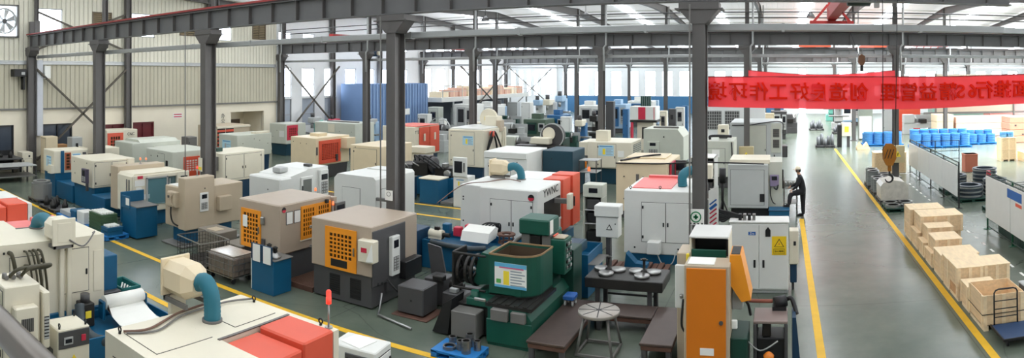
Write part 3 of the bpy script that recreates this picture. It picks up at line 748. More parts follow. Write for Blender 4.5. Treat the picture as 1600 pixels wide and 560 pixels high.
def chiller(B, label, rot=0, paper=False):
    t = machine('coolant_chiller', label, 'machine', B)
    q = MB(); x0, x1, y0, y1, z0, z1 = B; q.box(x0, x1, y0, y1, z1-.72, z1, 0, .015)
    for x in (x0+.02, x1-.02):
        for y in (y0+.02, y1-.02): q.box(x-.02, x+.02, y-.02, y+.02, .05, z1-.6)
    q.box(x0, x1, y0, y1, .05, .12); q.build('casing', CREAM, t)
    part(t, 'lower_housing', BLACK, (x0+.03, x1-.03, y0+.03, y1-.03, .13, z1-.7))
    W = y1-y0; o = fpart(t, 'display_strip', DGREY, B, 'R', .01, W-.01, z1-.3, z1-.03, .0, .012)
    q = MB(); q.fbox(B, 'R', W*.18, W*.46, z1-.24, z1-.12, .01, .022, 0, .004); o2 = q.build('display', LGREY, o)
    q = MB(); q.fbox(B, 'R', W*.22, W*.42, z1-.21, z1-.15, .02, .026); q.build('display_glass', SCREEN, o)
    q = MB(); q.fbox(B, 'R', W*.72, W*.86, z1-.22, z1-.12, .01, .03, 0, .006); q.build('switch', LAMPRED if False else CRIMSON, o)
    q = MB(); u = W*.5; yy = y0+u
    q.prism([(yy-.05, z1-.5), (yy+.05, z1-.5), (yy, z1-.41)], 'x', x1+.001, x1+.006); q.build('warning_triangle', STICKY, t)
    fpart(t, 'name_label', ORANGE, B, 'R', W*.06, W*.27, z1-.68, z1-.55, 0, .006)
    for v in (z1-.35, z1-.8): vent(t, B, 'F', .12, .32, v-.22, v, MGREY, 8, 'vent_grille', True)
    for x in (x0+.05, x1-.05):
        for y in (y0+.05, y1-.05): eyebolt(t, x, y, z1)
    for x in (x0+.06, x1-.06):
        for y in (y0+.06, y1-.06):
            q = MB(); q.cyl((x-.015, y, .03), (x+.015, y, .03), .03, 10); q.build('castor', BLACK, t)
    if paper:
        q = MB(); q.box(x0+.12, x1-.15, y0+.08, y1-.15, z1, z1+.004); q.build('paper_sheet', PAPER, t)
    t.rotation_euler = (0, 0, rot); return t
chiller(B_(-9.48, -8.98, 4.24, 4.8, 0, 1.15), 'small cream chiller cabinet with grey display strip, beside the blue filter tank')
B = B_(-6.1, -5.35, 7.2, 7.68, 0, 1.2)
t = machine('control_cabinet', 'pale grey cabinet with a sheet of paper on top, by the red beacon', 'cabinet', B)
part(t, 'cabinet_body', WHITE, B_(-6.1, -5.35, 7.2, 7.68, .06, 1.2)); part(t, 'plinth', DGREY, (-6.07, -5.38, 7.23, 7.65, 0, .07))
q = MB(); q._add([(-6.0, 7.3, 1.203), (-5.6, 7.24, 1.203), (-5.55, 7.6, 1.203), (-5.95, 7.62, 1.203), (-6.0, 7.3, 1.208), (-5.6, 7.24, 1.208), (-5.55, 7.6, 1.208), (-5.95, 7.62, 1.208)], [(3,2,1,0),(4,5,6,7),(0,1,5,4),(1,2,6,5),(2,3,7,6),(3,0,4,7)])
tag(q.build('paper_sheet', PAPER), 'pinkish white sheet of paper lying on the pale cabinet at the bottom edge', 'paper')
control_panel(t, B, 'F', .25, .7, .55, 1.12, 0, .02, DGREY, (.08, .45, .6, .9), (4, 3))
door_panel(t, B, 'R', .05, .43, .15, 1.1, WHITE, -1)
t.rotation_euler = (0, 0, .12)

# blue coolant filter beside the cream machine with its paper roll
def band_filter(B, label, roll, plab, cratebits=False):
    x0, x1, y0, y1, z0, z1 = B; t = machine('coolant_filter', label, 'machine', B)
    q = MB(); q.box(x0, x1, y0, y0+.04, .02, z1); q.box(x0, x1, y1-.04, y1, .02, z1); q.box(x0, x0+.04, y0+.04, y1-.04, .02, z1); q.box(x1-.04, x1, y0+.04, y1-.04, .02, z1); q.box(x0+.04, x1-.04, y0+.04, y1-.04, .02, z1*.75); q.build('tank', BLUE, t)
    return t
t = band_filter(B_(-10.95, -9.75, 4.95, 7.1, 0, .55), 'dark blue coolant filter tank under the white paper roll, below the cream machine', 0, 0)
part(t, 'pump_block', DARKMETAL, (-10.85, -10.55, 5.5, 5.75, .42, .85)); part(t, 'pump_label', STICKY, (-10.56, -10.545, 5.55, 5.68, .58, .72))
q = MB(); q.cyl((-10.7, 5.62, .85), (-10.7, 5.62, 1.0), .09, 14); q.build('pump_motor', DGREY, t)
hose(t, [(-10.5, 5.4, .9), (-10.3, 5.35, .6), (-9.9, 5.45, .45), (-9.4, 5.9, .5), (-9.1, 6.4, .45)], .09, mat('slate_hose', (64, 74, 80), .6), 'return_hose')
part(t, 'roll_cradle', BLUE, (-10.7, -10.5, 5.9, 5.96, .5, .85), (-10.7, -10.5, 6.84, 6.9, .5, .85))
q = MB(); q.cyl((-10.6, 5.97, .8), (-10.6, 6.83, .8), .13, 24); q.cyl((-10.6, 5.9, .8), (-10.6, 6.9, .8), .03, 10)
n = 10; sheet = [(-10.6+.13*math.sin(a)*1.0, .8-.13*math.cos(a)) for a in (1.6, 1.2, .8)]+[(-10.3, .62), (-10.05, .56), (-9.8, .57), (-9.6, .6)]
q.prism([(p[0], p[1]) for p in sheet]+[(p[0]-.004, p[1]-.008) for p in sheet[::-1]], 'y', 5.99, 6.81)
tag(q.build('paper_roll', PAPER), 'roll of white filter paper unrolling over the dark blue tank at left', 'paper roll')
x0, x1, y0, y1, zt = -11.65, -11.0, 6.63, 7.03, .84
t = machine('waste_box', 'teal plastic box holding white rods, behind the white paper roll', 'box', B_(x0, x1, y0, y1, 0, 0))
q = MB(); q.box(x0, x1, y0, y0+.03, .02, zt); q.box(x0, x1, y1-.03, y1, .02, zt); q.box(x0, x0+.03, y0, y1, .02, zt); q.box(x1-.03, x1, y0, y1, .02, zt); q.box(x0, x1, y0, y1, .01, .05); q.box(x0-.02, x1+.02, y0-.02, y0+.01, zt-.04, zt+.01); q.box(x0-.02, x1+.02, y1-.01, y1+.02, zt-.04, zt+.01); q.box(x0-.02, x0+.01, y0, y1, zt-.04, zt+.01); q.box(x1-.01, x1+.02, y0, y1, zt-.04, zt+.01)
q.build('bin', mat('teal_plastic', (24, 110, 108), .5), t)
for k in range(4):
    q = MB(); q.cyl((-11.5+k*.1, 6.72+.03*k, .1), (-11.45+k*.1, 6.9, .8), .018, 8); tag(q.build('rod', PAPER), 'white rod standing in the teal plastic box, %s one' % 'first second third fourth'.split()[k], 'rod', 'rods in the teal box')
B = B_(-11.75, -11.15, 6.24, 6.6, 0, 1.5)
t = machine('coolant_tank', 'tall blue steel tank at the back corner of the cream machine with the collector', 'tank', B)
part(t, 'tank_body', BLUE, B); part(t, 'tank_lid', DGREY, (-11.15, -11.0, 6.22, 6.6, .78, .82)); part(t, 'lower_tank', BLUE, (-11.14, -11.02, 6.26, 6.58, .02, .78))
q = MB(); q.box(-10.9, -9.3, 7.25, 8.0, .002, .03)
for i in range(14):
    for j in range(6): q.box(-10.85+i*.112, -10.80+i*.112, 7.3+j*.115, 7.315+j*.115, .03, .036)
tag(q.build('tread_plate', mat('tread_steel', (120, 120, 118), .35, .7, var=.15)), 'steel tread plate on the floor beside the cross aisle line', 'plate')
q = MB(); q.box(-10.93, -10.78, 6.5, 6.75, .415, .8, 0, .02); tag(q.build('red_box', CRIMSON), 'small red box on the dark blue filter tank by the paper roll', 'box')

# mezzanine handrail the photographer leans on
t = thing('handrail', 'shiny round steel handrail crossing the lower left corner', 'handrail', (-2, .4, 3.5))
q = MB(); q.cyl((-6, .4, 4.65), (4, .4, 4.65), .026, 20); q.build('rail', mat('polished_steel', (118, 112, 106), .28, 1.0, var=.02), t)
q = MB(); q.cyl((-6, .4, 4.1), (4, .4, 4.1), .02, 12); q.build('lower_rail', STEEL, t)
for x in (-6, -4.2, 2, 4):
    q = MB(); q.cyl((x, .4, 3.5), (x, .4, 4.65), .022, 12); q.build('post', STEEL, t)
q = MB(); q.box(-12, 8, -3.9, .55, 3.3, 3.5); struct('floor_mezzanine', q, LGREY)
# ================================================================ row of machines behind the first cross aisle
# A: orange single-door machine
B = B_(-10.05, -8.3, 11.15, 13.0, 0, 1.82)
t = machine('vertical_lathe', 'taupe machine with one orange windowed door and a charcoal side panel holding controls', 'machine', B)
part(t, 'enclosure', TAUPE, (-10.05, -8.3, 11.15, 13.0, .72, 1.82), b=.02)
q = MB(); q.box(-10.02, -8.33, 11.2, 12.95, .03, .73, 0, .01); q.build('base', DGREY, t)
C = B_(-10.02, -8.33, 11.2, 12.95, 0, .73)
for u in (.5, 1.1): vent(t, C, 'F', u, u+.3, .15, .6, BLACK, 9, 'vent_grille')
grid_door(t, B, 'F', .45, 1.35, .74, 1.68, 6, 6, ORANGE, 'window_door', .13, wv0=1.0)
fpart(t, 'hatch', BLACK, B, 'F', .62, 1.1, .8, .97, .02, .034); 
fpart(t, 'side_panel', DGREY, B, 'R', .02, 1.3, .5, 1.72, 0, .03, .01)
q = MB(); q.box(-8.33, -8.27, 11.7, 12.75, .25, .5); q.build('pipe_tray', DGREY, t)
C = B_(-10.05, -8.27, 11.15, 13.0, 0, 1.82)
control_panel(t, C, 'R', .62, .93, .62, 1.5, 0, .1, WHITE, (.2, .8, .7, .9), (2, 5))
q = MB(); q.box(-8.55, -8.13, 10.98, 11.2, 1.08, 1.56, 0, .02); o = q.build('junction_box', CREAM, t)
q = MB(); q.box(-8.45, -8.3, 10.972, 10.98, 1.3, 1.4); q.build('red_label', CRIMSON, o)
q = MB(); q._add([(-8.3, 10.96, 1.1), (-8.12, 10.97, 1.12), (-8.15, 10.97, 1.5), (-8.3, 10.95, 1.12), (-8.12, 10.96, 1.14), (-8.15, 10.96, 1.52)], [(0,2,1),(3,4,5),(0,1,4,3),(1,2,5,4),(2,0,3,5)]); q.build('paper_tag', PAPER, o)
for v in (.55, .52): plug(t, C, 'R', .2, v); plug(t, C, 'R', .35, v-.02)
for v in (1.1, 1.55):
    q = MB(); q.box(-10.08, -10.04, 11.12, 11.18, v, v+.06); q.build('door_hinge', STEEL, t)
q = MB(); q.tube([(-8.2, 11.4, .35), (-8.18, 11.3, .06), (-8.0, 11.0, .04), (-7.0, 10.75, .04)], .025, 8); q.build('floor_conduit', STEEL, t)
cable(t, [(-8.2, 11.6, .6), (-8.0, 11.7, .35), (-8.05, 12.0, .15), (-7.9, 12.1, .1)], .02, BLACK)
part(t, 'chip_outlet', BLACK, (-8.31, -8.1, 12.2, 12.9, .45, .85))
B = B_(-7.75, -7.1, 11.35, 11.95, 0, .63)
t = machine('chip_bin', 'square charcoal steel bin on the floor beside the taupe orange-door machine', 'bin', B)
part(t, 'bin_body', DGREY, (-7.75, -7.1, 11.35, 11.95, .06, .63), b=.02); part(t, 'drip_plate', RUST, (-7.85, -6.95, 11.25, 12.0, .002, .03))
plug(t, B, 'F', .35, .35)
B = B_(-7.05, -6.5, 12.0, 12.9, 0, .4)
t = machine('chip_conveyor', 'low charcoal chip conveyor with an upright end plate behind the square bin', 'conveyor', B)
part(t, 'trough', DGREY, (-7.05, -6.4, 12.05, 12.75, .03, .4), b=.02); part(t, 'drive_box', DGREY, (-7.6, -7.1, 12.2, 12.7, .03, .6))
q = MB(); q.prism([(-7.75, .5), (-7.35, .5), (-7.5, 1.15), (-7.85, 1.2)], 'y', 12.75, 12.8); q.build('end_plate', DGREY, t)
q = MB(); q.cyl((-7.0, 12.3, .5), (-6.75, 12.4, .48), .09, 14); q.cyl((-6.75, 12.4, .48), (-6.68, 12.43, .47), .06, 14); q.build('motor', DARKMETAL, t)
part(t, 'motor_box', LGREY, (-6.9, -6.72, 12.1, 12.25, .4, .5)); part(t, 'gearbox', DARKMETAL, (-7.3, -7.05, 12.05, 12.25, .6, .72))
q = MB()
for i in range(14): q.box(-10.95+i*.062, -10.91+i*.062, 11.25, 12.4, .05, .12)
q.box(-10.98, -10.08, 11.22, 11.26, 0, .12); q.box(-10.98, -10.08, 12.36, 12.4, 0, .12)
tag(q.build('floor_grating', RUST), 'brown slatted floor grating between the two orange-door machines', 'grating')

# B: orange double-door machine
B = B_(-12.5, -11.0, 11.05, 13.0, 0, 1.95)
t = machine('vertical_lathe', 'taupe machine with an orange end door and two orange windowed sliding doors on its side', 'machine', B)
part(t, 'enclosure', TAUPE, (-12.5, -11.0, 11.05, 13.0, .72, 1.95), b=.03); part(t, 'base', DGREY, (-12.4, -11.05, 11.15, 12.95, .02, .73))
part(t, 'head_housing', TAUPE, (-12.3, -10.92, 13.0, 13.14, 1.1, 1.9))
grid_door(t, B, 'F', .12, .85, .75, 1.72, 5, 7, ORANGE, 'window_door', .1)
grid_door(t, B, 'R', .75, 1.32, .98, 1.82, 5, 6, ORANGE, 'sliding_door', .08); grid_door(t, B, 'R', 1.33, 1.9, .98, 1.82, 5, 6, ORANGE, 'sliding_door', .08, handle=False)
q = MB(); q.fbox(B, 'R', .72, 1.93, .95, .98, 0, .03); q.build('door_rail', CREAM, t)
for u in (.22, .5):
    q = MB(); q.fbox(B, 'R', u, u+.24, 1.44, 1.76, .002, .012, 1); q.fbox(B, 'R', u+.015, u+.225, 1.455, 1.745, .012, .016, 0); q.build('framed_sheet', [PAPER, DGREY], t)
q = MB(); q.lathe([(.07, 0), (.07, .008)], (-11.0, 11.2, 1.82), 20, 0, 'x'); o = q.build('round_badge', BLACK, t)
q = MB(); q.lathe([(.066, .008), (.066, .01)], (-11.0, 11.2, 1.81), 16, 0, 'x'); 
q = MB(); q.prism([(11.2+.066*math.cos(a), 1.82+.066*math.sin(a)) for a in [PI+PI*i/10 for i in range(11)]], 'x', -10.992, -10.989); q.build('red_half', CRIMSON, o)
part(t, 'paper_tag', PAPER, (-12.3, -12.12, 11.0, 11.02, 1.25, 1.55)).rotation_euler = (0, 0, 0)
q = MB(); q.box(-11.62, -11.5, 10.97, 11.05, 1.4, 1.6, 0, .02); q.build('door_latch', STEEL, t); q = MB(); q.box(-11.6, -11.5, 11.0, 11.05, .9, 1.05); q.build('switch_box', DGREY, t)
C = B_(-12.5, -10.9, 13.0, 13.6, 0, 1.95)
control_panel(t, B_(-11.0, -10.95, 13.0, 13.4, 0, 1.9), 'R', .0, .42, 1.15, 1.75, 0, .1, MGREY, (.12, .88, .25, .88), None)
beacon(t, -10.9, 12.95, 1.35, .45, LAMPORANGE, r=.03, lh=.1); part(t, 'motor_stop', BLACK, (-10.99, -10.9, 12.7, 12.8, 1.78, 1.88))
B = B_(-11.3, -10.55, 10.4, 11.0, 0, .8)
t = machine('tool_cabinet', 'blue steel cabinet with two sheets of paper on its splash board, before the orange doors', 'cabinet', B)
part(t, 'cabinet_body', BLUE, B, b=.01); part(t, 'splash_board', DBLUE, (-11.3, -10.57, 10.37, 10.4, .75, 1.14)); part(t, 'worktop', MGREY, (-11.32, -10.5, 10.4, 11.02, .8, .83))
for x in (-11.22, -10.86):
    q = MB(); q.box(x, x+.25, 10.36, 10.368, .72, 1.12); q.build('paper_sheet', PAPER, t)
part(t, 'white_edge', WHITE, (-11.36, -11.3, 10.42, 10.5, 0, .78))
for x, y, s in ((-11.0, 10.7, 1.0), (-10.72, 10.62, 1.1)):
    t2 = thing('chuck_jaw', '%s dark cast part on the blue cabinet worktop by the orange doors' % ('smaller' if s == 1.0 else 'larger'), 'machine part', (x, y, .83), 'cast parts on the blue cabinet')
    q = MB(); q.lathe([(.12*s, 0), (.14*s, .02), (.08*s, .05), (.06*s, .1), (.03*s, .12)], (x, y, .83), 16); q.build('flange', STEEL, t2)
    q = MB(); q.lathe([(.03, .1), (.06, .16), (.05, .2), (.07, .24), (.02, .27)], (x, y, .83), 10); q.box(x-.09, x+.02, y-.03, y+.02, .98, 1.03); q.build('arm', DARKMETAL, t2)

# C: tall beige box with control face
B = B_(-16.35, -15.3, 11.4, 13.1, 0, 1.74)
t = machine('grinding_machine', 'beige machine with a tall raised cabinet, white control face and corner junction box', 'machine', B)
part(t, 'enclosure', BEIGE, (-16.35, -15.3, 11.4, 13.7, .52, 1.74), b=.02); part(t, 'raised_cabinet', BEIGE, (-15.62, -15.26, 11.36, 12.5, .5, 2.06), b=.02)
part(t, 'roof_panel', WHITE, (-16.3, -15.65, 11.5, 12.4, 1.74, 1.755)); part(t, 'base', BLUE, (-16.2, -15.5, 11.6, 13.4, .0, .53)); part(t, 'drip_tray', MGREY, (-16.3, -15.2, 11.2, 13.6, .01, .05))
C = B_(-15.62, -15.26, 11.36, 12.5, .5, 2.06)
control_panel(t, C, 'R', .55, .88, 1.0, 1.58, 0, .03, WHITE, (.2, .8, .68, .9), (3, 4)); plug(t, C, 'R', .75, 1.7)
part(t, 'junction_box', BEIGE, (-16.0, -15.55, 11.22, 11.4, 1.15, 1.62), b=.02)
o = fpart(t, 'box_door', BEIGE, B_(-16.0, -15.55, 11.22, 11.4, 1.15, 1.62), 'F', .03, .25, .2+1.0, 1.58, 0, .02); fpart(o, 'label', DGREY, B_(-16.0, -15.55, 11.2, 11.4, 1.15, 1.62), 'F', .06, .16, 1.42, 1.5, 0, .008)
cable(t, [(-15.9, 11.3, 1.16), (-15.88, 11.28, .9), (-15.8, 11.3, .68), (-15.6, 11.34, .6)], .025, BLACK); cable(t, [(-15.7, 11.2, 1.55), (-15.75, 11.15, 1.4), (-15.68, 11.17, 1.25), (-15.6, 11.2, 1.22)], .015, BEIGE)
part(t, 'side_box', BEIGE, (-15.3, -15.12, 12.6, 13.1, .95, 1.4), b=.02); beacon(t, -15.5, 12.0, 2.06, .3, LAMPRED, .02, .03, .08)
B2 = B_(-14.6, -13.5, 11.6, 12.3, 0, .75)
t = machine('chip_bin', 'grey-beige steel chip box with a sheet on its lid, by the tall beige machine', 'bin', B2)
part(t, 'bin_body', mat('dusty_grey', (132, 124, 112), .6), (-14.7, -13.75, 11.4, 12.1, .0, .72), b=.015); q = MB(); q.box(-14.4, -14.0, 11.5, 11.85, .721, .73); q.build('paper_sheet', BEIGE, t)
B2 = B_(-13.7, -12.9, 11.4, 12.0, 0, .5)
t = machine('chip_bin', 'lower grey steel chip box beside the wrapped wire basket', 'bin', B2)
part(t, 'bin_body', mat('dusty_grey'  , (132, 124, 112)), (-13.65, -12.9, 11.5, 12.1, 0, .5), b=.015); part(t, 'lid_opening', BLACK, (-13.2, -12.85, 11.6, 12.0, .2, .4))

# D: open glass door machine and blue stand
B = B_(-19.25, -18.25, 11.4, 13.75, 0, 1.8)
t = machine('grinding_machine', 'cream machine with a big tinted glass sliding door and sheets of paper stuck beside it', 'machine', B)
q = MB(); q.prism([(11.4, .5), (13.75, .5), (13.75, 1.72), (13.5, 1.8), (11.5, 1.8), (11.4, 1.7)], 'x', -19.25, -18.3); q.build('enclosure', CREAM, t)
part(t, 'rear_housing', BEIGE, (-19.75, -19.25, 11.4, 13.4, .45, 1.95)); part(t, 'base', BLUE, (-19.2, -18.3, 11.5, 13.6, 0, .5))
part(t, 'front_frame', CREAM, (-18.3, -18.2, 11.42, 11.95, .5, 1.75), (-18.3, -18.2, 13.2, 13.74, .5, 1.75), (-18.3, -18.2, 11.95, 13.2, .5, .75), (-18.3, -18.2, 11.95, 13.2, 1.62, 1.75))
part(t, 'machine_interior', mat('teal_grey_interior', (84, 110, 112), .5, var=.3, scale=6), (-18.3, -18.27, 11.95, 13.2, .75, 1.62))
q = MB(); q.box(-18.2, -18.17, 11.9, 12.75, .72, 1.64); q.build('glass_door', GLASSBLUE, t)
q = MB(); q.box(-18.18, -18.14, 11.88, 11.94, .7, 1.66); q.box(-18.18, -18.14, 12.72, 12.78, .7, 1.66); q.box(-18.18, -18.14, 11.88, 12.78, 1.62, 1.67); q.build('door_frame', LGREY, t)
part(t, 'coolant_pipe', LGREY, (-18.26, -18.22, 12.9, 12.94, .9, 1.55), (-18.26, -18.2, 12.8, 13.0, 1.2, 1.26)); part(t, 'control_window', BLACK, (-18.2, -18.18, 13.35, 13.65, 1.25, 1.6))
for (u, v, w_, h_, m_) in ((11.45, 1.4, .4, .2, PAPER), (11.5, 1.1, .22, .26, PAPER), (11.8, .95, .25, .15, PAPER), (11.55, 1.64, .22, .1, CRIMSON)):
    q = MB(); q.box(-18.2, -18.192, u, u+w_, v, v+h_); q.build('taped_sheet', m_, t)
for u in (.2, .35): fpart(t, 'rail', MGREY, B, 'F', .4+u, .45+u, 1.0, 1.6, 0, .03)
beacon(t, -19.5, 12.5, 1.95, .22, LAMPORANGE, .02, .03, .08)
B = B_(-17.7, -16.85, 10.65, 11.45, 0, 1.0)
t = machine('machine_stand', 'blue steel stand with a sheet of paper on its back board, before the glass-door machine', 'cabinet', B)
part(t, 'cabinet_body', BLUE, (-17.7, -16.85, 10.65, 11.45, .04, 1.0), b=.01); part(t, 'worktop', MGREY, (-17.72, -16.8, 10.65, 11.48, 1.0, 1.03)); part(t, 'splash_board', BLUE, (-17.74, -17.7, 10.6, 11.5, .4, 1.38), (-17.7, -17.2, 10.62, 10.66, .9, 1.3))
q = MB(); q.box(-17.4, -17.2, 10.6, 10.612, 1.02, 1.24); q.build('paper_sheet', PAPER, t)

# E: cream box with dark control case, on a blue base
def box_on_base(B, zb, label, m, base=BLUE, inset=.12, seams=(), plugs=(), group=None, name='grinding_machine', roof=None, rear=None):
    x0, x1, y0, y1, z0, z1 = B; t = machine(name, label, 'machine', B, group)
    part(t, 'enclosure', m, (x0, x1, y0, y1, zb, z1), b=.025)
    q = MB(); q.prism([(x0+inset, 0.01), (x1-inset, 0.01), (x1-inset*.4, zb), (x0+inset*.4, zb)], 'y', y0+inset, y1-inset); q.build('base', base, t)
    for (f, u0, u1, v0, v1, s) in seams: door_panel(t, B, f, u0, u1, v0, v1, m, s)
    for (f, u, v) in plugs: plug(t, B, f, u, v)
    if roof: part(t, 'roof_box', m, roof, b=.02)
    return t
B = B_(-22.9, -21.1, 11.4, 13.2, 0, 1.95)
t = box_on_base(B, .9, 'cream box machine with a dark violet control case on its corner, over a blue base', CREAM, seams=[('R', .1, .8, .98, 1.85, 1), ('R', .85, 1.5, .98, 1.85, -1)], plugs=[('F', .3, 1.75), ('F', .35, 1.3), ('F', 1.35, 1.8)])
control_panel(t, B_(-21.35, -21.0, 11.2, 11.4, 0, 2), 'F', -.05, .35, 1.12, 1.65, 0, .12, mat('violet_grey_case', (76, 70, 88), .5), (.2, .7, .5, .9), (2, 3))
part(t, 'control_arm', DGREY, (-21.3, -21.2, 11.2, 11.3, .8, 1.12)); part(t, 'blue_tank', BLUE, (-21.0, -20.0, 11.3, 12.3, .02, .72), b=.02)
part(t, 'side_cover', BEIGE, (-21.1, -20.2, 12.5, 13.7, 1.05, 1.75)); part(t, 'step_cover', CREAM, (-21.1, -21.0, 12.9, 13.2, 1.2, 1.95)); beacon(t, -20.5, 13.4, 1.75, .25, LAMPORANGE, .02, .03, .08)
# F
B = B_(-25.6, -24.5, 11.4, 13.0, 0, 1.96)
t = box_on_base(B, 1.0, 'cream machine with a blue upright stripe and a small brown-orange door, leftmost of its row', CREAM, inset=.05)
fpart(t, 'blue_stripe', BLUE, B, 'R', .3, .46, 1.0, 1.95, 0, .03)
grid_door(t, B, 'R', .5, .78, 1.12, 1.86, 1, 5, mat('brown_orange', (176, 92, 56), .5), 'window_door', .06)
poster(t, B, 'R', .85, 1.25, 1.3, 1.8, PAPERBLUE, 3, False); poster(t, B, 'F', .3, .8, 1.25, 1.7, PAPERBLUE, 3, False); fpart(t, 'front_step', CREAM, B, 'F', .75, 1.1, 1.0, 1.35, 0, .15)
part(t, 'roof_unit', CREAM, (-25.5, -24.6, 13.05, 13.08, 1.5, 2.0)); part(t, 'tail_box', CREAM, (-25.5, -24.5, 13.8, 14.6, 1.3, 1.95)); fpart(t, 'switch_box', DGREY, B, 'R', 1.35, 1.5, 1.75, 1.85, 0, .05)
part(t, 'blue_tray', BLUE, (-24.5, -22.95, 11.5, 13.0, .02, .72), b=.02)

# goods standing along the cross aisle
def wire_basket(label, x0, x1, y0, y1, z0, z1, n=9, mat_=DARKMETAL, group=None, rot=0):
    t = thing('wire_basket', label, 'basket', ((x0+x1)/2, (y0+y1)/2, 0), group)
    q = MB()
    for (a, b) in (((x0, y0), (x1, y0)), ((x1, y0), (x1, y1)), ((x1, y1), (x0, y1)), ((x0, y1), (x0, y0))):
        for k in range(n+1):
            u = k/n; p = (a[0]+(b[0]-a[0])*u, a[1]+(b[1]-a[1])*u); q.beam((p[0], p[1], z0), (p[0], p[1], z1), .008, .008)
        for k in range(7): z = z0+(z1-z0)*k/6; q.beam((a[0], a[1], z), (b[0], b[1], z), .008, .008)
    q.build('mesh_sides', mat_, t)
    q = MB()
    for (a, b) in (((x0, y0), (x1, y0)), ((x1, y0), (x1, y1)), ((x1, y1), (x0, y1)), ((x0, y1), (x0, y0))): q.beam((a[0], a[1], z1), (b[0], b[1], z1), .025, .025)
    q.build('top_rim', STEEL, t)
    q = MB(); q.box(x0, x1, y0, y1, z0-.02, z0+.02); q.build('bottom', mat_, t)
    for x in (x0+.08, x1-.08):
        for y in (y0+.08, y1-.08):
            q = MB(); q.cyl((x-.02, y, .06), (x+.02, y, .06), .06, 12); q.box(x-.03, x+.03, y-.03, y+.03, .1, z0-.02); q.build('castor', BLACK, t)
    t.rotation_euler = (0, 0, rot); return t
wire_basket('open dark wire mesh basket trolley at the yellow line, below the beige control machine', -14.1, -12.9, 10.2, 11.1, .16, .78, rot=-.12)
t = thing('wire_basket', 'wire basket heaped with parts under creased plastic film, beside the papered blue cabinet', 'basket', (-12.3, 10.6, 0))
FILM = mat('plastic_film', (196, 188, 178), .15, var=.25, scale=14, bump=.6); PARTS = mat('film_wrapped_parts', (128, 116, 106), .3, .2, var=.3, scale=22, bump=.8)
q = MB(); q.box(-12.75, -11.75, 10.2, 10.95, .16, .66, 0, .05); q.build('wrapped_load', PARTS, t)
q = MB(); q.box(-12.7, -11.8, 10.25, 10.9, .665, .70, 0, .015); q.build('film_cover', FILM, t)
q = MB()
for z in (.18, .34, .5, .66): 
    for (a, b) in (((-12.77, 10.18), (-11.73, 10.18)), ((-11.73, 10.18), (-11.73, 10.97))): q.beam((a[0], a[1], z), (b[0], b[1], z), .012, .012)
for k in range(7): q.beam((-12.77+k*.173, 10.18, .16), (-12.77+k*.173, 10.18, .67), .01, .01)
for k in range(5): q.beam((-11.73, 10.18+k*.19, .16), (-11.73, 10.18+k*.19, .67), .01, .01)
q.build('mesh_sides', STEEL, t)
for x in (-12.65, -11.85):
    for y in (10.3, 10.85):
        q = MB(); q.cyl((x-.02, y, .07), (x+.02, y, .07), .07, 12); q.box(x-.03, x+.03, y-.03, y+.03, .1, .16); q.build('castor', BLACK, t)
def pallet(t, x0, x1, y0, y1, z0=0, m=PALLETBLUE, h=.14, name='pallet_deck'):
    q = MB(); q.box(x0, x1, y0, y1, z0+h-.04, z0+h); q.box(x0, x1, y0, y1, z0, z0+.02)
    for i in range(3):
        for j in range(3):
            x = x0+.06+(x1-x0-.12)*i/2; y = y0+.06+(y1-y0-.12)*j/2; q.box(x-.06, x+.06, y-.06, y+.06, z0, z0+h-.02)
    return q.build(name, m, t)
def tray_pallet(x0, x1, y0, y1, label, loads):
    t = thing('pallet', label, 'pallet', ((x0+x1)/2, (y0+y1)/2, 0)); pallet(t, x0, x1, y0, y1)
    return t
tray_pallet(-18.6, -17.2, 9.75, 10.6, 'blue plastic pallet with green trays, by the blue stand', 0)
for (x0, x1, y0, y1, h, m_, lab) in ((-18.55, -17.75, 9.9, 10.5, .55, mat('olive_green_crate', (64, 92, 62), .6), 'olive green crate of parts topped with white strips on a blue pallet'), (-17.65, -17.25, 9.85, 10.4, .25, BLUE, 'small blue tray of white strips on the blue pallet by the yellow line')):
    t = thing('parts_crate', lab, 'crate', ((x0+x1)/2, (y0+y1)/2, .14))
    q = MB()
    n = 5 if h > .3 else 2
    for k in range(n): z = .14+h*k/n; q.box(x0, x1, y0, y1, z, z+h/n*.8); q.box(x0-.01, x1+.01, y0-.01, y1+.01, z+h/n*.72, z+h/n*.92)
    q.build('crate_body', m_, t)
    for k in range(5):
        q = MB(); y = y0+.06+k*(y1-y0-.12)/5; q.box(x0+.04, x1-.05, y, y+.06, .14+h, .14+h+.05); q.build('strip', PAPER, t)
part_t = thing('parts_crate', 'white topped carton beside the olive crate on the aisle edge', 'carton', (-19.2, 10.1, 0)); part(part_t, 'carton_body', WHITE, (-19.45, -18.95, 9.9, 10.35, .15, .55)); pallet(part_t, -19.6, -18.8, 9.8, 10.5)
t = thing('pallet', 'blue pallet with a flat sheet and a blue cover beside the white carton', 'pallet', (-20.5, 10.3, 0)); pallet(t, -21.1, -19.8, 9.9, 10.8)
part(t, 'flat_sheet', LGREY, (-21.0, -20.2, 10.0, 10.6, .14, .3)); part(t, 'blue_cover', BLUE, (-20.3, -19.85, 10.05, 10.6, .14, .42), b=.03)
for i, (x, y) in enumerate(((-22.6, 10.2), (-22.15, 10.35), (-22.4, 10.55), (-21.9, 10.15), (-21.6, 10.5))):
    q = MB(); q.lathe([(.02, .14), (.12, .14), (.12, .3), (.08, .34), (.04, .5)], (x, y, 0), 12); tag(q.build('machined_part', DARKMETAL), 'dark turned part, %s on the low pallet at the end of the cross aisle' % 'first second third fourth fifth'.split()[i], 'machine part', 'dark parts on the left pallet')
t = thing('pallet', 'dark low pallet holding turned parts at the far left aisle', 'pallet', (-22.1, 10.35, 0)); pallet(t, -22.9, -21.4, 10.0, 10.75, 0, DGREY)
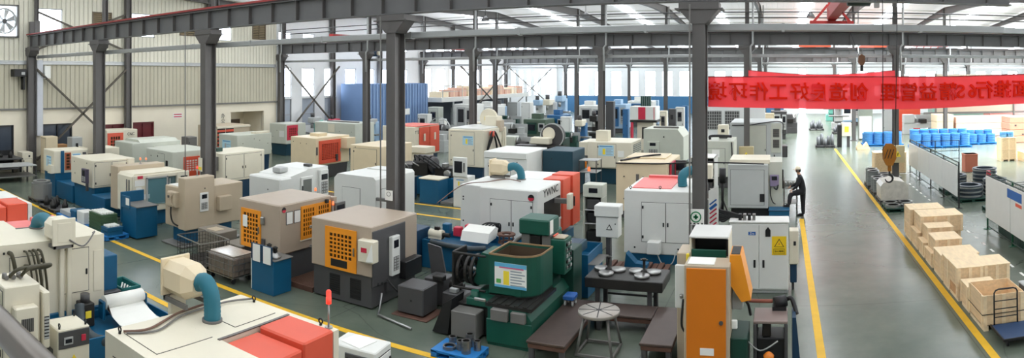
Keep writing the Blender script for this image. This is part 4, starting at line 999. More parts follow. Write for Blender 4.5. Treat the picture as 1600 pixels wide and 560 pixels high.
for i, (x, lab) in enumerate(((-24.0, 'stack of grey machined rings in clear film at the far beside the aisle'),)):
    t = thing('ring_stack', lab, 'ring stack', (x, 10.6, 0)); pallet(t, x-.5, x+.5, 10.2, 11.0, 0, DGREY)
    q = MB(); q.ring((x, 10.6, 0), .42, .25, .15, .75, 24); q.ring((x, 10.6, 0), .36, .22, .76, .85, 24); q.build('rings', mat('ring_steel', (150, 150, 148), .4, .5), t)
# ================================================================ second row
B = B_(-23.4, -21.4, 15.3, 17.5, 0, 2.0)
t = box_on_base(B, .75, 'pale cream machine with a red-orange windowed door near the second front column', GREYGREEN, base=DBLUE, plugs=[('F', .4, 1.7), ('F', 1.2, 1.2)])
grid_door(t, B, 'R', .55, 1.4, .85, 1.75, 4, 5, RED, 'window_door', .14, wv0=1.15, glass=PAPER); fpart(t, 'control_window', BLACK, B, 'F', 1.5, 1.65, 1.1, 1.6, 0, .02); door_panel(t, B, 'F', .9, 1.4, .85, 1.85, GREYGREEN, 1)
B = B_(-20.9, -19.4, 16.3, 18.6, 0, 2.05)
t = box_on_base(B, .9, 'cream box machine with a black control case on its front, near the second front column', CREAM, base=DBLUE, seams=[('R', .15, 1.1, 1.0, 1.95, 1), ('R', 1.15, 2.1, 1.0, 1.95, -1)], plugs=[('F', .2, 1.5), ('R', .5, 1.9)])
control_panel(t, B, 'F', .85, 1.25, 1.35, 1.9, 0, .14, MGREY, (.1, .5, .1, .3), None)
for k in range(3): cable(t, [(-20.0+.1*k, 16.2, 1.4), (-20.0+.1*k, 16.15, 1.1), (-19.95+.1*k, 16.2, .8)], .02, BLACK)
q = MB(); q.box(-20.3, -20.0, 16.5, 16.8, 2.05, 2.2); q.build('roof_motor', DGREEN, t)
B = B_(-26.8, -25.2, 15.7, 18.5, 0, 2.0)
t = box_on_base(B, .8, 'grey-green humped machine between the left column and the red-door machine', GREYGREEN, base=DBLUE, plugs=[('F', .3, 1.7), ('R', 1.5, 1.7)])
q = MB(); q.prism([(-26.7, 2.0), (-25.3, 2.0), (-25.5, 2.12), (-26.5, 2.12)], 'y', 16.2, 18.4); q.build('roof_hump', GREYGREEN, t); part(t, 'tail_cover', GREYGREEN, (-25.2, -24.4, 16.9, 18.4, .75, 1.8))
B = B_(-31.6, -30.4, 17.3, 19.3, 0, 2.15)
t = box_on_base(B, .6, 'cream machine with an orange-red grid door by the ribbed wall, between two columns', CREAM)
grid_door(t, B, 'R', .05, 1.05, .7, 2.0, 4, 5, RED, 'window_door', .2)
text('lettering', 'CNC', DGREY, .22, t, (-30.37, 18.85, 1.9), FACEROT['R'])
B = B_(-30.6, -30.0, 15.0, 15.6, 0, 1.9)
t = machine('control_cabinet', 'slim grey cabinet standing beside the far red grid-door machine', 'cabinet', B); part(t, 'cabinet_body', LGREY, B); fpart(t, 'dark_window', BLACK, B, 'R', .2, .35, 1.1, 1.6, 0, .01)
B = B_(-26.4, -24.9, 21.9, 24.4, 0, 2.05)
t = box_on_base(B, .9, 'grey-cream machine with a pale blue notice on its end, in front of the wall recess', GREYGREEN, base=DBLUE, plugs=[('R', .4, 1.6), ('R', 1.2, 1.3), ('R', 1.6, 1.7), ('R', 2.2, 1.5), ('R', 1.2, 1.8)])
poster(t, B, 'F', .3, 1.0, 1.2, 1.75, PAPERBLUE, 3, False); part(t, 'roof_box', CREAM, (-25.3, -24.95, 23.2, 24.3, 2.05, 2.15))
B = B_(-29.0, -27.3, 22.5, 25.0, 0, 2.35)
t = box_on_base(B, .8, 'machine with red slatted sliding doors showing behind the second front column', BEIGE, base=DBLUE)
for k in range(2): vent(t, B, 'R', .05+.62*k, .62+.62*k, .9, 2.2, RED, 6, 'sliding_door')
fpart(t, 'roof_rail', CREAM, B, 'R', 0, 2.5, 2.22, 2.32, 0, .05)
B = B_(-27.6, -27.0, 20.3, 20.9, 0, 1.9)
t = machine('control_cabinet', 'grey cabinet with a narrow door standing beside the second front column', 'cabinet', B); part(t, 'cabinet_body', MGREY, B); door_panel(t, B, 'R', .05, .55, .1, 1.8, MGREY, 1)

# white enclosure behind the third front column, lathe left of it
B = B_(-13.25, -11.6, 15.8, 18.0, 0, 2.0)
t = machine('grinding_machine', 'plain white enclosure machine standing behind the column next to the orange-door machines', 'machine', B)
q = MB(); q.prism([(-13.25, .35), (-11.6, .35), (-11.6, 1.92), (-11.68, 2.0), (-13.1, 2.0), (-13.25, 1.85)], 'y', 15.8, 18.0); q.build('enclosure', WHITE, t)
part(t, 'base', DBLUE, (-13.1, -11.7, 15.9, 17.9, 0, .36)); door_panel(t, B, 'F', .35, 1.05, .45, 1.6, WHITE, 1, hinges=False); door_panel(t, B, 'R', .3, 1.6, .45, 1.6, WHITE, -1)
part(t, 'roof_rib', WHITE, (-13.0, -11.8, 17.2, 17.3, 2.0, 2.04)); part(t, 'service_unit', MGREY, (-11.0, -10.75, 15.6, 15.75, 1.2, 1.75)); part(t, 'unit_arm', MGREY, (-11.6, -11.0, 15.8, 15.9, 1.3, 1.4), (-11.0, -10.9, 15.7, 15.9, 1.3, 1.4))
B = B_(-17.0, -15.4, 16.0, 18.0, 0, 1.8)
t = machine('lathe', 'white CNC lathe with a curved window door and black keypad panel, behind the beige machines', 'machine', B)
q = MB(); q.prism([(16.0, .45), (18.0, .45), (18.0, 1.8), (16.9, 1.8), (16.8, 1.75), (16.0, 1.62)], 'x', -17.0, -15.4); q.build('enclosure', WHITE, t)
part(t, 'headstock_cover', WHITE, (-16.9, -15.3, 15.4, 16.0, .75, 1.62), b=.05); part(t, 'base', mat('pale_base', (206, 208, 204), .5), (-16.9, -15.5, 15.9, 17.9, 0, .45))
q = MB(); q.fbox(B, 'R', .5, 1.15, .6, 1.55, 0, .05, 0, .03); o = q.build('sliding_door', WHITE, t)
q = MB(); q.fbox(B, 'R', .6, 1.05, .72, 1.45, .05, .058, 0, .03); q.build('door_window', mat('smoked_glass', (120, 124, 120), .12, var=.05), o); q = MB(); q.fbox(B, 'R', .53, .57, .95, 1.25, .05, .09, 0, .01); q.build('handle', BLACK, o)
control_panel(t, B, 'R', 1.45, 1.9, .75, 1.7, 0, .12, WHITE, (.12, .88, .62, .84), (3, 4), keybox=(.12, .88, .1, .55)); part(t, 'coolant_box', LGREY, (-16.4, -16.0, 16.1, 16.5, 1.68, 1.85)); part(t, 'lamp_box', DGREY, (-16.0, -15.7, 17.3, 17.5, 1.8, 1.9)); plug(t, B_(-16.9, -15.3, 15.4, 16.0, 0, 2), 'F', 1.0, 1.2)
beacon(t, -13.7, 15.4, 0.02, 1.5, LAMPORANGE, .04, .04, .1)

# U: white grinder with teal hose and lettering
B = B_(-8.2, -6.42, 16.1, 19.5, .25, 2.0)
t = machine('cnc_grinder', 'large white grinder with black initials, red side doors and bent blue roof hose', 'machine', B)
q = MB(); q.box(-8.2, -6.42, 16.1, 17.95, .25, 2.0, 0, .03); q.box(-8.2, -7.0, 17.95, 19.5, .25, 2.0, 0, .03); q.build('enclosure', WHITE, t); part(t, 'side_wing', WHITE, (-9.0, -8.2, 16.45, 18.2, .3, 1.95)); part(t, 'base', BLUE, (-8.9, -6.5, 16.2, 19.4, 0, .3))
door_panel(t, B, 'F', .35, .98, .5, 1.68, WHITE, 1); door_panel(t, B, 'F', 1.0, 1.62, .5, 1.68, WHITE, -1)
text('lettering', 'YWNC', BLACK, .3, t, (-6.413, 17.1, 1.83), FACEROT['R'], sx=1.3)
fpart(t, 'operator_window', BLACK, B, 'R', .45, 1.75, .95, 1.6, 0, .02); fpart(t, 'window_frame', WHITE, B, 'R', .4, 1.8, .88, .95, 0, .03)
q = MB(); q.lathe([(.09, 0), (.09, .012)], (-6.62, 16.1, 1.8), 20, 0, 'y'); o = q.build('round_badge', BLACK, t); o.location = (0, -.013, 0)
q = MB(); q.prism([(-6.62+.085*math.cos(a), 1.8+.085*math.sin(a)) for a in [PI+PI*i/10 for i in range(11)]], 'y', 16.083, 16.086); q.build('red_half', CRIMSON, o)
for k in range(2):
    o = part(t, 'sliding_hood', RED, (-7.0, -6.36+.06*k, 17.97+.74*k, 18.68+.74*k, .5, 2.03+.03*k)); q = MB(); q.box(-6.36+.06*k, -6.32+.06*k, 18.5+.25*k, 18.56+.25*k, 1.1, 1.4, 0, .01); q.build('handle', BLACK, o)
part(t, 'control_arm', MGREY, (-6.4, -5.95, 17.3, 17.4, 1.45, 1.6)); part(t, 'pendant', CREAM, (-6.0, -5.88, 17.25, 17.5, 1.3, 1.75))
collector(t, -8.55, 17.7, 2.33, 1, CREAM2, -7.6, 2.0, r=.115)
cable(t, [(-9.3, 15.6, 1.5), (-8.8, 16.2, 1.97), (-8.3, 16.8, 2.02), (-7.9, 17.3, 2.05), (-7.4, 17.2, 2.03)], .014, mat('brown_cable', (120, 92, 78)))
for v in (1.6, 1.52, .9): plug(t, B_(-9.0, -8.2, 16.45, 18.2, 0, 2), 'F', .1, v)
t = band_filter(B_(-9.1, -6.3, 14.5, 15.75, 0, .75), 'long blue coolant tank in front of the white lettered grinder', 0, 0)
part(t, 'side_tank', DBLUE, (-9.9, -9.15, 14.3, 15.0, .02, 1.0)); 
for x, y, m_, h in ((-8.95, 15.3, BLUE, .28), (-8.55, 15.2, CRIMSON, .25), (-8.3, 15.4, CRIMSON, .3)):
    q = MB(); q.box(x, x+.22, y, y+.2, .75, .75+h, 0, .02); tag(q.build('pump_box', m_), {(-8.95): 'blue pump box on the long tank, beside the red ones', (-8.55): 'lower red pump box on the long blue tank', (-8.3): 'taller red pump box nearest the coiled cables'}[x], 'pump')
t2 = thing('pump_motor', 'cream pump motor with dark fittings lying on the blue tank left end', 'motor', (-8.85, 14.75, .76)); q = MB(); q.cyl((-9.0, 14.75, .88), (-8.6, 14.75, .88), .12, 16); q.box(-9.0, -8.6, 14.65, 14.85, .76, .82); q.build('motor_body', CREAM, t2)
q = MB(); q.cyl((-8.6, 14.75, .88), (-8.4, 14.75, .88), .06, 12); q.build('coupling', DARKMETAL, t2); part(t2, 'terminal_box', DARKMETAL, (-8.85, -8.7, 14.7, 14.8, .98, 1.08))
q = MB(); sheet = [(-7.4, 1.05), (-7.2, 1.08), (-7.15, .98), (-7.35, .85), (-7.7, .8)]
q.prism([(14.9, 1.02), (15.3, 1.12), (15.45, 1.05), (15.3, .82), (14.8, .78)], 'x', -8.1, -7.3); tag(q.build('paper_roll', PAPER), 'folded white filter paper on the blue tank before the white lettered grinder', 'paper roll')
hose(t, [(-8.8, 14.45, .75), (-8.2, 14.4, .72), (-7.6, 14.4, .72), (-7.2, 14.5, .76)], .06, mat('slate_hose', (64, 74, 80)), 'return_hose')
for k in range(4): cable(t, [(-7.9+.05*k, 15.5, .76), (-7.75+.1*k, 15.4, 1.1), (-7.45+.06*k, 15.5, 1.15), (-7.35, 15.65, .8)], .018, BLACK)
t2 = thing('wooden_reel', 'small brown timber reel with spindles on the blue tank edge', 'reel', (-6.95, 15.2, .76)); q = MB(); q.ring((-6.95, 15.2, .76), .24, .12, .2, .24, 18); q.ring((-6.95, 15.2, .76), .22, .14, .0, .03, 18); q.build('rims', RUST, t2)
for k in range(8):
    q = MB(); a = 2*PI*k/8; q.cyl((-6.95+.19*math.cos(a), 15.2+.19*math.sin(a), .78), (-6.95+.19*math.cos(a), 15.2+.19*math.sin(a), .97), .02, 8); q.build('spindle', RUST, t2)
# dark lathe and blue cabinets beyond the cross aisle
B = B_(-15.9, -12.9, 22.9, 24.4, 0, 1.0)
t = machine('lathe', 'dark oily manual lathe on a blue bed beyond the rear cross aisle', 'machine', B)
part(t, 'bed', BLUE, (-15.9, -12.6, 23.2, 24.2, .05, .85), b=.03)
q = MB(); q.prism([(23.2, .85), (24.1, .85), (24.1, 1.45), (23.85, 1.68), (23.45, 1.68), (23.2, 1.4)], 'x', -15.05, -14.3); q.build('headstock', DARKMETAL, t)
q = MB(); q.lathe([(.2, 0), (.36, .02), (.36, .16), (.28, .2), (.0001, .2)], (-14.3, 23.6, 1.3), 20, 0, 'x'); q.build('chuck', DGREY, t)
for k in range(3): cable(t, [(-14.9+.2*k, 23.2, 1.5), (-14.8+.25*k, 23.0, 1.75), (-14.3+.25*k, 23.0, 1.5), (-13.9+.2*k, 23.2, 1.2)], .03, BLACK)
part(t, 'tool_post', STEEL, (-13.7, -13.5, 23.4, 23.7, 1.25, 1.42)); q = MB(); q.cyl((-13.3, 23.25, 1.05), (-13.3, 23.1, 1.05), .14, 16); q.build('hand_wheel', STEEL, t)
part(t, 'saddle', DARKMETAL, (-14.0, -13.2, 23.3, 24.1, .85, 1.25)); part(t, 'gear_cover', DGREY, (-15.9, -15.1, 23.2, 24.2, .85, 1.3))
for k in range(3): q = MB(); q.cyl((-15.6+.5*k, 23.0, 1.1+.1*k), (-15.9+.5*k, 22.95, 1.45), .03, 8); q.build('lever', STEEL, t)
for (x0, x1, y0, y1, h) in ((-13.9, -13.0, 21.95, 22.7, .95),):
    part(t, 'end_cabinet', BLUE, (x0, x1, y0, y1, 0, h)); part(t, 'worktop', CREAM, (x0-.03, x1+.03, y0-.03, y1+.03, h, h+.06))
part(t, 'drip_tray', MGREY, (-12.95, -12.4, 22.0, 23.0, .0, .12)); part(t, 'panel', mat('dim_panel', (60, 84, 110), .5), (-12.62, -12.58, 23.2, 24.1, .3, .8))
B = B_(-15.2, -14.5, 22.1, 22.7, 0, .9)
t = machine('tool_cabinet', 'dark blue cabinet beside the blue lathe end, at the aisle line', 'cabinet', B); part(t, 'cabinet_body', DBLUE, B); part(t, 'worktop', MGREY, (-15.23, -14.47, 22.07, 22.73, .9, .93))

# M, O, L, Q, S, T, V, W, X, Z
B = B_(-22.7, -21.0, 23.6, 26.3, 0, 2.05)
t = box_on_base(B, .65, 'cream machine with a bright red perforated door standing slightly open', CREAM2, base=DGREY, plugs=[('F', .2, 1.8), ('F', .7, 1.75), ('F', 1.1, 1.75)])
o = grid_door(t, B, 'R', .25, 1.9, .75, 1.9, 8, 10, RED, 'window_door', .18, glass=mat('dark_red_glass', (120, 40, 30), .3), d=.06); fpart(t, 'control_strip', DGREY, B, 'R', .05, .15, 1.2, 1.6, 0, .03)
part(t, 'roof_motor', CREAM2, (-22.2, -21.6, 24.5, 25.2, 2.05, 2.2)); part(t, 'side_hood', CREAM2, (-21.0, -20.6, 25.6, 26.3, 1.4, 1.95)); part(t, 'signal_box', DGREY, (-20.95, -20.85, 25.1, 25.2, .8, 1.15))
B = B_(-18.25, -16.5, 22.9, 25.4, 0, 2.0)
box_on_base(B, .6, 'plain warm cream machine half hidden behind the tall column beside the white grinder', CREAM2, base=DGREY, seams=[('F', .2, 1.5, .7, 1.85, 1)], plugs=[('F', .3, 1.9), ('F', .9, 1.8), ('R', .5, 1.7)])
B = B_(-30.2, -28.7, 29.4, 31.3, 0, 2.05)
t = box_on_base(B, .75, 'cream machine with a crimson square door, at the foot of the wall column far left', GREYGREEN, base=TEAL, plugs=[('F', .3, 1.2), ('F', .7, 1.6)])
grid_door(t, B, 'R', .1, 1.1, 1.0, 1.95, 4, 4, CRIMSON, 'window_door', .18, glass=mat('dark_red_glass', (120, 40, 30))); fpart(t, 'notice', WHITE, B, 'F', .9, 1.35, 1.2, 1.6, 0, .01)
B = B_(-29.0, -25.5, 32.5, 34.6, 0, 2.05)
t = box_on_base(B, .6, 'long low grey-cream machine under the cross braced grey windows', GREYGREEN, base=DBLUE, plugs=[('F', 2.2, 1.5), ('F', 2.8, 1.3), ('F', 3.2, 1.5)]); fpart(t, 'notice', CREAM, B, 'F', 1.2, 1.8, 1.4, 1.95, 0, .015); part(t, 'roof_strip', MGREY, (-28.5, -25.9, 33.2, 33.5, 2.05, 2.12))
B = B_(-20.6, -18.5, 28.7, 31.3, 0, 2.4)
t = box_on_base(B, .8, 'cream machine with two red sliding doors and small lettering, beside the tall column', CREAM, base=DBLUE)
for k in range(2):
    o = fpart(t, 'sliding_door', RED, B, 'R', .45+1.05*k, 1.45+1.05*k, .9, 2.35, 0, .05+.03*k, .02); fpart(o, 'handle', CREAM, B, 'R', .8+1.1*k, .95+1.1*k, 1.6, 2.0, .08, .12)
part(t, 'red_roof', RED, (-20.2, -18.45, 28.9, 31.2, 2.4, 2.44)); text('lettering', 'TTE', DGREY, .24, t, (-18.49, 28.95, 2.1), FACEROT['R'])
vent(t, B, 'R', .6, 1.2, 1.1, 1.9, mat('dark_red_mesh', (150, 52, 40), .5), 8)
B = B_(-17.6, -16.6, 26.9, 27.7, 0, 1.6)
t = machine('control_cabinet', 'cream pedestal cabinet with a small cover, beside the red sliding doors', 'cabinet', B); part(t, 'cabinet_body', CREAM, (-17.5, -16.7, 26.9, 27.7, 0, 1.3)); part(t, 'top_cover', CREAM, (-17.6, -16.6, 26.8, 27.7, 1.3, 1.6))
q = MB(); q.prism([(-17.15, .8), (-17.0, .8), (-17.07, .93)], 'y', 26.885, 26.895); q.build('warning_triangle', DGREY, t)
B = B_(-16.3, -14.3, 28.5, 31.3, 0, 2.42)
t = box_on_base(B, .55, 'cream machine with a blue and yellow notice and looped orange-collared hoses', CREAM, base=DBLUE, seams=[('F', .15, 1.5, .65, 2.3, 1)], plugs=[('R', 1.5, 1.7), ('R', 2.2, 1.7)])
poster(t, B_(-16.3, -14.3, 28.48, 31.3, 0, 2.42), 'F', .85, 1.45, 1.65, 2.1)
part(t, 'roof_slab', WHITE, (-16.2, -14.4, 28.6, 31.2, 2.42, 2.5)); part(t, 'wheel_head', CREAM, (-15.2, -14.5, 30.5, 31.2, 2.5, 3.0)); part(t, 'head_slide', BEIGE, (-14.5, -14.25, 30.4, 30.9, 2.2, 2.8))
q = MB(); q.lathe([(.5, -.12), (.55, 0), (.5, .12)], (-15.2, 31.0, 2.85), 20, 0, 'y'); q.build('wheel_guard', CREAM, t); part(t, 'guard_sticker', STICKY, (-15.4, -15.2, 30.85, 30.87, 2.75, 2.95))
for k in range(2): cable(t, [(-14.28, 28.9, 1.3), (-14.15, 28.95+.2*k, 1.9), (-14.12, 29.2+.2*k, 2.3), (-14.15, 29.6+.3*k, 1.9), (-14.2, 29.9+.5*k, 1.4)], .05, BLACK, 'loop_hose')
q = MB(); q.cyl((-14.25, 29.2, 2.2), (-14.05, 29.25, 2.2), .14, 16); q.build('orange_collar', RED, t)
for y in (30.7, 30.9): part(t, 'riser_pipe', CREAM, (-14.3, -14.22, y, y+.08, 1.3, 2.4))
B = B_(-11.95, -10.0, 23.9, 26.2, 0, 2.0)
t = box_on_base(B, .5, 'plain white box machine behind the white grinder with the bent blue hose', WHITE, base=DGREY, plugs=[('F', 1.5, 1.6)]); fpart(t, 'roof_lip', WHITE, B, 'F', .02, 1.93, 1.75, 1.98, 0, .05); door_panel(t, B, 'F', .2, 1.2, .6, 1.5, WHITE, 1)
B = B_(-12.3, -11.7, 21.9, 22.5, 0, 1.9)
t = machine('control_console', 'white control console with a dark screen and green-yellow sticker before the blue bed lathe', 'console', B)
part(t, 'console_body', WHITE, (-12.3, -11.65, 21.9, 22.5, 0, 1.2)); control_panel(t, B_(-12.3, -11.7, 21.95, 22.4, 0, 2), 'F', .0, .6, 1.2, 1.95, 0, .1, WHITE, (.12, .7, .2, .8), None); fpart(t, 'handle', BLACK, B, 'F', .5, .53, 1.4, 1.75, .06, .1); poster(t, B, 'F', .1, .5, .8, 1.1, WHITE, 2)
B = B_(-9.95, -8.6, 25.5, 27.2, 0, 1.95)
t = machine('surface_grinder', 'dark teal grinder cabinet with a cream grinding head and round wheel guard on top', 'machine', B)
part(t, 'cabinet_body', TEAL, B, b=.02); plug(t, B, 'F', .4, 1.6); plug(t, B, 'F', 1.0, .8)
B = B_(-12.3, -10.7, 29.6, 31.0, 0, 2.0)
t = machine('grinder', 'grinding head with a big round black wheel guard and cream cover, above the teal cabinet', 'machine', B)
q = MB(); q.lathe([(.55, -.14), (.62, -.12), (.62, .12), (.55, .14)], (-11.15, 30.0, 2.15), 28, 0, 'y'); q.build('wheel_guard', DGREY, t); q = MB(); q.lathe([(.58, 0), (.63, 0), (.63, .05), (.58, .05), (.58, 0)], (-11.15, 29.82, 2.15), 28, 0, 'y', False); q.build('guard_rim', LGREY, t); part(t, 'cream_cover', CREAM, (-12.1, -11.1, 29.3, 29.8, 1.75, 2.1), b=.05); q = MB(); q.lathe([(.33, 0), (.33, .05)], (-11.3, 29.78, 2.25), 18, 0, 'y'); q.build('cover_disc', CREAM, t)
part(t, 'column', DGREEN, (-12.0, -10.6, 29.9, 31.0, 0, 2.0)); part(t, 'table', DARKMETAL, (-12.9, -10.4, 29.2, 29.9, 1.5, 1.7)); part(t, 'table_stand', DGREEN, (-12.7, -10.6, 29.3, 29.85, 0, 1.5))
t = thing('work_stand', 'open steel stand with a small orange lamp, beside the teal grinder cabinet', 'stand', (-8.2, 26.4, 0))
part(t, 'shelf', LGREY, (-8.5, -7.7, 26.0, 26.8, 1.0, 1.05), (-8.5, -7.7, 26.0, 26.8, 1.5, 1.54))
for x in (-8.48, -7.72):
    for y in (26.02, 26.78): part(t, 'leg', DGREY, (x-.02, x+.02, y-.02, y+.02, 0, 1.55))
q = MB(); q.lathe([(.06, 1.06), (.06, 1.2), (.02, 1.24)], (-8.1, 26.2, 0), 12); q.build('lamp', LAMPORANGE, t)
B = B_(-9.1, -6.95, 29.2, 31.4, 0, 2.0)
t = box_on_base(B, .75, 'cream machine with a blue-yellow notice and slotted side vents, at the foot of a column', CREAM, base=TEAL, seams=[('F', .5, 1.4, .8, 1.9, 1)])
poster(t, B_(-9.1, -6.95, 29.18, 31.4, 0, 2), 'F', .55, 1.3, 1.35, 1.85); fpart(t, 'paper_sheet', PAPER, B, 'F', 1.5, 1.8, 1.3, 1.6, .0, .01)
for k in range(4): vent(t, B, 'R', .4+.45*k, .75+.45*k, 1.4, 1.85, GREYGREEN, 5)
part(t, 'roof_box', CREAM, (-8.8, -8.2, 29.6, 30.2, 2.0, 2.5)); part(t, 'front_tray', BLACK, (-9.7, -9.1, 28.8, 29.6, .9, 1.3)); part(t, 'tank_door', DORANGE, (-9.3, -9.0, 28.72, 28.8, .8, 1.1)); part(t, 'left_wing', CREAM, (-9.6, -9.1, 29.4, 31.2, 1.3, 1.95))
B = B_(-5.9, -4.0, 22.4, 25.2, 0, 2.0)
t = machine('grinding_machine', 'warm cream machine with cables on its roof and a red-rimmed dark door', 'machine', B)
part(t, 'enclosure', CREAM2, (-5.9, -4.0, 22.4, 25.2, .25, 2.0), b=.03); part(t, 'base', DGREY, (-5.8, -4.1, 22.5, 25.1, 0, .26)); part(t, 'roof_panel', CREAM2, (-5.8, -4.3, 23.6, 25.0, 2.0, 2.06))
for (u, v) in ((.3, 1.5), (1.0, 1.5), (1.5, 1.5), (.3, .7)): plug(t, B, 'F', u, v)
o = fpart(t, 'side_door', BLACK, B, 'R', .3, 1.2, 1.05, 1.95, .0, .06); q = MB()
for (a, b, c, d) in ((.27, .33, 1.0, 1.98), (1.17, 1.23, 1.0, 1.98), (.27, 1.23, 1.93, 1.98), (.27, 1.23, 1.0, 1.05)): q.fbox(B, 'R', a, b, c, d, .03, .09)
q.build('red_frame', CRIMSON, o)
fpart(t, 'bracket', MGREY, B, 'F', .75, .85, 1.2, 1.6, 0, .04); cable(t, [(-5.8, 22.7, 2.03), (-5.4, 23.5, 2.05), (-4.9, 23.9, 2.1), (-4.6, 24.2, 2.1)], .035, BLACK); cable(t, [(-5.9, 22.35, 1.98), (-5.0, 22.36, 1.99), (-4.2, 22.4, 2.0), (-2.5, 22.6, 2.05), (-.6, 22.85, 1.98)], .025, BLACK)
control_panel(t, B_(-4.0, -3.6, 23.9, 24.5, 0, 2), 'F', .0, .45, 1.2, 1.95, 0, .1, DGREY, (.15, .85, .5, .9), (3, 3))
B = B_(-7.95, -5.6, 36.5, 39, 0, 2.05)
t = machine('cnc_machine', 'grey-white machine with a chamfered top corner and small screen, behind the warm cream one', 'machine', B)
q = MB(); q.prism([(-7.95, .1), (-5.6, .1), (-5.6, 1.6), (-5.95, 2.05), (-7.95, 2.05)], 'y', 36.5, 39); q.build('enclosure', GREYGREEN, t); plug(t, B, 'F', 1.2, 1.6, .04); part(t, 'roof_rail', MGREY, (-7.5, -6.0, 37.2, 37.4, 2.05, 2.15)); part(t, 'base', DGREY, (-7.9, -5.7, 36.6, 38.9, 0, .11))
control_panel(t, B, 'F', .25, .95, .45, 1.35, 0, .12, GREYGREEN, (.2, .7, .7, .9), (3, 3))

# Y: white grinder with the pink lid and its pendant
B = B_(-4.25, -2.25, 17.0, 19.3, .28, 2.0)
t = machine('cnc_grinder', 'white grinder with a pink-red roof lid and two latched doors beside the thick front column', 'machine', B)
part(t, 'enclosure', WHITE, B, b=.02); part(t, 'base', BLUE, (-4.2, -2.3, 17.05, 19.2, 0, .29))
door_panel(t, B, 'F', .5, 1.15, .62, 1.68, WHITE, 1); door_panel(t, B, 'F', 1.17, 1.85, .62, 1.68, WHITE, -1)
q = MB(); q.prism([(17.35, 2.0), (18.9, 2.0), (18.9, 2.06), (17.35, 2.02)], 'x', -4.1, -3.0); q.box(-3.95, -3.05, 18.9, 19.1, 2.0, 2.12); q.build('roof_lid', PINK, t)
for x, y in ((-4.1, 17.15), (-3.3, 17.3)): eyebolt(t, x, y, 2.0)
hose(t, [(-2.75, 17.8, 2.02), (-2.75, 17.8, 2.3), (-2.6, 18.0, 2.42), (-2.3, 18.2, 2.42)], .13); part(t, 'hose_box', CREAM, (-2.3, -1.95, 18.0, 18.4, 2.2, 2.6)); part(t, 'hose_box_stand', MGREY, (-2.28, -2.2, 18.1, 18.3, 2.0, 2.2))
part(t, 'front_box', WHITE, (-3.55, -3.2, 16.7, 16.98, .35, .68)); plug(t, B, 'F', .3, .45); plug(t, B, 'F', 1.5, .45); cable(t, [(-3.3, 16.85, .36), (-3.15, 16.8, .1), (-2.9, 16.85, .1), (-2.8, 16.98, .42)], .015, LGREY)
B = B_(-4.55, -3.95, 15.3, 15.65, 1.1, 1.88)
t = machine('control_pendant', 'white hanging control box with a black warning triangle, in front of the pink-lid grinder', 'control box', B)
part(t, 'box_body', WHITE, (-4.55, -3.97, 15.3, 15.65, 1.1, 1.62), b=.02); part(t, 'box_head', WHITE, (-4.58, -3.94, 15.25, 15.68, 1.62, 1.9), b=.02); 
q = MB(); q.prism([(-4.28, 1.3), (-4.12, 1.3), (-4.2, 1.44)], 'y', 15.285, 15.298); o = q.build('warning_triangle', BLACK, t); q = MB(); q.prism([(-4.25, 1.315), (-4.15, 1.315), (-4.2, 1.41)], 'y', 15.28, 15.284); q.build('triangle_fill', WHITE, o)
part(t, 'post', DGREY, (-4.32, -4.2, 15.4, 15.55, .05, 1.1)); part(t, 'foot', BLUE, (-4.5, -3.9, 15.35, 15.7, 0, .25))
for u, v in ((.35, 1.75), (.5, 1.45)): plug(t, B_(-4.55, -3.95, 15.3, 15.65, 0, 2), 'F', u, v, .015)
t = thing('chip_conveyor', 'brown slatted apron conveyor on the floor at the foot of the pink-lid grinder', 'conveyor', (-3.7, 16.2, 0))
q = MB()
for k in range(11): q.box(-4.6+.16*k, -4.48+.16*k, 15.75, 16.6, .12, .16+.03*(k % 2))
q.build('slats', RUST, t); part(t, 'frame', DGREY, (-4.65, -2.9, 15.7, 15.76, 0, .13), (-4.65, -2.9, 16.58, 16.64, 0, .13)); q = MB(); q.prism([(-4.0, .15), (-3.4, .15), (-3.4, .28), (-3.7, .3), (-3.95, .55)], 'y', 16.0, 16.3); q.build('blue_guide', BLUE, t)
B = B_(-5.75, -5.15, 18.0, 18.5, 0, 1.92)
t = machine('control_cabinet', 'grey rack cabinet with a display and open dark shelves, between the two white grinders', 'cabinet', B)
part(t, 'rack_frame', GREYGREEN, (-5.75, -5.15, 18.0, 18.5, 1.55, 1.92), (-5.75, -5.7, 18.0, 18.5, 0, 1.55), (-5.2, -5.15, 18.0, 18.5, 0, 1.55), (-5.75, -5.15, 18.45, 18.5, 0, 1.55)); fpart(t, 'display', SCREEN, B, 'F', .18, .45, 1.68, 1.82, 0, .012)
for z in (.2, .75, 1.15): part(t, 'shelf', LGREY, (-5.72, -5.18, 18.0, 18.45, z, z+.03))
for z, m_ in ((.8, BLACK), (1.2, DGREY), (.25, BLACK)): part(t, 'drive_unit', m_, (-5.65, -5.25, 18.05, 18.4, z, z+.28))
t = band_filter(B_(-5.35, -4.35, 14.0, 15.2, 0, 1.0), 'tall dark blue coolant tank beside the green machine', 0, 0); part(t, 'tray', TEAL, (-5.4, -4.55, 13.9, 14.6, 1.0, 1.22)); part(t, 'tray_fluid', DBLUE, (-5.35, -4.6, 13.95, 14.55, 1.2, 1.225)); part(t, 'side_shelf', MGREY, (-4.4, -4.1, 14.0, 14.9, .78, .8))

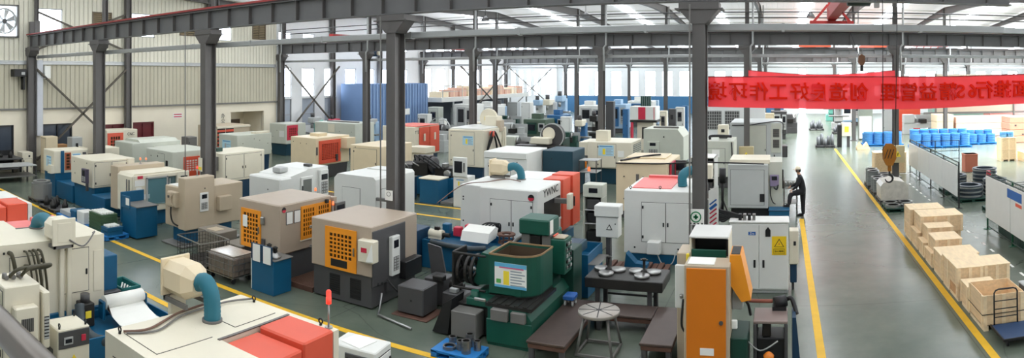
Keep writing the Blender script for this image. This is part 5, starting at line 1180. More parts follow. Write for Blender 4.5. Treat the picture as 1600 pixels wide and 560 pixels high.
# AC / AB / AA on the aisle
B = B_(-1.9, .05, 22.9, 24.6, 0, 2.0)
t = machine('cnc_machine', 'grey-white machine on the aisle with a lilac control box, beside the person in the cap', 'machine', B)
part(t, 'enclosure', mat('pale_grey_enamel', (192, 196, 194), .42, var=.03), (-1.9, -.45, 22.9, 24.6, .38, 1.95), b=.02); part(t, 'roof_slab', CREAM, (-1.85, -.4, 23.1, 24.6, 1.95, 2.1)); part(t, 'side_column', GREYGREEN, (-.45, .05, 23.15, 24.6, .38, 2.02)); part(t, 'base', BLACK, (-1.8, 0, 23.1, 24.5, 0, .38))
door_panel(t, B, 'F', .1, 1.3, .5, 1.75, mat('pale_grey_enamel', (192, 196, 194)), 1, hinges=False, latch=False); fpart(t, 'lever_latch', BLACK, B, 'F', 1.15, 1.32, .62, .9, 0, .05)
for i in range(2):
    for j in range(3): plug(t, B, 'F', .68+.07*i, 1.15+.08*j, .014)
control_panel(t, B_(-.45, .05, 23.15, 24.6, 0, 2), 'F', .06, .38, 1.15, 1.55, 0, .12, mat('lilac_case', (140, 128, 158), .5), (.2, .8, .55, .9), None)
cable(t, [(-.35, 23.1, 1.2), (-.38, 23.05, .9), (-.3, 23.05, .6), (-.2, 23.1, .5)], .018, BLACK); cable(t, [(-.1, 23.05, 1.2), (-.15, 23.0, 1.05), (-.25, 23.05, 1.1)], .03, BLACK); part(t, 'side_knobs', BLACK, (.05, .1, 23.4, 23.45, 1.0, 1.7))
B = B_(-.42, .3, 22.5, 23.05, 0, .42)
t = machine('tool_box', 'blue steel box at the foot of the aisle machine, next to the person', 'box', B); part(t, 'box_body', BLUE, B); part(t, 'lid_edge', DBLUE, (-.44, .32, 22.48, 23.06, .36, .4))
B = B_(-2.6, .07, 32.8, 36, 0, 2.75)
t = machine('cnc_machine', 'tall grey-white machine with two square mesh vents at its aisle edge', 'machine', B)
part(t, 'enclosure', mat('pale_grey_enamel', (192, 196, 194)), (-2.6, .07, 32.8, 36, .1, 2.75), b=.03); part(t, 'base', DGREY, (-2.5, 0, 32.9, 35.9, 0, .11)); door_panel(t, B, 'F', .9, 1.85, .3, 2.6, GREYGREEN, 1, hinges=False)
fpart(t, 'vent_panel', GREYGREEN, B, 'F', 2.1, 2.62, 1.2, 2.7, 0, .03)
for v in (1.45, 2.0): vent(t, B_(-2.6, .07, 32.77, 36, 0, 2.75), 'F', 2.2, 2.52, v, v+.42, MGREY, 8)
cable(t, [(-2.5, 32.78, 2.6), (-1.6, 32.75, 2.62), (-.8, 32.75, 2.75), (.05, 32.78, 2.76), (.1, 32.8, 2.2)], .025, BLACK); fpart(t, 'handle', BLACK, B, 'F', 2.25, 2.3, .7, 1.1, 0, .05); part(t, 'side_motor', DGREY, (.07, .35, 33.2, 34.0, .9, 1.5))
B = B_(-3.75, -2.15, 29.2, 31.3, 0, 2.15)
t = box_on_base(B, .5, 'cream machine with a mist box and black hose on its roof, by an aisle column', GREYGREEN, base=DGREY, seams=[('F', .35, 1.2, .6, 1.8, 1)]); fpart(t, 'paper_sheet', PAPER, B, 'F', .6, .95, 1.4, 1.75, .016, .022)
part(t, 'mist_box', CREAM, (-3.0, -2.5, 30.3, 30.8, 2.3, 2.8)); fpart(t, 'box_window', BLACK, B_(-3.0, -2.5, 30.3, 30.8, 0, 0), 'F', .17, .33, 2.45, 2.6, 0, .02); part(t, 'box_foot', DGREY, (-2.95, -2.55, 30.4, 30.7, 2.15, 2.3))
hose(t, [(-3.3, 29.8, 2.16), (-3.3, 29.8, 2.3), (-2.9, 29.8, 2.33), (-2.3, 29.9, 2.3)], .06, BLACK); cable(t, [(-2.25, 29.15, 2.1), (-2.22, 29.1, 1.6), (-2.22, 29.12, 1.0)], .03, BLACK)
B = B_(-3.6, -2.6, 25.2, 26.4, 0, 1.9)
t = machine('storage_rack', 'white steel rack with dark drawers, behind the machine with the lilac control box', 'rack', B)
part(t, 'rack_frame', WHITE, (-3.6, -3.55, 25.2, 26.4, 0, 1.9), (-2.65, -2.6, 25.2, 26.4, 0, 1.9), (-3.6, -2.6, 26.35, 26.4, 0, 1.9), (-3.6, -2.6, 25.2, 26.4, 1.85, 1.9))
for k in range(4): part(t, 'shelf', WHITE, (-3.55, -2.65, 25.2, 26.35, .2+.42*k, .24+.42*k)); part(t, 'drawer', DGREY if k % 2 else RUST, (-3.5, -2.7, 25.25, 26.2, .26+.42*k, .48+.42*k))
# column boxes with warning signs
for x, lab in ((-1.7, 'beige switch box with a yellow warning sign strapped to the column beside the aisle'), (5.8, 'beige switch box with a yellow warning sign on the column behind the crane hook')):
    t = thing('switch_box', lab, 'switch box', (x, 31.5, .8)); part(t, 'box_body', mat('khaki_box', (196, 180, 140), .5), (x-.36, x+.36, 31.4, 31.72, .8, 1.65), b=.015)
    q = MB(); q.prism([(x-.16, 1.1), (x+.16, 1.1), (x, 1.4)], 'y', 31.385, 31.395); o = q.build('warning_triangle', STICKY, t); q = MB(); q.prism([(x-.02, 1.15), (x+.02, 1.15), (x+.035, 1.3), (x-.01, 1.3)], 'y', 31.38, 31.384); q.build('bolt_mark', BLACK, o)
# ================================================================ green gear machine and its surroundings
t = machine('gear_shaper', 'dark green gear machine with an open coolant guard, a blue-topped notice and a tall head', 'machine', B_(-5.8, -4.3, 10.95, 13.7, 0, 0))
q = MB(); q.prism([(-5.4, 0), (-4.5, 0), (-4.5, .55), (-4.62, .72), (-5.4, .72)], 'y', 10.95, 13.7); q.build('bed', GREEN, t)
q = MB(); q.box(-5.45, -4.5, 10.95, 12.3, .72, .78); 
for k in range(5): q.box(-5.4+.18*k, -5.32+.18*k, 10.96, 12.3, .78, .8)
q.build('slide_table', DARKMETAL, t); part(t, 'front_block', MGREY, (-5.3, -4.95, 10.85, 11.0, .5, .72), (-4.9, -4.6, 10.88, 11.0, .5, .7)); part(t, 'apron', GREEN, (-5.42, -4.48, 10.92, 10.96, .05, .5))
# coolant guard: shell with rounded right corner
def shell(poly, th, z0, z1):
    n = len(poly); cx = sum(p[0] for p in poly)/n; cy = sum(p[1] for p in poly)/n
    inn = [(cx+(p[0]-cx)*(1-th), cy+(p[1]-cy)*(1-th)) for p in poly]
    vs = [(p[0], p[1], z) for z in (z0, z1) for p in poly]+[(p[0], p[1], z) for z in (z0, z1) for p in inn]; fs = []
    for i in range(n):
        j = (i+1) % n; fs += [(i, j, n+j, n+i), (2*n+j, 2*n+i, 3*n+i, 3*n+j), (n+i, n+j, 3*n+j, 3*n+i), (j, i, 2*n+i, 2*n+j)]
    return vs, fs
gp = [(-5.56, 12.3), (-5.56, 11.35), (-5.0, 11.35)]+[(-5.0+.42*math.sin(a), 11.77-.42*math.cos(a)) for a in [PI/2*i/6 for i in range(1, 7)]]+[(-4.58, 12.3)]
vs, fs = shell(gp, .05, .82, 1.6); q = MB(); q._add(vs, fs); q.build('coolant_guard', GREEN, t)
vs, fs = shell([(-5.07+(p[0]+5.07)*1.02, 11.85+(p[1]-11.85)*1.02) for p in gp], .055, 1.59, 1.625); q = MB(); q._add(vs, fs); q.build('guard_rim', mat('tan_rim', (150, 122, 86), .6), t)
vs, fs = shell([(-5.07+(p[0]+5.07)*.94, 11.85+(p[1]-11.85)*.94) for p in gp], .02, .83, 1.56); q = MB(); q._add(vs, fs); q.build('guard_lining', mat('rusty_lining', (84, 66, 48), .7, var=.2), t)
q = MB(); q.prism(gp, 'z', .8, .84); q.build('guard_floor', DARKMETAL, t)
Bp = B_(-5.5, -4.75, 11.35, 12, 0, 0); poster(t, Bp, 'F', .06, .74, .98, 1.46, PAPER, 6)
fpart(t, 'notice_top', mat('sky_blue_print', (96, 176, 214), .6, var=.05), Bp, 'F', .06, .74, 1.38, 1.46, .009, .012); fpart(t, 'notice_bottom', mat('sky_blue_print', (96, 176, 214)), Bp, 'F', .06, .74, .98, 1.03, .009, .012); fpart(t, 'notice_title', mat('pink_print', (206, 90, 130), .6), Bp, 'F', .16, .68, 1.36, 1.385, .0125, .0135); fpart(t, 'green_mark', mat('leaf_green', (90, 170, 80), .6), Bp, 'F', .1, .2, 1.06, 1.14, .012, .014)
part(t, 'column', GREEN, (-5.4, -4.8, 12.82, 13.5, .7, 1.75), b=.03); part(t, 'head', GREEN, (-5.45, -4.76, 12.55, 13.2, 1.74, 2.07), b=.03)
q = MB(); q.box(-4.76, -4.752, 12.62, 12.8, 1.76, 2.05); q.build('white_stripe', PAPER, t)
for x in (-5.42, -4.95): part(t, 'guide_post', MGREY, (x, x+.2, 12.62, 12.8, .85, 1.74))
part(t, 'ram', DARKMETAL, (-5.2, -4.97, 12.58, 12.8, 1.2, 1.72)); q = MB(); q.prism([(12.3, 1.15), (12.6, 1.15), (12.6, 1.5)], 'x', -5.15, -4.75); q.build('chip_chute', mat('pale_green', (90, 168, 136), .5), t)
hose(t, [(-5.5, 12.9, 1.6), (-5.6, 12.6, 1.5), (-5.5, 12.4, 1.2), (-5.3, 12.2, 1.0)], .04, MGREY, 'coolant_hose')
o = part(t, 'control_box', GREEN, (-4.74, -4.42, 12.6, 13.05, .95, 1.68), b=.02); Bk = B_(-4.74, -4.42, 12.6, 13.05, .95, 1.68)
for i in range(3):
    for j in range(5):
        q = MB(); q.fbox(Bk, 'R', .08+.12*i, .14+.12*i, 1.05+.12*j, 1.12+.12*j, 0, .03, 0, .008); q.build('button', (STEEL, BLACK, LGREY)[(i+j) % 3], o)
part(t, 'paper_pad', BEIGE, (-4.7, -4.45, 12.65, 12.95, 1.68, 1.72)); part(t, 'rear_box', DGREEN, (-4.7, -4.4, 13.1, 13.7, .1, 1.35)); part(t, 'handle_cover', RED, (-4.7, -4.66, 12.62, 12.9, 1.72, 1.76))
q = MB(); q.prism([(-6.1, .8), (-5.57, .9), (-5.57, 1.45), (-5.9, 1.5), (-6.0, 1.3)], 'y', 11.7, 12.3); q.build('gear_housing', GREEN, t)
for k, (x, r) in enumerate(((-6.05, .33), (-6.2, .3), (-6.38, .3))):
    q = MB(); q.lathe([(r-.05, -.03), (r, -.03), (r, .03), (r-.05, .03), (r-.05, -.03)], (x, 11.8, 1.1), 24, 0, 'x', False)
    for a in range(4): q.beam((x, 11.8, 1.1), (x, 11.8+(r-.03)*math.cos(a*PI/2+.4), 1.1+(r-.03)*math.sin(a*PI/2+.4)), .04, .04)
    q.build('hand_wheel', DARKMETAL, t)
part(t, 'wheel_frame', DARKMETAL, (-6.5, -6.45, 11.5, 12.1, .75, 1.5), (-6.5, -5.72, 11.5, 11.54, .75, .8), (-6.5, -5.72, 11.5, 11.54, 1.45, 1.5), (-6.5, -5.72, 12.06, 12.1, .75, .8))
q = MB(); q.cyl((-6.5, 11.8, 1.1), (-5.7, 11.8, 1.1), .05, 12); q.build('shaft', STEEL, t)
part(t, 'left_wing', GREEN, (-6.0, -5.4, 11.2, 12.2, .55, .72)); q = MB(); q.prism([(-6.6, .03), (-6.25, .03), (-6.15, .75), (-6.35, .62)], 'y', 10.9, 11.4); q.build('chip_chute_plate', BLACK, t)
part(t, 'chip_hopper', DARKMETAL, (-6.25, -5.45, 11.2, 11.9, .03, .6)); part(t, 'grey_locker', MGREY, (-6.15, -5.6, 10.85, 11.2, .05, .55)); part(t, 'lever', STEEL, (-5.7, -5.45, 10.95, 11.0, .78, .84)); q = MB(); q.cyl((-5.85, 11.3, .6), (-5.85, 11.3, .85), .08, 12); q.build('pump_motor', GREEN, t)

# platforms
def platform(x0, x1, y0, y1, label, h=.36):
    t = thing('work_platform', label, 'platform', ((x0+x1)/2, (y0+y1)/2, 0)); part(t, 'plate', TABLETOP, (x0, x1, y0, y1, h-.05, h), b=.01); part(t, 'skirt', RUST, (x0+.02, x1-.02, y0+.02, y0+.05, h-.14, h-.05), (x0+.02, x0+.05, y0+.05, y1-.02, h-.14, h-.05), (x1-.05, x1-.02, y0+.05, y1-.02, h-.14, h-.05))
    for x in (x0+.08, x1-.08):
        for y in (y0+.08, y1-.08): part(t, 'leg', DGREY, (x-.05, x+.05, y-.05, y+.05, 0, h-.05))
    return t
platform(-4.46, -3.72, 10.6, 12.95, 'brown steel working platform along the right side of the green machine')
platform(-3.7, -2.52, 12.3, 12.95, 'brown steel platform bridging between the two long ones, behind the slotted round table')
platform(-2.5, -1.9, 11.1, 12.95, 'brown steel platform beside the tall orange cabinet')
t = thing('foot_trolley', 'tiny blue topped trolley standing on the brown platform by the green machine', 'trolley', (-4.3, 12.6, .36))
part(t, 'top', mat('bright_blue', (40, 96, 170), .5), (-4.42, -4.18, 12.45, 12.75, .48, .58), b=.02)
for x in (-4.38, -4.22):
    for y in (12.5, 12.7): q = MB(); q.cyl((x-.015, y, .4), (x+.015, y, .4), .04, 12); q.box(x-.02, x+.02, y-.02, y+.02, .42, .5); q.build('castor', LGREY, t)
t = thing('round_table', 'round slotted steel table top on splayed legs between the brown platforms', 'table', (-3.33, 11.4, 0))
q = MB(); q.lathe([(.36, .70), (.39, .71), (.39, .76), (.385, .77), (.0001, .77)], (-3.33, 11.4, 0), 40, 0)
q.build('table_top', mat('ground_steel', (176, 170, 162), .4, .3, var=.08), t)
for k in range(8):
    a = 2*PI*k/8+.2; c, s = math.cos(a), math.sin(a); q = MB(); q.beam((-3.33+.05*c, 11.4+.05*s, .7705), (-3.33+.38*c, 11.4+.38*s, .7705), .022, .004); q.build('slot', BLACK, t)
q = MB(); q.cyl((-3.33, 11.4, .771), (-3.33, 11.4, .773), .05, 14); q.build('centre_bore', BLACK, t)
for sx in (-1, 1):
    for sy in (-1, 1): q = MB(); q.cyl((-3.33+.22*sx, 11.4+.22*sy, .7), (-3.33+.34*sx, 11.4+.34*sy, .02), .025, 10); q.build('leg', MGREY, t)
q = MB(); q.box(-3.69, -2.97, 11.04, 11.08, .02, .06); q.box(-3.69, -2.97, 11.72, 11.76, .02, .06); q.box(-3.69, -3.65, 11.08, 11.72, .02, .06); q.box(-3.01, -2.97, 11.08, 11.72, .02, .06); q.build('base_frame', MGREY, t)
t = thing('surface_table', 'dark cast iron table carrying two clover-shaped fixtures', 'table', (-3.3, 13.55, 0))
part(t, 'table_top', mat('cast_iron', (50, 49, 47), .4, .3, var=.1), (-4.15, -2.45, 13.1, 14.05, .58, .8), b=.015)
for x in (-3.9, -2.75):
    for y in (13.25, 13.9): part(t, 'leg', DGREY, (x-.05, x+.05, y-.05, y+.05, 0, .58))
part(t, 'stretcher', DGREY, (-3.9, -2.75, 13.23, 13.27, .2, .25), (-3.9, -2.75, 13.88, 13.92, .2, .25))
for x, lab in ((-3.75, 'left one of the two three-lobed steel fixtures on the dark iron table'), (-2.95, 'right one of the two three-lobed steel fixtures on the dark iron table')):
    t = thing('clover_fixture', lab, 'fixture', (x, 13.6, .8))
    for k in range(3):
        a = PI/2+2*PI*k/3+PI/3; q = MB(); cx, cy = x+.22*math.cos(a), 13.6+.22*math.sin(a)
        q.lathe([(.16, .0), (.17, .02), (.17, .055), (.14, .065), (.0001, .065)], (cx, cy, .8), 20); q.beam((x, 13.6, .83), (cx, cy, .83), .08, .05); q.build('lobe', STEEL, t)
    q = MB(); q.lathe([(.07, 0), (.07, .08), (.03, .1), (.03, .3), (.05, .3), (.05, .34), (.0001, .34)], (x, 13.6, .8), 14); q.build('post', DARKMETAL, t)
    q = MB(); q.beam((x-.08, 13.6, 1.12), (x+.08, 13.6, 1.12), .02, .02); q.build('tommy_bar', STEEL, t)
t = thing('pallet', 'bright blue plastic pallet with steel rings at the bottom, before the green machine', 'pallet', (-5.61, 10.24, 0)); pallet(t, -6.06, -5.17, 9.95, 10.53)
RINGS = mat('ring_steel_bright', (138, 136, 134), .3, .8, var=.1)
first = None
for (x, y, n, R, lab) in ((-5.86, 10.42, 2, .075, 'low rear stack'), (-5.78, 10.15, 1, .125, 'single wide ring'), (-5.58, 10.2, 3, .07, 'middle stack'), (-5.5, 10.42, 4, .075, 'rear middle stack'), (-5.42, 10.12, 4, .085, 'front stack'), (-5.3, 10.33, 3, .07, 'stack by the green machine')):
    for k in range(n):
        z = .14+k*.058; l_ = '%s gear ring in the %s on the bright blue pallet' % (LEVEL[k], lab)
        if first is None:
            first = thing('steel_ring', l_, 'ring', (0, 0, 0), 'steel rings on the blue pallet'); q = MB(); q.ring((0, 0, 0), 1, .78, 0, .054, 28); q.build('outer_ring', RINGS, first); q = MB(); q.ring((0, 0, 0), .8, .7, .01, .044, 24); q.build('inner_ring', DARKMETAL, first); o = first
        else: o = dup(first, (0, 0, 0), l_)
        o.location = (x, y, z); o.scale = (R, R, 1)

# tall orange cabinet machine at the platform
B = B_(-1.6, -.84, 10.5, 11.3, 0, 1.97)
t = machine('gear_machine', 'tall machine with a full orange door, white hooded top and slanted orange chute', 'machine', B)
part(t, 'body', BEIGE, (-1.6, -.84, 10.5, 11.02, .03, 1.97), b=.012); fpart(t, 'front_door', DORANGE, B, 'F', .04, .7, .06, 1.93, 0, .025, .01)
q = MB(); q.lathe([(.035, 0), (.035, .02), (.02, .03)], (-.98, 10.48, 1.05), 14, 0, 'y'); o = q.build('door_lock', DGREY, t); o.location = (0, -.035, 0); fpart(t, 'name_plate', PAPER, B, 'F', .27, .5, .5, .62, .025, .032)
part(t, 'hood', WHITE, (-1.64, -.93, 11.36, 12.25, 2.2, 2.25)); part(t, 'hood_inside', BLACK, (-1.6, -.97, 11.9, 12.2, 1.7, 2.2))
part(t, 'hood_cheek', CREAM, (-1.64, -1.6, 11.4, 12.2, 1.7, 2.2), (-.97, -.93, 11.4, 12.2, 1.7, 2.2)); part(t, 'green_tray', GREEN, (-1.6, -.97, 11.38, 11.42, 1.7, 2.0)); part(t, 'hood_support', BEIGE, (-1.85, -1.62, 11.3, 11.9, .02, 1.95)); part(t, 'column_body', DGREY, (-1.6, -.95, 11.42, 12.2, .02, 1.7))
part(t, 'roof_sheet', PAPER, (-1.55, -1.1, 10.55, 10.95, 1.97, 1.99)); q = MB(); q.beam((-.95, 11.35, 1.9), (-.95, 11.35, 2.2), .03, .03); q.build('lever', BLACK, t)
q = MB(); q.prism([(-.86, 2.09), (-.67, 2.09), (-.5, 1.34), (-.66, 1.3), (-.86, 1.6)], 'y', 10.75, 11.35); q.build('slanted_chute', ORANGE, t); q = MB(); q.prism([(-.84, 2.093), (-.69, 2.093), (-.69, 2.1), (-.84, 2.1)], 'y', 10.8, 11.3); q.build('chute_mouth', BLACK, t)
part(t, 'left_panel', WHITE, (-1.82, -1.62, 10.9, 10.95, 1.1, 1.85)); q = MB(); q.cyl((-1.7, 10.85, 1.3), (-1.7, 10.85, 1.36), .03, 10); q.build('knob', STEEL, t); cable(t, [(-1.66, 10.8, 1.3), (-1.68, 10.75, .9), (-1.64, 10.8, .75)], .02, BLACK)
part(t, 'valve_block', LGREY, (-.84, -.65, 10.95, 11.25, 1.1, 1.55)); part(t, 'socket', PAPER, (-.82, -.72, 10.6, 10.65, .9, 1.05)); part(t, 'green_base', DGREEN, (-.84, -.55, 10.6, 11.4, .02, .75)); part(t, 'yellow_tag', STICKY, (-1.68, -1.62, 11.25, 11.3, 1.75, 1.95))
cable(t, [(-.7, 10.9, 2.05), (-.68, 10.85, 1.7), (-.6, 10.8, 1.35), (-.55, 10.9, 1.2), (-.52, 11.0, 1.0)], .025, BLACK)
t = thing('pump_unit', 'open frame pump tank with a dusty steel lid and black motor by the orange door', 'pump', (-.2, 11.2, 0))
x0, x1, y0, y1 = -.47, .12, 10.9, 11.55
part(t, 'lid', mat('dusty_lid', (150, 134, 128), .45, .3), (x0, x1, y0, y1, .88, .93), b=.01)
for x in (x0+.03, x1-.03):
    for y in (y0+.03, y1-.03): part(t, 'leg', DGREY, (x-.03, x+.03, y-.03, y+.03, 0, .88))
part(t, 'tank', BLACK, (x0+.06, x1-.06, y0+.1, y1-.04, .15, .6)); part(t, 'lower_frame', DGREY, (x0, x1, y0, y0+.04, .08, .14)); part(t, 'pump_core', DARKMETAL, (x0+.15, x0+.3, y0+.15, y0+.4, .6, .86))
q = MB(); q.cyl((-.12, 11.45, 1.05), (.1, 11.5, 1.08), .1, 16); q.box(-.15, .1, 11.38, 11.55, .93, 1.0); q.build('motor', BLACK, t)
cable(t, [(.1, 11.5, 1.1), (.2, 11.45, 1.12), (.28, 11.3, .9)], .04, BLACK); cable(t, [(-.75, 11.2, 1.2), (-.5, 11.35, 1.12), (-.15, 11.45, 1.08)], .035, mat('reddish_hose', (140, 78, 60), .6)); cable(t, [(-.6, 10.95, .6), (-.35, 10.85, .45), (-.05, 10.88, .6)], .012, LGREY)
q = MB(); q.prism([(.2, .15), (.34, .12), (.26, .95), (.2, .95)], 'y', 11.0, 11.5); q.build('splash_plate', DBLUE, t); q = MB(); q.lathe([(.0001, .12), (.08, .12), (.09, .2), (.05, .24), (.02, .26)], (-.2, 10.55, .3), 14); q.box(-.22, -.18, 10.53, 10.57, .02, .42); q.build('orange_valve', DORANGE, t)
# electrical cabinet with the warning sign
B = B_(-1.2, .18, 15.0, 15.55, 0, 1.66)
t = machine('electrical_cabinet', 'white two-door electrical cabinet with a yellow high voltage warning sign', 'cabinet', B)
part(t, 'cabinet_body', WHITE, (-1.2, .18, 15.02, 15.6, .08, 1.66), b=.012); part(t, 'plinth', LGREY, (-1.18, .16, 15.05, 15.55, 0, .09)); part(t, 'roof', WHITE, (-1.22, .2, 14.98, 15.62, 1.66, 1.7))
for u0, u1, s in ((.02, .685, 1), (.695, 1.36, -1)):
    o = fpart(t, 'door', WHITE, B, 'F', u0, u1, .12, 1.63, -.02, .012, .006); lu = u1-.1 if s > 0 else u0+.1
    fpart(o, 'handle', BLACK, B, 'F', lu-.025, lu+.025, .62, .8, .01, .03); 
fpart(t, 'logo_plate', mat('label_blue', (36, 96, 170), .5), B, 'F', .44, .61, 1.38, 1.46, .012, .018); text('lettering', 'Zns', PAPER, .075, t, (-.675, 14.98, 1.42), FACEROT['F'])
q = MB(); q.prism([(-.36, 1.35), (-.24, 1.35), (-.24, 1.5), (-.3, 1.58), (-.36, 1.5)], 'y', 14.972, 14.985); q.build('black_tag', BLACK, t)
fpart(t, 'warning_sign', mat('sign_yellow', (246, 206, 30), .5, var=0), B, 'F', .99, 1.33, .92, 1.36, .012, .02)
def tri(t, name, cx, cz, r, y0, y1, m): q = MB(); q.prism([(cx-r*.95, cz-r*.55), (cx+r*.95, cz-r*.55), (cx, cz+r)], 'y', y0, y1); return q.build(name, m, t)
tri(t, 'sign_triangle', -.04, 1.18, .125, 14.976, 14.98, BLACK); tri(t, 'sign_triangle_fill', -.04, 1.177, .1, 14.972, 14.977, MATS['sign_yellow'])
q = MB(); q.prism([(-.055, 1.17), (-.035, 1.17), (-.06, 1.13), (-.02, 1.185), (-.04, 1.185), (-.025, 1.24)], 'y', 14.969, 14.973); q.build('lightning_bolt', CRIMSON, t)
q = MB()
for (a, b, c, d) in ((-.17, .09, 1.06, 1.066), (-.17, .09, .95, .956), (-.17, -.164, .95, 1.066), (.084, .09, .95, 1.066)): q.box(a, b, 14.974, 14.98, c, d)
q.build('text_frame', BLACK, t); text('lettering', '当心触电', BLACK, .055, t, (-.04, 14.976, 1.006), FACEROT['F'])
part(t, 'side_box', CREAM, (.2, .42, 15.15, 15.5, .65, 1.45)); fpart(t, 'side_socket', BLACK, B_(.2, .42, 15.15, 15.5, 0, 0), 'F', .1, .16, 1.1, 1.2, 0, .02); part(t, 'side_foot', DBLUE, (.22, .38, 15.2, 15.5, .2, .65)); part(t, 'side_leg', DGREY, (.26, .32, 15.3, 15.4, 0, .2))
for k in range(4): q = MB(); q.box(-1.0+.11*k, -.93+.11*k, 15.1, 15.25, 1.7, 1.84); q.build('cable_connector', STEEL if k % 2 else BLACK, t)
for k in range(6): cable(t, [(-.98+.03*k, 15.35, 1.72), (-1.2, 15.38, 1.72+.02*k), (-1.42-.02*k, 15.42, 1.6+.06*k), (-1.62-.01*k, 15.5, 1.8+.07*k), (-1.74-.01*k, 15.65, 2.15+.05*k), (-1.9, 16.0, 2.45+.02*k), (-2.05, 16.6, 2.2)], .028, BLACK)
# column notices, light board, tripod
t = thing('first_aid_sign', 'white sign with a green round cross mark on the thick front column', 'sign', (-1.72, 13.12, 2.05)); q = MB(); q.box(-1.92, -1.58, 13.1, 13.12, 2.03, 2.36, 0, .004); q.build('plate', PAPER, t)
q = MB(); q.lathe([(.09, -.004), (.115, -.004), (.115, 0), (.09, 0), (.09, -.004)], (-1.75, 13.099, 2.2), 24, 0, 'y', False); q.build('green_ring', mat('sign_green', (30, 130, 80), .5), t); q = MB(); q.box(-1.8, -1.7, 13.094, 13.099, 2.18, 2.22); q.box(-1.77, -1.73, 13.094, 13.099, 2.15, 2.25); q.build('cross', MATS['sign_green'], t)
for k in range(4): q = MB(); q.box(-1.88+.08*k, -1.84+.08*k, 13.094, 13.1, 2.05, 2.08); q.build('corner_dot', DGREY, t)
t = thing('notice_board', 'white notice board with slanting blue and red stripes beside the thick front column', 'board', (-1.45, 13.9, .0)); q = MB(); q.prism([(-1.58, 1.7), (-1.36, 1.7), (-1.36, 2.72), (-1.58, 2.6)], 'y', 13.9, 13.93); q.build('board', PAPER, t)
for k in range(6): q = MB(); q.beam((-1.55, 13.895, 1.8+.1*k), (-1.4, 13.895, 1.92+.1*k), .004, .03 if k != 4 else .06); q.build('stripe', CRIMSON if k < 4 else mat('label_blue', (36, 96, 170)), t)
part(t, 'post', MGREY, (-1.5, -1.46, 13.93, 13.97, 0, 1.9))
t = thing('light_stand', 'black lamp on a tripod stand before the machine with the lilac box', 'stand', (-2.0, 21.9, 0))
q = MB(); q.cyl((-2.0, 21.9, .5), (-2.0, 21.9, 1.7), .05, 10); q.build('pole', BLACK, t); q = MB(); q.cyl((-2.0, 21.9, 1.45), (-2.0, 21.9, 1.95), .12, 14); q.build('lamp_head', BLACK, t)
for k in range(3): a = 2*PI*k/3; q = MB(); q.cyl((-2.0, 21.9, .9), (-2.0+.35*math.cos(a), 21.9+.35*math.sin(a), .02), .025, 8); q.build('leg', BLACK, t)
t = thing('column_sign', 'small white tag with a round mark on the tall column behind the taupe machine', 'sign', (-9.1, 13.1, 2.0)); q = MB(); q.box(-9.32, -9.1, 13.1, 13.12, 2.0, 2.25); q.build('plate', PAPER, t); q = MB(); q.lathe([(.05, -.005), (.06, -.005), (.06, 0), (.05, 0), (.05, -.005)], (-9.21, 13.098, 2.16), 18, 0, 'y', False); q.build('round_mark', BLACK, t)
t = thing('column_sign', 'cream tag on the second front column, beside a thin conduit', 'sign', (-16.7, 13.1, 1.9)); q = MB(); q.box(-16.86, -16.66, 13.1, 13.12, 1.95, 2.4); q.build('plate', CREAM, t); q = MB(); q.box(-16.84, -16.68, 13.09, 13.1, 2.0, 2.1); q.build('yellow_band', STICKY, t)
for x, y in ((-9.35, 12.95), (-17.05, 12.7), (-1.87, 13.05)):
    q = MB(); q.cyl((x, y, .0), (x, y, 6.6), .018, 8); tag(q.build('conduit', MGREY), {(-9.35): 'thin conduit rising beside the column behind the taupe machine', (-17.05): 'thin conduit rising beside the second front column', (-1.87): 'thin conduit on the beside the thick front column'}[x], 'conduit')
q = MB(); q.box(WX+.05, WX+.27, 13.75, 14.1, 1.9, 6.0); tag(q.build('wall_trunking', mat('pale_trunk', (196, 200, 206), .4)), 'pale vertical cable trunking beside the column on the ribbed wall', 'trunking')
# ================================================================ banners
def cloth_mat(name, rgb, tr):
    m = bpy.data.materials.new(name); m.use_nodes = True; nt = m.node_tree; N = nt.nodes; L = nt.links
    out = N['Material Output']; N.remove(N['Principled BSDF'])
    d = N.new('ShaderNodeBsdfDiffuse'); d.inputs[0].default_value = (*lin(rgb), 1)
    tl = N.new('ShaderNodeBsdfTranslucent'); tl.inputs[0].default_value = (*lin(rgb), 1)
    tp = N.new('ShaderNodeBsdfTransparent'); tp.inputs[0].default_value = (1, .6, .62, 1)
    a = N.new('ShaderNodeMixShader'); a.inputs[0].default_value = .6; L.new(d.outputs[0], a.inputs[1]); L.new(tl.outputs[0], a.inputs[2])
    b = N.new('ShaderNodeMixShader'); b.inputs[0].default_value = tr; L.new(a.outputs[0], b.inputs[1]); L.new(tp.outputs[0], b.inputs[2])
    L.new(b.outputs[0], out.inputs[0]); MATS[name] = m; return m
BANNER = cloth_mat('red_banner_cloth', (255, 118, 124), .14); BANNERTXT = cloth_mat('banner_lettering', (252, 72, 50), .0)
def banner(label, x0, x1, y, ztop, zbot, sag, wr=.02):
    t = thing('banner', label, 'banner', ((x0+x1)/2, y, zbot(0)), 'red slogan banners'); n = 60; vs = []; fs = []
    rows_ = 6
    for k in range(2):
        for i in range(n+1):
            u = i/n; x = x0+(x1-x0)*u
            for j in range(rows_+1):
                v = j/rows_; z = zbot(u)+(ztop(u)-zbot(u))*v; yy = y+wr*math.sin(u*17+v*2)*(1-v*.7)+wr*.6*math.sin(u*41+v*5)
                vs.append((x, yy+k*.003, z))
    R_ = rows_+1; M_ = (n+1)*R_
    for i in range(n):
        for j in range(rows_):
            a = i*R_+j; fs.append((a, a+R_, a+R_+1, a+1)); b = a+M_; fs.append((b+1, b+R_+1, b+R_, b))
    q = MB(); q._add(vs, fs, 0, True); q.build('cloth', BANNER, t)
    q = MB(); q.tube([(x0+(x1-x0)*i/20, y, ztop(i/20)) for i in range(21)], .01, 6); q.build('hanging_cord', mat('cord_dark_red', (120, 20, 24), .7), t)
    return t
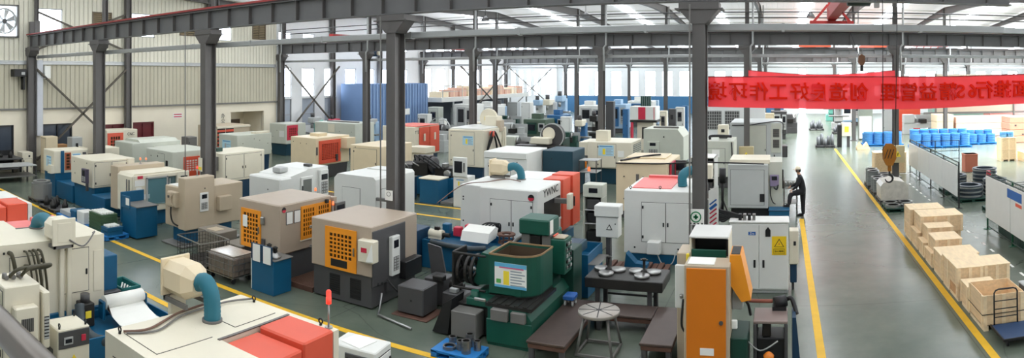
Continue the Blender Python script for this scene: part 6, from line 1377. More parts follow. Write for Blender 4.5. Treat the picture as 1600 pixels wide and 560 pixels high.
def zt1(u): return 5.1+.0*u+max(0, u-.62)*.24
def zb1(u): return 4.46-.06*math.sin(min(1, u*1.3)*PI/1.6)+max(0, u-.55)*.28
t = banner('long translucent red banner with mirrored Chinese slogan, hung beside the thick front column', -1.54, 6.6, 13.5, zt1, zb1, 0)
for ch, px_ in zip('境环作工好良造创理管益精S6行推面全', (1121, 1153, 1186, 1216, 1249, 1279, 1310, 1342, 1390, 1420, 1450, 1481, 1501, 1519, 1538, 1566, 1594, 1622)):
    x = 13.5*math.tan((px_-1220)/1000); u = (x+1.54)/8.14
    o = text('lettering', ch, BANNERTXT, .41, t, (x, 13.5, (zt1(u)+zb1(u))/2-.01), (PI/2, 0, PI), .046, bold=.006)
def zt2(u): return 5.42-.22*math.sin(u*PI)
t = banner('second red banner strung between the two aisle columns behind the first', -1.6, 5.7, 31.6, zt2, lambda u: zt2(u)-.7, 0)

# ================================================================ overhead cranes
CRANERED = mat('crane_red', (176, 44, 40), .45, var=.06); CRANEORANGE = mat('crane_orange', (210, 84, 54), .5)
def crane_bridge(label, x, ya, yb, z, m, w_=.5, h=.6, trolley=None):
    t = thing('overhead_crane', label, 'crane', (x, (ya+yb)/2, z))
    part(t, 'bridge_girder', m, (x-w_/2, x+w_/2, ya+.1, yb-.1, z, z+h), b=.02)
    for y in (ya, yb): part(t, 'end_carriage', m, (x-1.1, x+1.1, y-.14, y+.14, 7.46, 7.9)); 
    return t
t = crane_bridge('red overhead crane with a dark green hoist motor above the second crane row', 2.55, YA, YB, 7.95, CRANERED)
for s in (-1, 1): q = MB(); q.beam((2.55+.95*s, YB-.1, 7.8), (2.55+.2*s, YB-.1, 8.7), .12, .12); q.build('end_strut', CRANERED, t)
part(t, 'end_mast', CRANERED, (2.35, 2.75, YB-.25, YB+.02, 7.9, 9.0))
q = MB(); q.lathe([(.3, -.35), (.36, -.33), (.36, .33), (.3, .35)], (2.3, 18.8, 7.55), 20, 0, 'x'); q.build('hoist_drum', mat('hoist_green', (30, 50, 44), .5), t)
q = MB(); q.cyl((2.65, 18.8, 7.55), (3.1, 18.8, 7.6), .22, 16); q.build('hoist_motor', MATS['hoist_green'], t); part(t, 'trolley_frame', DGREY, (1.9, 3.1, 18.5, 19.1, 7.82, 7.95)); part(t, 'counterweight', LGREY, (2.7, 2.85, 18.3, 18.45, 7.1, 7.55)); part(t, 'electric_box', CRANERED, (4.3, 4.65, 19.6, 20.0, 7.6, 8.3)); part(t, 'box_arm', DGREY, (2.8, 4.4, 19.75, 19.85, 8.2, 8.28))
t = crane_bridge('overhead crane of the photographer\'s bay carrying the yellow hook', 2.2, -2.0, YA, 7.9, CRANERED) if False else None
t = thing('crane_hook', 'rusty yellow crane hook block with a black hook on two wire ropes', 'hook', (2.12, 12.4, 3.0))
HOOKY = mat('worn_crane_yellow', (176, 112, 30), .5, .2, var=.25, scale=9)
for y0 in (12.32, 12.44): q = MB(); q.prism([(2.0, 3.48), (2.06, 3.36), (2.18, 3.36), (2.25, 3.5), (2.25, 3.7), (2.18, 3.78), (2.06, 3.78), (1.99, 3.66)], 'y', y0, y0+.03); q.build('side_plate', HOOKY, t)
q = MB(); q.lathe([(.12, -.035), (.1, -.02), (.1, .02), (.12, .035)], (2.12, 12.395, 3.58), 24, 0, 'y'); q.build('sheave', DARKMETAL, t)
for k in range(3): q = MB(); q.beam((2.02+.06*k, 12.315, 3.5), (2.08+.06*k, 12.315, 3.68), .012, .012); q.build('black_stripe', BLACK, t)
part(t, 'swivel', HOOKY, (2.09, 2.16, 12.36, 12.43, 3.24, 3.37))
hk = [(2.125, 3.26), (2.125, 3.18)]+[(2.115+.075*math.cos(a), 3.1+.075*math.sin(a)) for a in [PI/2-(PI*1.45)*i/14 for i in range(15)]]
q = MB(); q.tube([(p[0], 12.395, p[1]) for p in hk], [.02, .02]+[.028-.0012*i for i in range(15)], 8); q.build('hook', BLACK, t)
for x0, xt in ((2.0, 1.98), (2.24, 2.30)): q = MB(); q.cyl((x0, 12.395, 3.6), (xt, 12.395, 8.0), .008, 6); q.build('wire_rope', BLACK, t)
q = MB(); q.box(1.7, 2.6, 12.1, 12.7, 7.75, 8.05); q.build('trolley', DGREY, t)
q = MB(); q.box(1.85, 2.45, -3.5, 13.2, 8.06, 8.5); tag(q.build('crane_girder', CRANERED), 'crane girder over the mezzanine bay that carries the hook trolley', 'beam')
t = thing('crane_hook', 'small worn hook block seen above the middle of the red banner', 'hook', (3.55, 28.0, 5.35)); q = MB(); q.prism([(3.4, 5.75), (3.5, 5.6), (3.62, 5.6), (3.7, 5.75), (3.7, 6.0), (3.55, 6.1), (3.42, 6.0)], 'y', 27.9, 28.1); q.build('block', mat('worn_brown', (120, 84, 60), .5, .3, var=.2), t); part(t, 'hook', BLACK, (3.5, 3.62, 27.95, 28.05, 5.35, 5.6))
q = MB(); q.cyl((3.45, 28, 6.0), (2.7, 28, 7.97), .012, 6); q.build('wire_rope', BLACK, t)
for xa, xb, lab in ((1.4, 3.95, 'longer orange-red crane carriage between the second and third crane beams'), (7.4, 9.1, 'short orange-red crane carriage between the crane beams, right of the aisle')):
    t = thing('overhead_crane', lab, 'crane', ((xa+xb)/2, 50.4, 7.44)); part(t, 'carriage', CRANEORANGE, (xa, xb, 50.3, 50.7, 7.44, 7.85)); part(t, 'bridge_girder', CRANEORANGE, ((xa+xb)/2-.3, (xa+xb)/2+.3, 50.75, 68.9, 7.6, 8.2))
t = thing('overhead_crane', 'pinkish red crane truss further back at the right', 'crane', (14, 68.9, 7.4)); part(t, 'carriage', mat('faded_crane_red', (170, 84, 84), .5), (12.6, 18.5, 69.0, 69.4, 7.45, 7.8)); 
for k in range(7): q = MB(); q.beam((13.0+.8*k, 69.2, 7.8), (13.4+.8*k, 69.2, 8.5), .08, .08); q.build('lattice_bar', MATS['faded_crane_red'], t)
part(t, 'top_chord', MATS['faded_crane_red'], (12.6, 18.5, 69.1, 69.3, 8.45, 8.55))
t = thing('hoist', 'small dark blue hoist with a cream hub under the beam beside the tall column', 'hoist', (-27.0, 36.5, 6.4)); q = MB(); q.cyl((-27.4, 36.5, 6.75), (-26.6, 36.5, 6.75), .22, 14); q.build('drum', DBLUE, t); part(t, 'trolley', DGREY, (-27.3, -26.7, 36.3, 36.7, 6.95, 7.5)); part(t, 'runway', CRANERED, (-27.2, -26.8, 31.9, 50.7, 7.422, 7.9))
q = MB(); q.cyl((-26.6, 36.5, 6.75), (-26.4, 36.5, 6.75), .16, 14); q.build('hub', CREAM, t)
for i, (x, y) in enumerate(((-12.9, 41), (-20.4, 41), (-5.4, 41), (2.1, 45))):
    t = thing('bay_lamp', 'round grey high bay lamp hanging under the pale roof, %s from the ribbed wall' % ('second', 'first', 'third', 'fourth')[i], 'lamp', (x, y, roof_z(y)-1.3), 'high bay lamps'); z = roof_z(y)
    q = MB(); q.lathe([(.08, .35), (.12, .3), (.3, .05), (.3, 0), (.28, 0)], (x, y, z-1.3), 18); q.build('lamp_shade', DGREY, t); q = MB(); q.cyl((x, y, z-.95), (x, y, z-.05), .02, 6); q.build('drop_rod', DGREY, t)

# ================================================================ beside the aisle: crates, rings, guards
def crate(x0, x1, y0, y1, z0, z1, label, open_top=False, m=WOOD, feet=True, slats=True):
    t = thing('wooden_crate', label, 'crate', ((x0+x1)/2, (y0+y1)/2, z0), 'plywood crates along the yellow line'); zb = z0+(.1 if feet else 0)
    q = MB()
    if open_top:
        for b_ in ((x0, x1, y0, y0+.018, zb, z1), (x0, x1, y1-.018, y1, zb, z1), (x0, x0+.018, y0+.018, y1-.018, zb, z1), (x1-.018, x1, y0+.018, y1-.018, zb, z1), (x0, x1, y0, y1, zb, zb+.02)): q.box(*b_)
    else: q.box(x0, x1, y0, y1, zb, z1, 0, .004)
    q.build('panels', m, t)
    n = max(2, int((x1-x0)/.4)); q = None
    if slats:
        for k in range(n+1):
            x = x0+(x1-x0-.08)*k/n; q = MB(); q.box(x, x+.08, y0-.018, y0, zb, z1); q.build('batten', WOOD2, t)
        for k in range(2): y = y0+(y1-y0-.07)*k; q = MB(); q.box(x0-.018, x0, y, y+.07, zb, z1); q.build('batten', WOOD2, t)
    if not open_top: q = MB(); q.box(x0-.015, x1+.015, y0-.015, y1+.015, z1, z1+.015); q.build('lid', WOOD2, t)
    if feet:
        for x in (x0+.02, (x0+x1)/2-.05, x1-.12): q = MB(); q.box(x, x+.1, y0, y1, z0, zb); q.build('skid', WOOD2, t)
    return t
crate(3.97, 5.05, 19.35, 20.25, 0, .5, 'lower plywood crate at the far end of the crate row'); crate(3.97, 5.05, 19.35, 20.25, .515, .98, 'upper plywood crate at the far end of the crate row', feet=False)
crate(3.97, 5.3, 18.35, 19.25, 0, .5, 'lower crate under the wide slatted one in the rear stack'); crate(4.08, 5.35, 18.3, 19.25, .515, .98, 'wide slatted crate on top of the rear stack, front face showing', feet=False)
crate(3.97, 4.75, 17.5, 18.2, 0, .42, 'low crate under the small flat topped one, third stack from the far end'); crate(4.12, 4.85, 17.55, 18.2, .435, .82, 'small flat topped crate in the third stack from the far end', feet=False)
crate(3.97, 4.75, 16.55, 17.35, 0, .38, 'low crate in the middle of the row, beneath a pale flat lid'); crate(4.06, 4.78, 16.45, 17.25, .395, .76, 'pale flat lidded crate in the middle of the row', feet=False)
crate(3.97, 4.8, 15.45, 16.35, 0, .32, 'low crate under the long flat lidded one'); crate(3.95, 4.92, 15.4, 16.2, .335, .64, 'long flat lidded crate past the middle of the row', feet=False)
crate(3.95, 4.75, 14.72, 15.3, 0, .72, 'tall plain crate tucked behind the biggest double crate')
crate(3.95, 4.4, 13.95, 14.65, 0, .34, 'orange-brown lower crate under the biggest double crate', m=wood_mat('reddish_ply', (206, 158, 112))); crate(4.42, 5.1, 13.95, 14.65, 0, .34, 'hidden lower crate at the right under the biggest double crate')
crate(3.93, 4.55, 13.9, 14.68, .355, .76, 'left half of the biggest double crate with knotty battens', feet=False); crate(4.58, 5.2, 13.92, 14.7, .355, .76, 'right half of the biggest double crate with knotty battens', feet=False)
crate(3.98, 4.65, 13.2, 13.75, 0, .55, 'small pale crate on a pallet behind the open topped box')
t = crate(3.97, 4.85, 12.15, 13.08, 0, .71, 'open topped plywood box with a strap around it, at the near end of the row', True)
q = MB()
for b_ in ((3.945, 4.855, 12.125, 12.13, .33, .345), (3.945, 3.95, 12.125, 13.09, .33, .345), (4.852, 4.857, 12.125, 13.09, .33, .345)): q.box(*b_)
q.build('strap', BLACK, t)
t = thing('platform_trolley', 'blue platform trolley with a black tubular handle, parked against the open plywood box', 'trolley', (4.45, 11.7, 0))
part(t, 'platform', mat('trolley_blue', (36, 66, 104), .5, var=.08), (4.1, 4.85, 11.25, 12.0, .14, .18), b=.015); part(t, 'bumper', BLACK, (4.08, 4.87, 11.23, 11.25, .13, .19), (4.08, 4.1, 11.23, 12.02, .13, .19))
q = MB(); q.tube([(4.15, 11.97, .18), (4.15, 11.99, .8), (4.18, 11.99, .85), (4.24, 11.99, .87), (4.55, 11.99, .87), (4.61, 11.99, .85), (4.64, 11.99, .8), (4.64, 11.97, .18)], .016, 10)
for z in (.32, .48, .64): q.cyl((4.15, 11.985, z), (4.64, 11.985, z), .011, 8)
q.build('handle', BLACK, t)
for x in (4.2, 4.75):
    for y in (11.35, 11.9): q = MB(); q.cyl((x-.02, y, .06), (x+.02, y, .06), .06, 14); q.box(x-.025, x+.025, y-.025, y+.025, .1, .14); q.build('castor', BLACK, t)
B = B_(4.95, 5.3, 12.2, 12.6, 0, .75); t = thing('equipment_case', 'dark box at the right edge next to the open plywood box', 'box', (5.1, 12.4, 0)); part(t, 'case_body', DGREY, (4.95, 5.4, 12.2, 12.7, 0, .72), b=.02); part(t, 'lid', LGREY, (4.94, 5.41, 12.19, 12.71, .72, .75))
# steel ring pallets by the aisle
QUAD = ('near aisle-side', 'near fence-side', 'far aisle-side', 'far fence-side')
ring0 = None
WRAP = mat('clear_wrap', (206, 202, 190), .25, var=.2, scale=6, bump=.3)
RS = mat('turned_ring_steel', (160, 162, 162), .28, .85, var=.08)
def ring_at(x, y, z, R, h, label):
    global ring0
    if ring0 is None:
        ring0 = thing('steel_ring', label, 'ring', (0, 0, 0), 'machined rings on the aisle pallets'); q = MB(); q.ring((0, 0, 0), 1, .74, 0, 1, 32); q.build('race', RS, ring0); q = MB(); q.ring((0, 0, 0), .75, .68, .2, .8, 28); q.build('groove_band', DARKMETAL, ring0); o = ring0
    else: o = dup(ring0, (0, 0, 0), label)
    o.location = (x, y, z); o.scale = (R, R, h)
for i, (yy, lab) in enumerate(((29.5, 'furthest low pallet of steel rings along the aisle'), (27.7, 'second pallet of steel rings, right behind the film wrapped one'), (24.3, 'nearest low pallet of steel rings, before the plywood crates'))):
    t = thing('pallet', lab, 'pallet', (4.5, yy, 0)); pallet(t, 3.95, 5.15, yy-.65, yy+.65, 0, DGREEN if i == 2 else DGREY)
for yy, n, place in ((29.5, 6, 'furthest'), (27.7, 5, 'second')):
    for j, (x, y) in enumerate(((4.25, yy-.3), (4.85, yy-.3), (4.25, yy+.3), (4.85, yy+.3))):
        for k in range(n-(j % 2)*2): ring_at(x, y, .14+.11*k, .28, .1, 'steel ring %s in the %s stack of the %s ring pallet' % (LEVEL[k], QUAD[j], place))
for j, (x, y) in enumerate(((4.25, 24.0), (4.85, 24.0), (4.25, 24.6), (4.85, 24.6))): ring_at(x, y, .14, .29, .09, 'steel ring lying flat at the %s corner of the low pallet before the crates' % QUAD[j])
t = thing('wrapped_pallet', 'beige film-wrapped block of rings on a dark pallet, beyond the plywood crates', 'pallet load', (4.55, 25.9, 0)); pallet(t, 3.95, 5.15, 25.25, 26.55, 0, DGREY)
q = MB(); q.prism([(4.0, .14), (5.1, .14), (5.12, .72), (4.95, .86), (4.5, .93), (4.1, .84), (3.98, .7)], 'y', 25.3, 26.5); q.build('film_wrapped_load', WRAP, t)
# guard fence of white boards along the right work bay
def guard(label, y0, y1, zb, zt, post_m, mesh_top, text_end=False):
    t = thing('guard_fence', label, 'fence', (6.75, (y0+y1)/2, 0)); n = max(1, round((y1-y0)/2.4))
    for k in range(n):
        a = y0+(y1-y0)*k/n; b = y0+(y1-y0)*(k+1)/n; part(t, 'white_board', WHITE, (6.72, 6.76, a+.02, b-.02, zb, zt), b=.006)
    for k in range(n+1):
        y = y0+(y1-y0)*k/n; part(t, 'post', post_m, (6.77, 6.83, y-.03, y+.03, 0, mesh_top)); part(t, 'foot', post_m, (6.68, 6.92, y-.08, y+.08, 0, .015))
    q = MB()
    for z in (zt+.02, mesh_top-.02, .12): q.box(6.78, 6.81, y0, y1, z-.015, z+.015)
    k = y0
    while k < y1: q.box(6.792, 6.798, k, k+.008, .12, mesh_top); k += .14
    z = zt
    while z < mesh_top: q.box(6.792, 6.798, y0, y1, z, z+.008); z += .12
    q.build('wire_mesh', mat('mesh_dark_green', (50, 66, 58), .5), t)
    return t
guard('row of white guard boards on a black mesh fence, beside the steel ring pallets', 23.8, 33.2, .45, 1.62, BLACK, 1.8)
t = guard('white guard board fence with green posts and blue red printing at the right edge', 15.6, 20.3, .42, 1.8, mat('post_green', (24, 88, 60), .5), 1.95)
part(t, 'printed_band', mat('label_blue', (36, 96, 170)), (6.715, 6.722, 17.0, 18.2, 1.45, 1.72)); part(t, 'red_print', RED, (6.714, 6.722, 17.0, 17.5, 1.3, 1.4)); part(t, 'red_lamp', CRIMSON, (6.78, 6.9, 20.25, 20.4, 1.75, 1.95))
t = thing('mesh_gate', 'black wire mesh gate standing across the end of the white guard boards', 'gate', (8, 32.5, 0)); q = MB()
for x in (7.0, 8.0, 9.3): q.box(x-.02, x+.02, 32.5, 32.54, 0, 1.75)
for z in (.4, .8, 1.2, 1.73): q.box(7.0, 9.3, 32.51, 32.53, z-.015, z+.015)
q.build('gate_frame', BLACK, t); q = MB(); x = 7.0
while x < 9.3: q.box(x, x+.006, 32.515, 32.521, .1, 1.74); x += .12
q.build('wire_mesh', BLACK, t)
B = B_(7.1, 9.0, 15.5, 20.0, 0, 1.6); t = machine('machine_bed', 'dark green machine bed with a mesh of bars behind the right guard fence', 'machine', B)
part(t, 'bed', DGREEN, (7.0, 9.0, 15.5, 19.8, 0, .8)); part(t, 'carriage', LGREY, (7.3, 8.6, 17.0, 18.5, .8, 1.5))
q = MB()
for k in range(12): q.beam((7.05, 15.6+.36*k, 1.62), (8.8, 15.7+.36*k, 1.62), .05, .03)
q.build('bar_rack', STEEL, t); part(t, 'rack_leg', DGREEN, (7.1, 7.2, 15.7, 15.8, .8, 1.62), (8.6, 8.7, 19.5, 19.6, .8, 1.62), (8.6, 8.7, 15.7, 15.8, .8, 1.62), (7.1, 7.2, 19.5, 19.6, .8, 1.62))
for i, (x, y, n, R, m_) in enumerate(((7.7, 25.4, 3, .55, 'dark'), (8.9, 25.6, 4, .5, 'dark'), (7.6, 27.2, 4, .5, 'grey'), (9.1, 27.6, 5, .55, 'grey'), (8.2, 22.8, 2, .5, 'dark'))):
    lab = ('large dark ring in the %s stack by the mesh gate' if m_ == 'dark' else 'large grey ring in the %s stack behind the guard boards') % ('front low', 'front high', 'rear low', 'rear high', 'single two-ring')[i]
    t = thing('pallet', 'blue green pallet under the %s stack of large rings' % ('front low', 'front high', 'rear low', 'rear high', 'single two-ring')[i], 'pallet', (x, y, 0)); pallet(t, x-.6, x+.6, y-.6, y+.6, 0, DGREEN)
    for k in range(n):
        lb = lab.replace('large', LEVEL[k]+' large')
        if i == 0 and k == 0:
            bigr = thing('large_ring', lb, 'ring', (0, 0, 0), 'large rings behind the fence'); q = MB(); q.ring((0, 0, 0), 1, .7, 0, 1, 32); q.build('ring_body', mat('dark_ring', (64, 74, 84), .4, .4), bigr); q = MB(); q.ring((0, 0, 0), 1.03, .98, .3, .7, 32); q.build('flange', STEEL, bigr); o = bigr
        else: o = dup(bigr, (0, 0, 0), lb)
        o.location = (x, y, .14+.17*k); o.scale = (R, R, .15)
B = B_(9.7, 10.4, 32.7, 33.4, 0, .95); t = thing('brick_box', 'brown red carton standing on the bright floor beyond the guard fence', 'carton', (10.05, 33, 0)); part(t, 'carton_body', mat('brown_red_carton', (170, 98, 76), .7), B); part(t, 'flap', mat('brown_red_carton', (170, 98, 76)), (9.68, 10.42, 32.68, 33.42, .9, .95))
# blue stacked baskets
blue0 = None; cnt = 0
def blue_stack(x, y, n, R, lab):
    global blue0
    for k in range(n):
        lb = 'blue basket %s, %s' % (LEVEL[k], lab)
        if blue0 is None:
            blue0 = thing('blue_basket', lb, 'basket', (0, 0, 0), 'blue baskets stacked at the back right'); q = MB(); q.lathe([(.0001, 0), (.86, 0), (.9, .12), (1, .2), (1, .9), (.94, .96), (.9, .9), (.84, .2), (.0001, .15)], (0, 0, 0), 16, 0, smooth=False); q.build('tub', STACKBLUE, blue0)
            q = MB(); q.ring((0, 0, 0), 1.04, .9, .86, 1.0, 16); q.build('rim', mat('rim_blue', (40, 120, 200), .5), blue0); o = blue0
        else: o = dup(blue0, (0, 0, 0), lb)
        o.location = (x, y, .15+k*.125); o.scale = (R, R, .122)
for gi, (gx, gy, nx, ny, nn, lab) in enumerate(((6.4, 46.6, 4, 2, 8, 'block at the aisle column'), (9.6, 44.6, 6, 2, 9, 'block behind guard boards'), (13.5, 46.0, 4, 2, 8, 'block before the pink cartons'))):
    t = thing('pallet', 'blue pallet under the %s block of blue basket stacks' % ('left', 'middle', 'right')[gi], 'pallet', (gx+nx*.35, gy, 0)); pallet(t, gx-.4, gx+nx*.72-.3, gy-.4, gy+ny*.72-.3)
    for i in range(nx):
        for j in range(ny): blue_stack(gx+.72*i, gy+.72*j, max(2, nn-1-((i*3+j*2+gi) % 3)+(1 if j else 0)), .34, '%s stack from aisle, %s row, %s' % ('first second third fourth fifth sixth'.split()[i], 'rear' if j else 'front', lab))
# pale pink block stacks, wooden box, far boards
def block_stack(label, x0, x1, y0, y1, z1, m, lv=3):
    t = thing('carton_stack', label, 'carton stack', ((x0+x1)/2, (y0+y1)/2, 0))
    for k in range(lv): part(t, 'carton_layer', m, (x0+.02*(k % 2), x1-.02*(k % 2), y0, y1, z1*k/lv+.01, z1*(k+1)/lv), b=.03)
    return t
PINKB = mat('pink_carton', (226, 190, 176), .8, var=.05)
block_stack('long pale pink carton wall behind the blue baskets at right', 14.6, 20.0, 52, 54, 1.7, PINKB); bst = block_stack('tall brick-pink carton stack at the right edge behind the plywood box', 17.2, 21.5, 46, 48, 2.0, BRICK, 4); block_stack('cream carton pile left end of the pink wall', 12.9, 14.4, 52, 54, 1.9, CREAM2, 3)
for k in range(6): q = MB(); q.box(17.6+.6*k, 17.75+.6*k, 45.97, 46.0, .6 if k % 2 else 1.3, .7 if k % 2 else 1.4); q.build('carton_label', DGREY, bst)
t = crate(13.0, 13.95, 36.2, 37.0, 0, .7, 'lower tall box of the pale stack standing alone on the bright floor at right'); crate(13.0, 13.95, 36.2, 37.0, .71, 1.4, 'upper tall box of the pale stack standing alone on the bright floor at right', feet=False)
for k in range(2): q = MB(); q.lathe([(.22, 0), (.22, .3), (.18, .34), (.0001, .34)], (13.25+.45*k, 36.6, 1.43), 16); tag(q.build('blue_drum', STACKBLUE), 'blue drum on top of the tall pale boxes, %s one' % ('left' if k == 0 else 'right'), 'drum')
crate(14.2, 15.4, 35.6, 36.6, 0, .55, 'low pale crate beside the tall pale boxes'); crate(12.2, 13.0, 29.4, 30.2, 0, 1.3, 'slatted pale crate cut by the right edge behind the green posts')
t = thing('wooden_crate', 'pale open wooden crate standing behind the crane hook near the column', 'crate', (5.4, 33.0, 0)); part(t, 'panels', WOOD, (4.9, 6.6, 33.3, 34.2, .1, 1.05)); part(t, 'lid', WOOD2, (4.88, 6.62, 33.28, 34.22, 1.05, 1.1)); part(t, 'batten', WOOD2, (4.9, 5.0, 33.26, 33.3, .1, 1.05), (6.5, 6.6, 33.26, 33.3, .1, 1.05)); part(t, 'skid', WOOD2, (4.9, 6.6, 33.3, 33.5, 0, .1), (4.9, 6.6, 34.0, 34.2, 0, .1))
t = thing('display_board', 'big beige board in a grey frame hanging across the hall behind the banner at right', 'board', (17.2, 55, 0)); part(t, 'board_face', mat('board_beige', (190, 178, 160), .7, var=.03), (13.7, 21.0, 55.1, 55.15, 1.95, 5.3)); part(t, 'lower_rail', MGREY, (12.5, 22.5, 55.05, 55.2, 1.78, 1.95))
for x in (13.6, 21.0): part(t, 'post', MGREY, (x-.08, x+.08, 55.02, 55.18, 0, 5.4))
B = B_(11.4, 13.0, 60, 61.5, 0, 3.0); t = machine('machine_cabinet', 'orange-red cabinet with square windows far behind the banner at right', 'machine', B); part(t, 'cabinet_body', RED, (11.0, 13.3, 60, 61.5, 0, 3.2)); 
for k in range(4): fpart(t, 'window', CREAM, B_(11.0, 13.3, 60, 61.5, 0, 3), 'F', .9+.3*k, 1.05+.3*k, 2.5, 2.8, 0, .02)
block_stack('teal covered machine far behind the pink wall at right', 14.5, 20.5, 60, 62, 2.3, mat('pale_teal', (150, 196, 186), .6), 1); q = MB(); q.prism([(19.0, 1.7), (25, 1.7), (24.5, 2.6), (19.6, 2.6)], 'y', 56, 58); q.box(19.0, 25, 56, 58, 0, 1.7); tag(q.build('covered_stack', mat('pink_cover', (236, 160, 156), .6)), 'pink sheeted stack far right behind the carton wall', 'stack')
B = B_(5.2, 6.2, 46.5, 47.3, 0, 2.2)
t = machine('control_cabinet', 'tall grey-green cabinet beside the aisle, beside the blue baskets', 'cabinet', B_(6.1, 7.2, 51.2, 52, 0, 3.4)); part(t, 'cabinet_body', mat('olive_grey', (126, 132, 120), .5), (6.3, 7.4, 51.2, 52, 0, 4.2)); part(t, 'lower_panel', WHITE, (6.3, 7.3, 51.1, 51.2, .1, 1.9))
t = machine('control_cabinet', 'cream cabinet with a yellow sticker on a dark stand, right side of the far aisle', 'cabinet', B_(4.4, 5.2, 46, 46.6, 0, 1.6)); part(t, 'cabinet_body', CREAM, (4.4, 5.1, 46, 46.6, .8, 1.75)); part(t, 'yellow_label', STICKY, (4.6, 4.9, 45.98, 46, 1.1, 1.5)); part(t, 'stand', BLACK, (4.1, 4.4, 46, 46.6, 0, 1.6)); part(t, 'leg', DGREY, (4.8, 5.0, 46.1, 46.5, 0, .8))
q = MB(); q.box(5.3, 6.2, 44.2, 45, 0, .12); q.prism([(5.3, .12), (6.2, .12), (6.0, .5), (5.75, .2), (5.5, .5)], 'y', 44.3, 44.9); tag(q.build('wooden_cradle', WOOD), 'pale wooden cradle on the floor beside the blue baskets', 'cradle')
def far_pallet(x, y, label, n):
    t = thing('loaded_pallet', label, 'pallet', (x, y, 0)); pallet(t, x-.7, x+.7, y-.5, y+.5, 0, DGREY, .16)
    for k in range(n):
        q = MB(); xx = x-.5+1.0*k/max(1, n-1); h = .4+.35*((k*7+int(y)) % 3)/2; q.lathe([(.13, 0), (.13, h), (.05, h), (.05, h+.08), (.0001, h+.08)], (xx, y+.15*((k % 2)*2-1), .16), 12); q.build('casting', mat('grey_casting', (120, 124, 128), .5, .3), t)
far_pallet(3.2, 46.2, 'dark pallet of grey castings alone on the beside the bright far aisle', 5); far_pallet(3.4, 61, 'dark pallet of castings further up the bright aisle', 6); far_pallet(5.3, 57, 'dark pallet of small castings beyond the cream cabinet', 6); far_pallet(-1.6, 57, 'dark pallet of castings at the beside the far aisle', 4)

# ================================================================ person at the aisle machine
SUIT = mat('dark_work_suit', (30, 31, 36), .8, var=.1, scale=12); SKIN = mat('skin', (206, 160, 134), .55, var=.03)
def skinned(name, verts, edges, radii, mats_, parent, pick):
    me = bpy.data.meshes.new(name); o_ = ORI[parent.name]; me.from_pydata([tuple(Vector(v)-o_) for v in verts], edges, [])
    ob = bpy.data.objects.new(name, me); COL.objects.link(ob)
    ob.modifiers.new('skin', 'SKIN'); 
    if not me.skin_vertices: me.skin_vertices.new()
    for i, r in enumerate(radii):
        me.skin_vertices[0].data[i].radius = r if isinstance(r, tuple) else (r, r); me.skin_vertices[0].data[i].use_root = (i == 0)
    sb = ob.modifiers.new('sub', 'SUBSURF'); sb.levels = 2; sb.render_levels = 2
    dg = bpy.context.evaluated_depsgraph_get(); m2 = bpy.data.meshes.new_from_object(ob.evaluated_get(dg))
    ob.modifiers.clear(); ob.data = m2; m2.name = name; m2.materials.clear()
    for m in mats_: m2.materials.append(m)
    for p in m2.polygons: p.use_smooth = True; p.material_index = pick(Vector(p.center)+o_)
    ob.parent = parent; ORI[ob.name] = o_; return ob
t = thing('person', 'person in dark work suit and white cap over a parts tray, foot on blue box', 'person', (.62, 23.35, 0))
PX, PY = .80, 23.3
V = [(PX, PY, .98), (PX-.02, PY, 1.16), (PX-.07, PY, 1.36), (PX-.11, PY, 1.48), (PX-.155, PY, 1.57), (PX-.17, PY, 1.63), (PX-.185, PY, 1.70), (PX-.18, PY, 1.745)]
R_ = [(.175, .16), (.18, .15), (.205, .165), (.11, .095), (.055, .055), (.07, .078), (.092, .1), (.07, .075)]
E_ = [(0, 1), (1, 2), (2, 3), (3, 4), (4, 5), (5, 6), (6, 7)]
def chain(start, pts, rs):
    prev = start
    for p, r in zip(pts, rs): V.append(p); R_.append(r); E_.append((prev, len(V)-1)); prev = len(V)-1
    return prev
chain(0, [(PX, PY+.1, .9), (PX+.01, PY+.11, .5), (PX+.02, PY+.11, .12), (PX+.0, PY+.11, .06), (PX-.14, PY+.11, .045)], [.125, .095, .072, .055, .045])          # standing leg
chain(0, [(PX-.05, PY-.1, .92), (PX-.46, PY-.2, .86), (PX-.50, PY-.3, .54), (PX-.51, PY-.33, .5), (PX-.64, PY-.34, .47)], [.125, .1, .072, .055, .045])      # leg up on the box
hands = []
for s, hx, hy, hz in ((1, .34, .1, 1.06), (-1, .40, -.16, .99)):
    e = chain(2, [(PX-.10, PY+.19*s, 1.42), (PX-.2, PY+.22*s, 1.17), (hx+.05, PY+hy, hz+.03), (hx, PY+hy, hz)], [.085, .065, .042, (.036, .024)]); hands.append((hx, PY+hy, hz, e))
for hx, hy, hz, e in hands:
    for k in range(4): chain(e, [(hx-.045, hy-.03+.02*k, hz-.006), (hx-.075-.008*(k in (1, 2)), hy-.032+.021*k, hz-.03), (hx-.08-.008*(k in (1, 2)), hy-.032+.021*k, hz-.055)], [.009, .0085, .008])
    chain(e, [(hx-.015, hy-.045, hz-.012), (hx-.05, hy-.06, hz-.03)], [.011, .009])
def pick(c):
    if c.z > 1.545: return 1
    for hx, hy, hz, e in hands:
        if abs(c.x-hx+.03) < .075 and abs(c.y-hy) < .08 and abs(c.z-hz) < .08 and c.x < hx+.02: return 1
    return 0
body = skinned('body', V, E_, R_, [SUIT, SKIN], t, pick)
hx0, hz0 = PX-.185, 1.68
q = MB(); q.lathe([(.098, 0), (.1, .03), (.085, .08), (.05, .105), (.0001, .112)], (hx0+.01, PY, hz0+.045), 18); q.prism([(hx0-.08, PY-.07), (hx0-.16, PY-.05), (hx0-.185, PY), (hx0-.16, PY+.05), (hx0-.08, PY+.07)], 'z', hz0+.04, hz0+.052); q.build('white_cap', mat('cap_cream', (232, 220, 196), .8, var=.03), t)
q = MB(); q.lathe([(.088, -.05), (.096, .0), (.097, .04)], (hx0+.022, PY, hz0), 16); hair = q.build('hair', BLACK, t); hair.scale = (1, 1, 1)
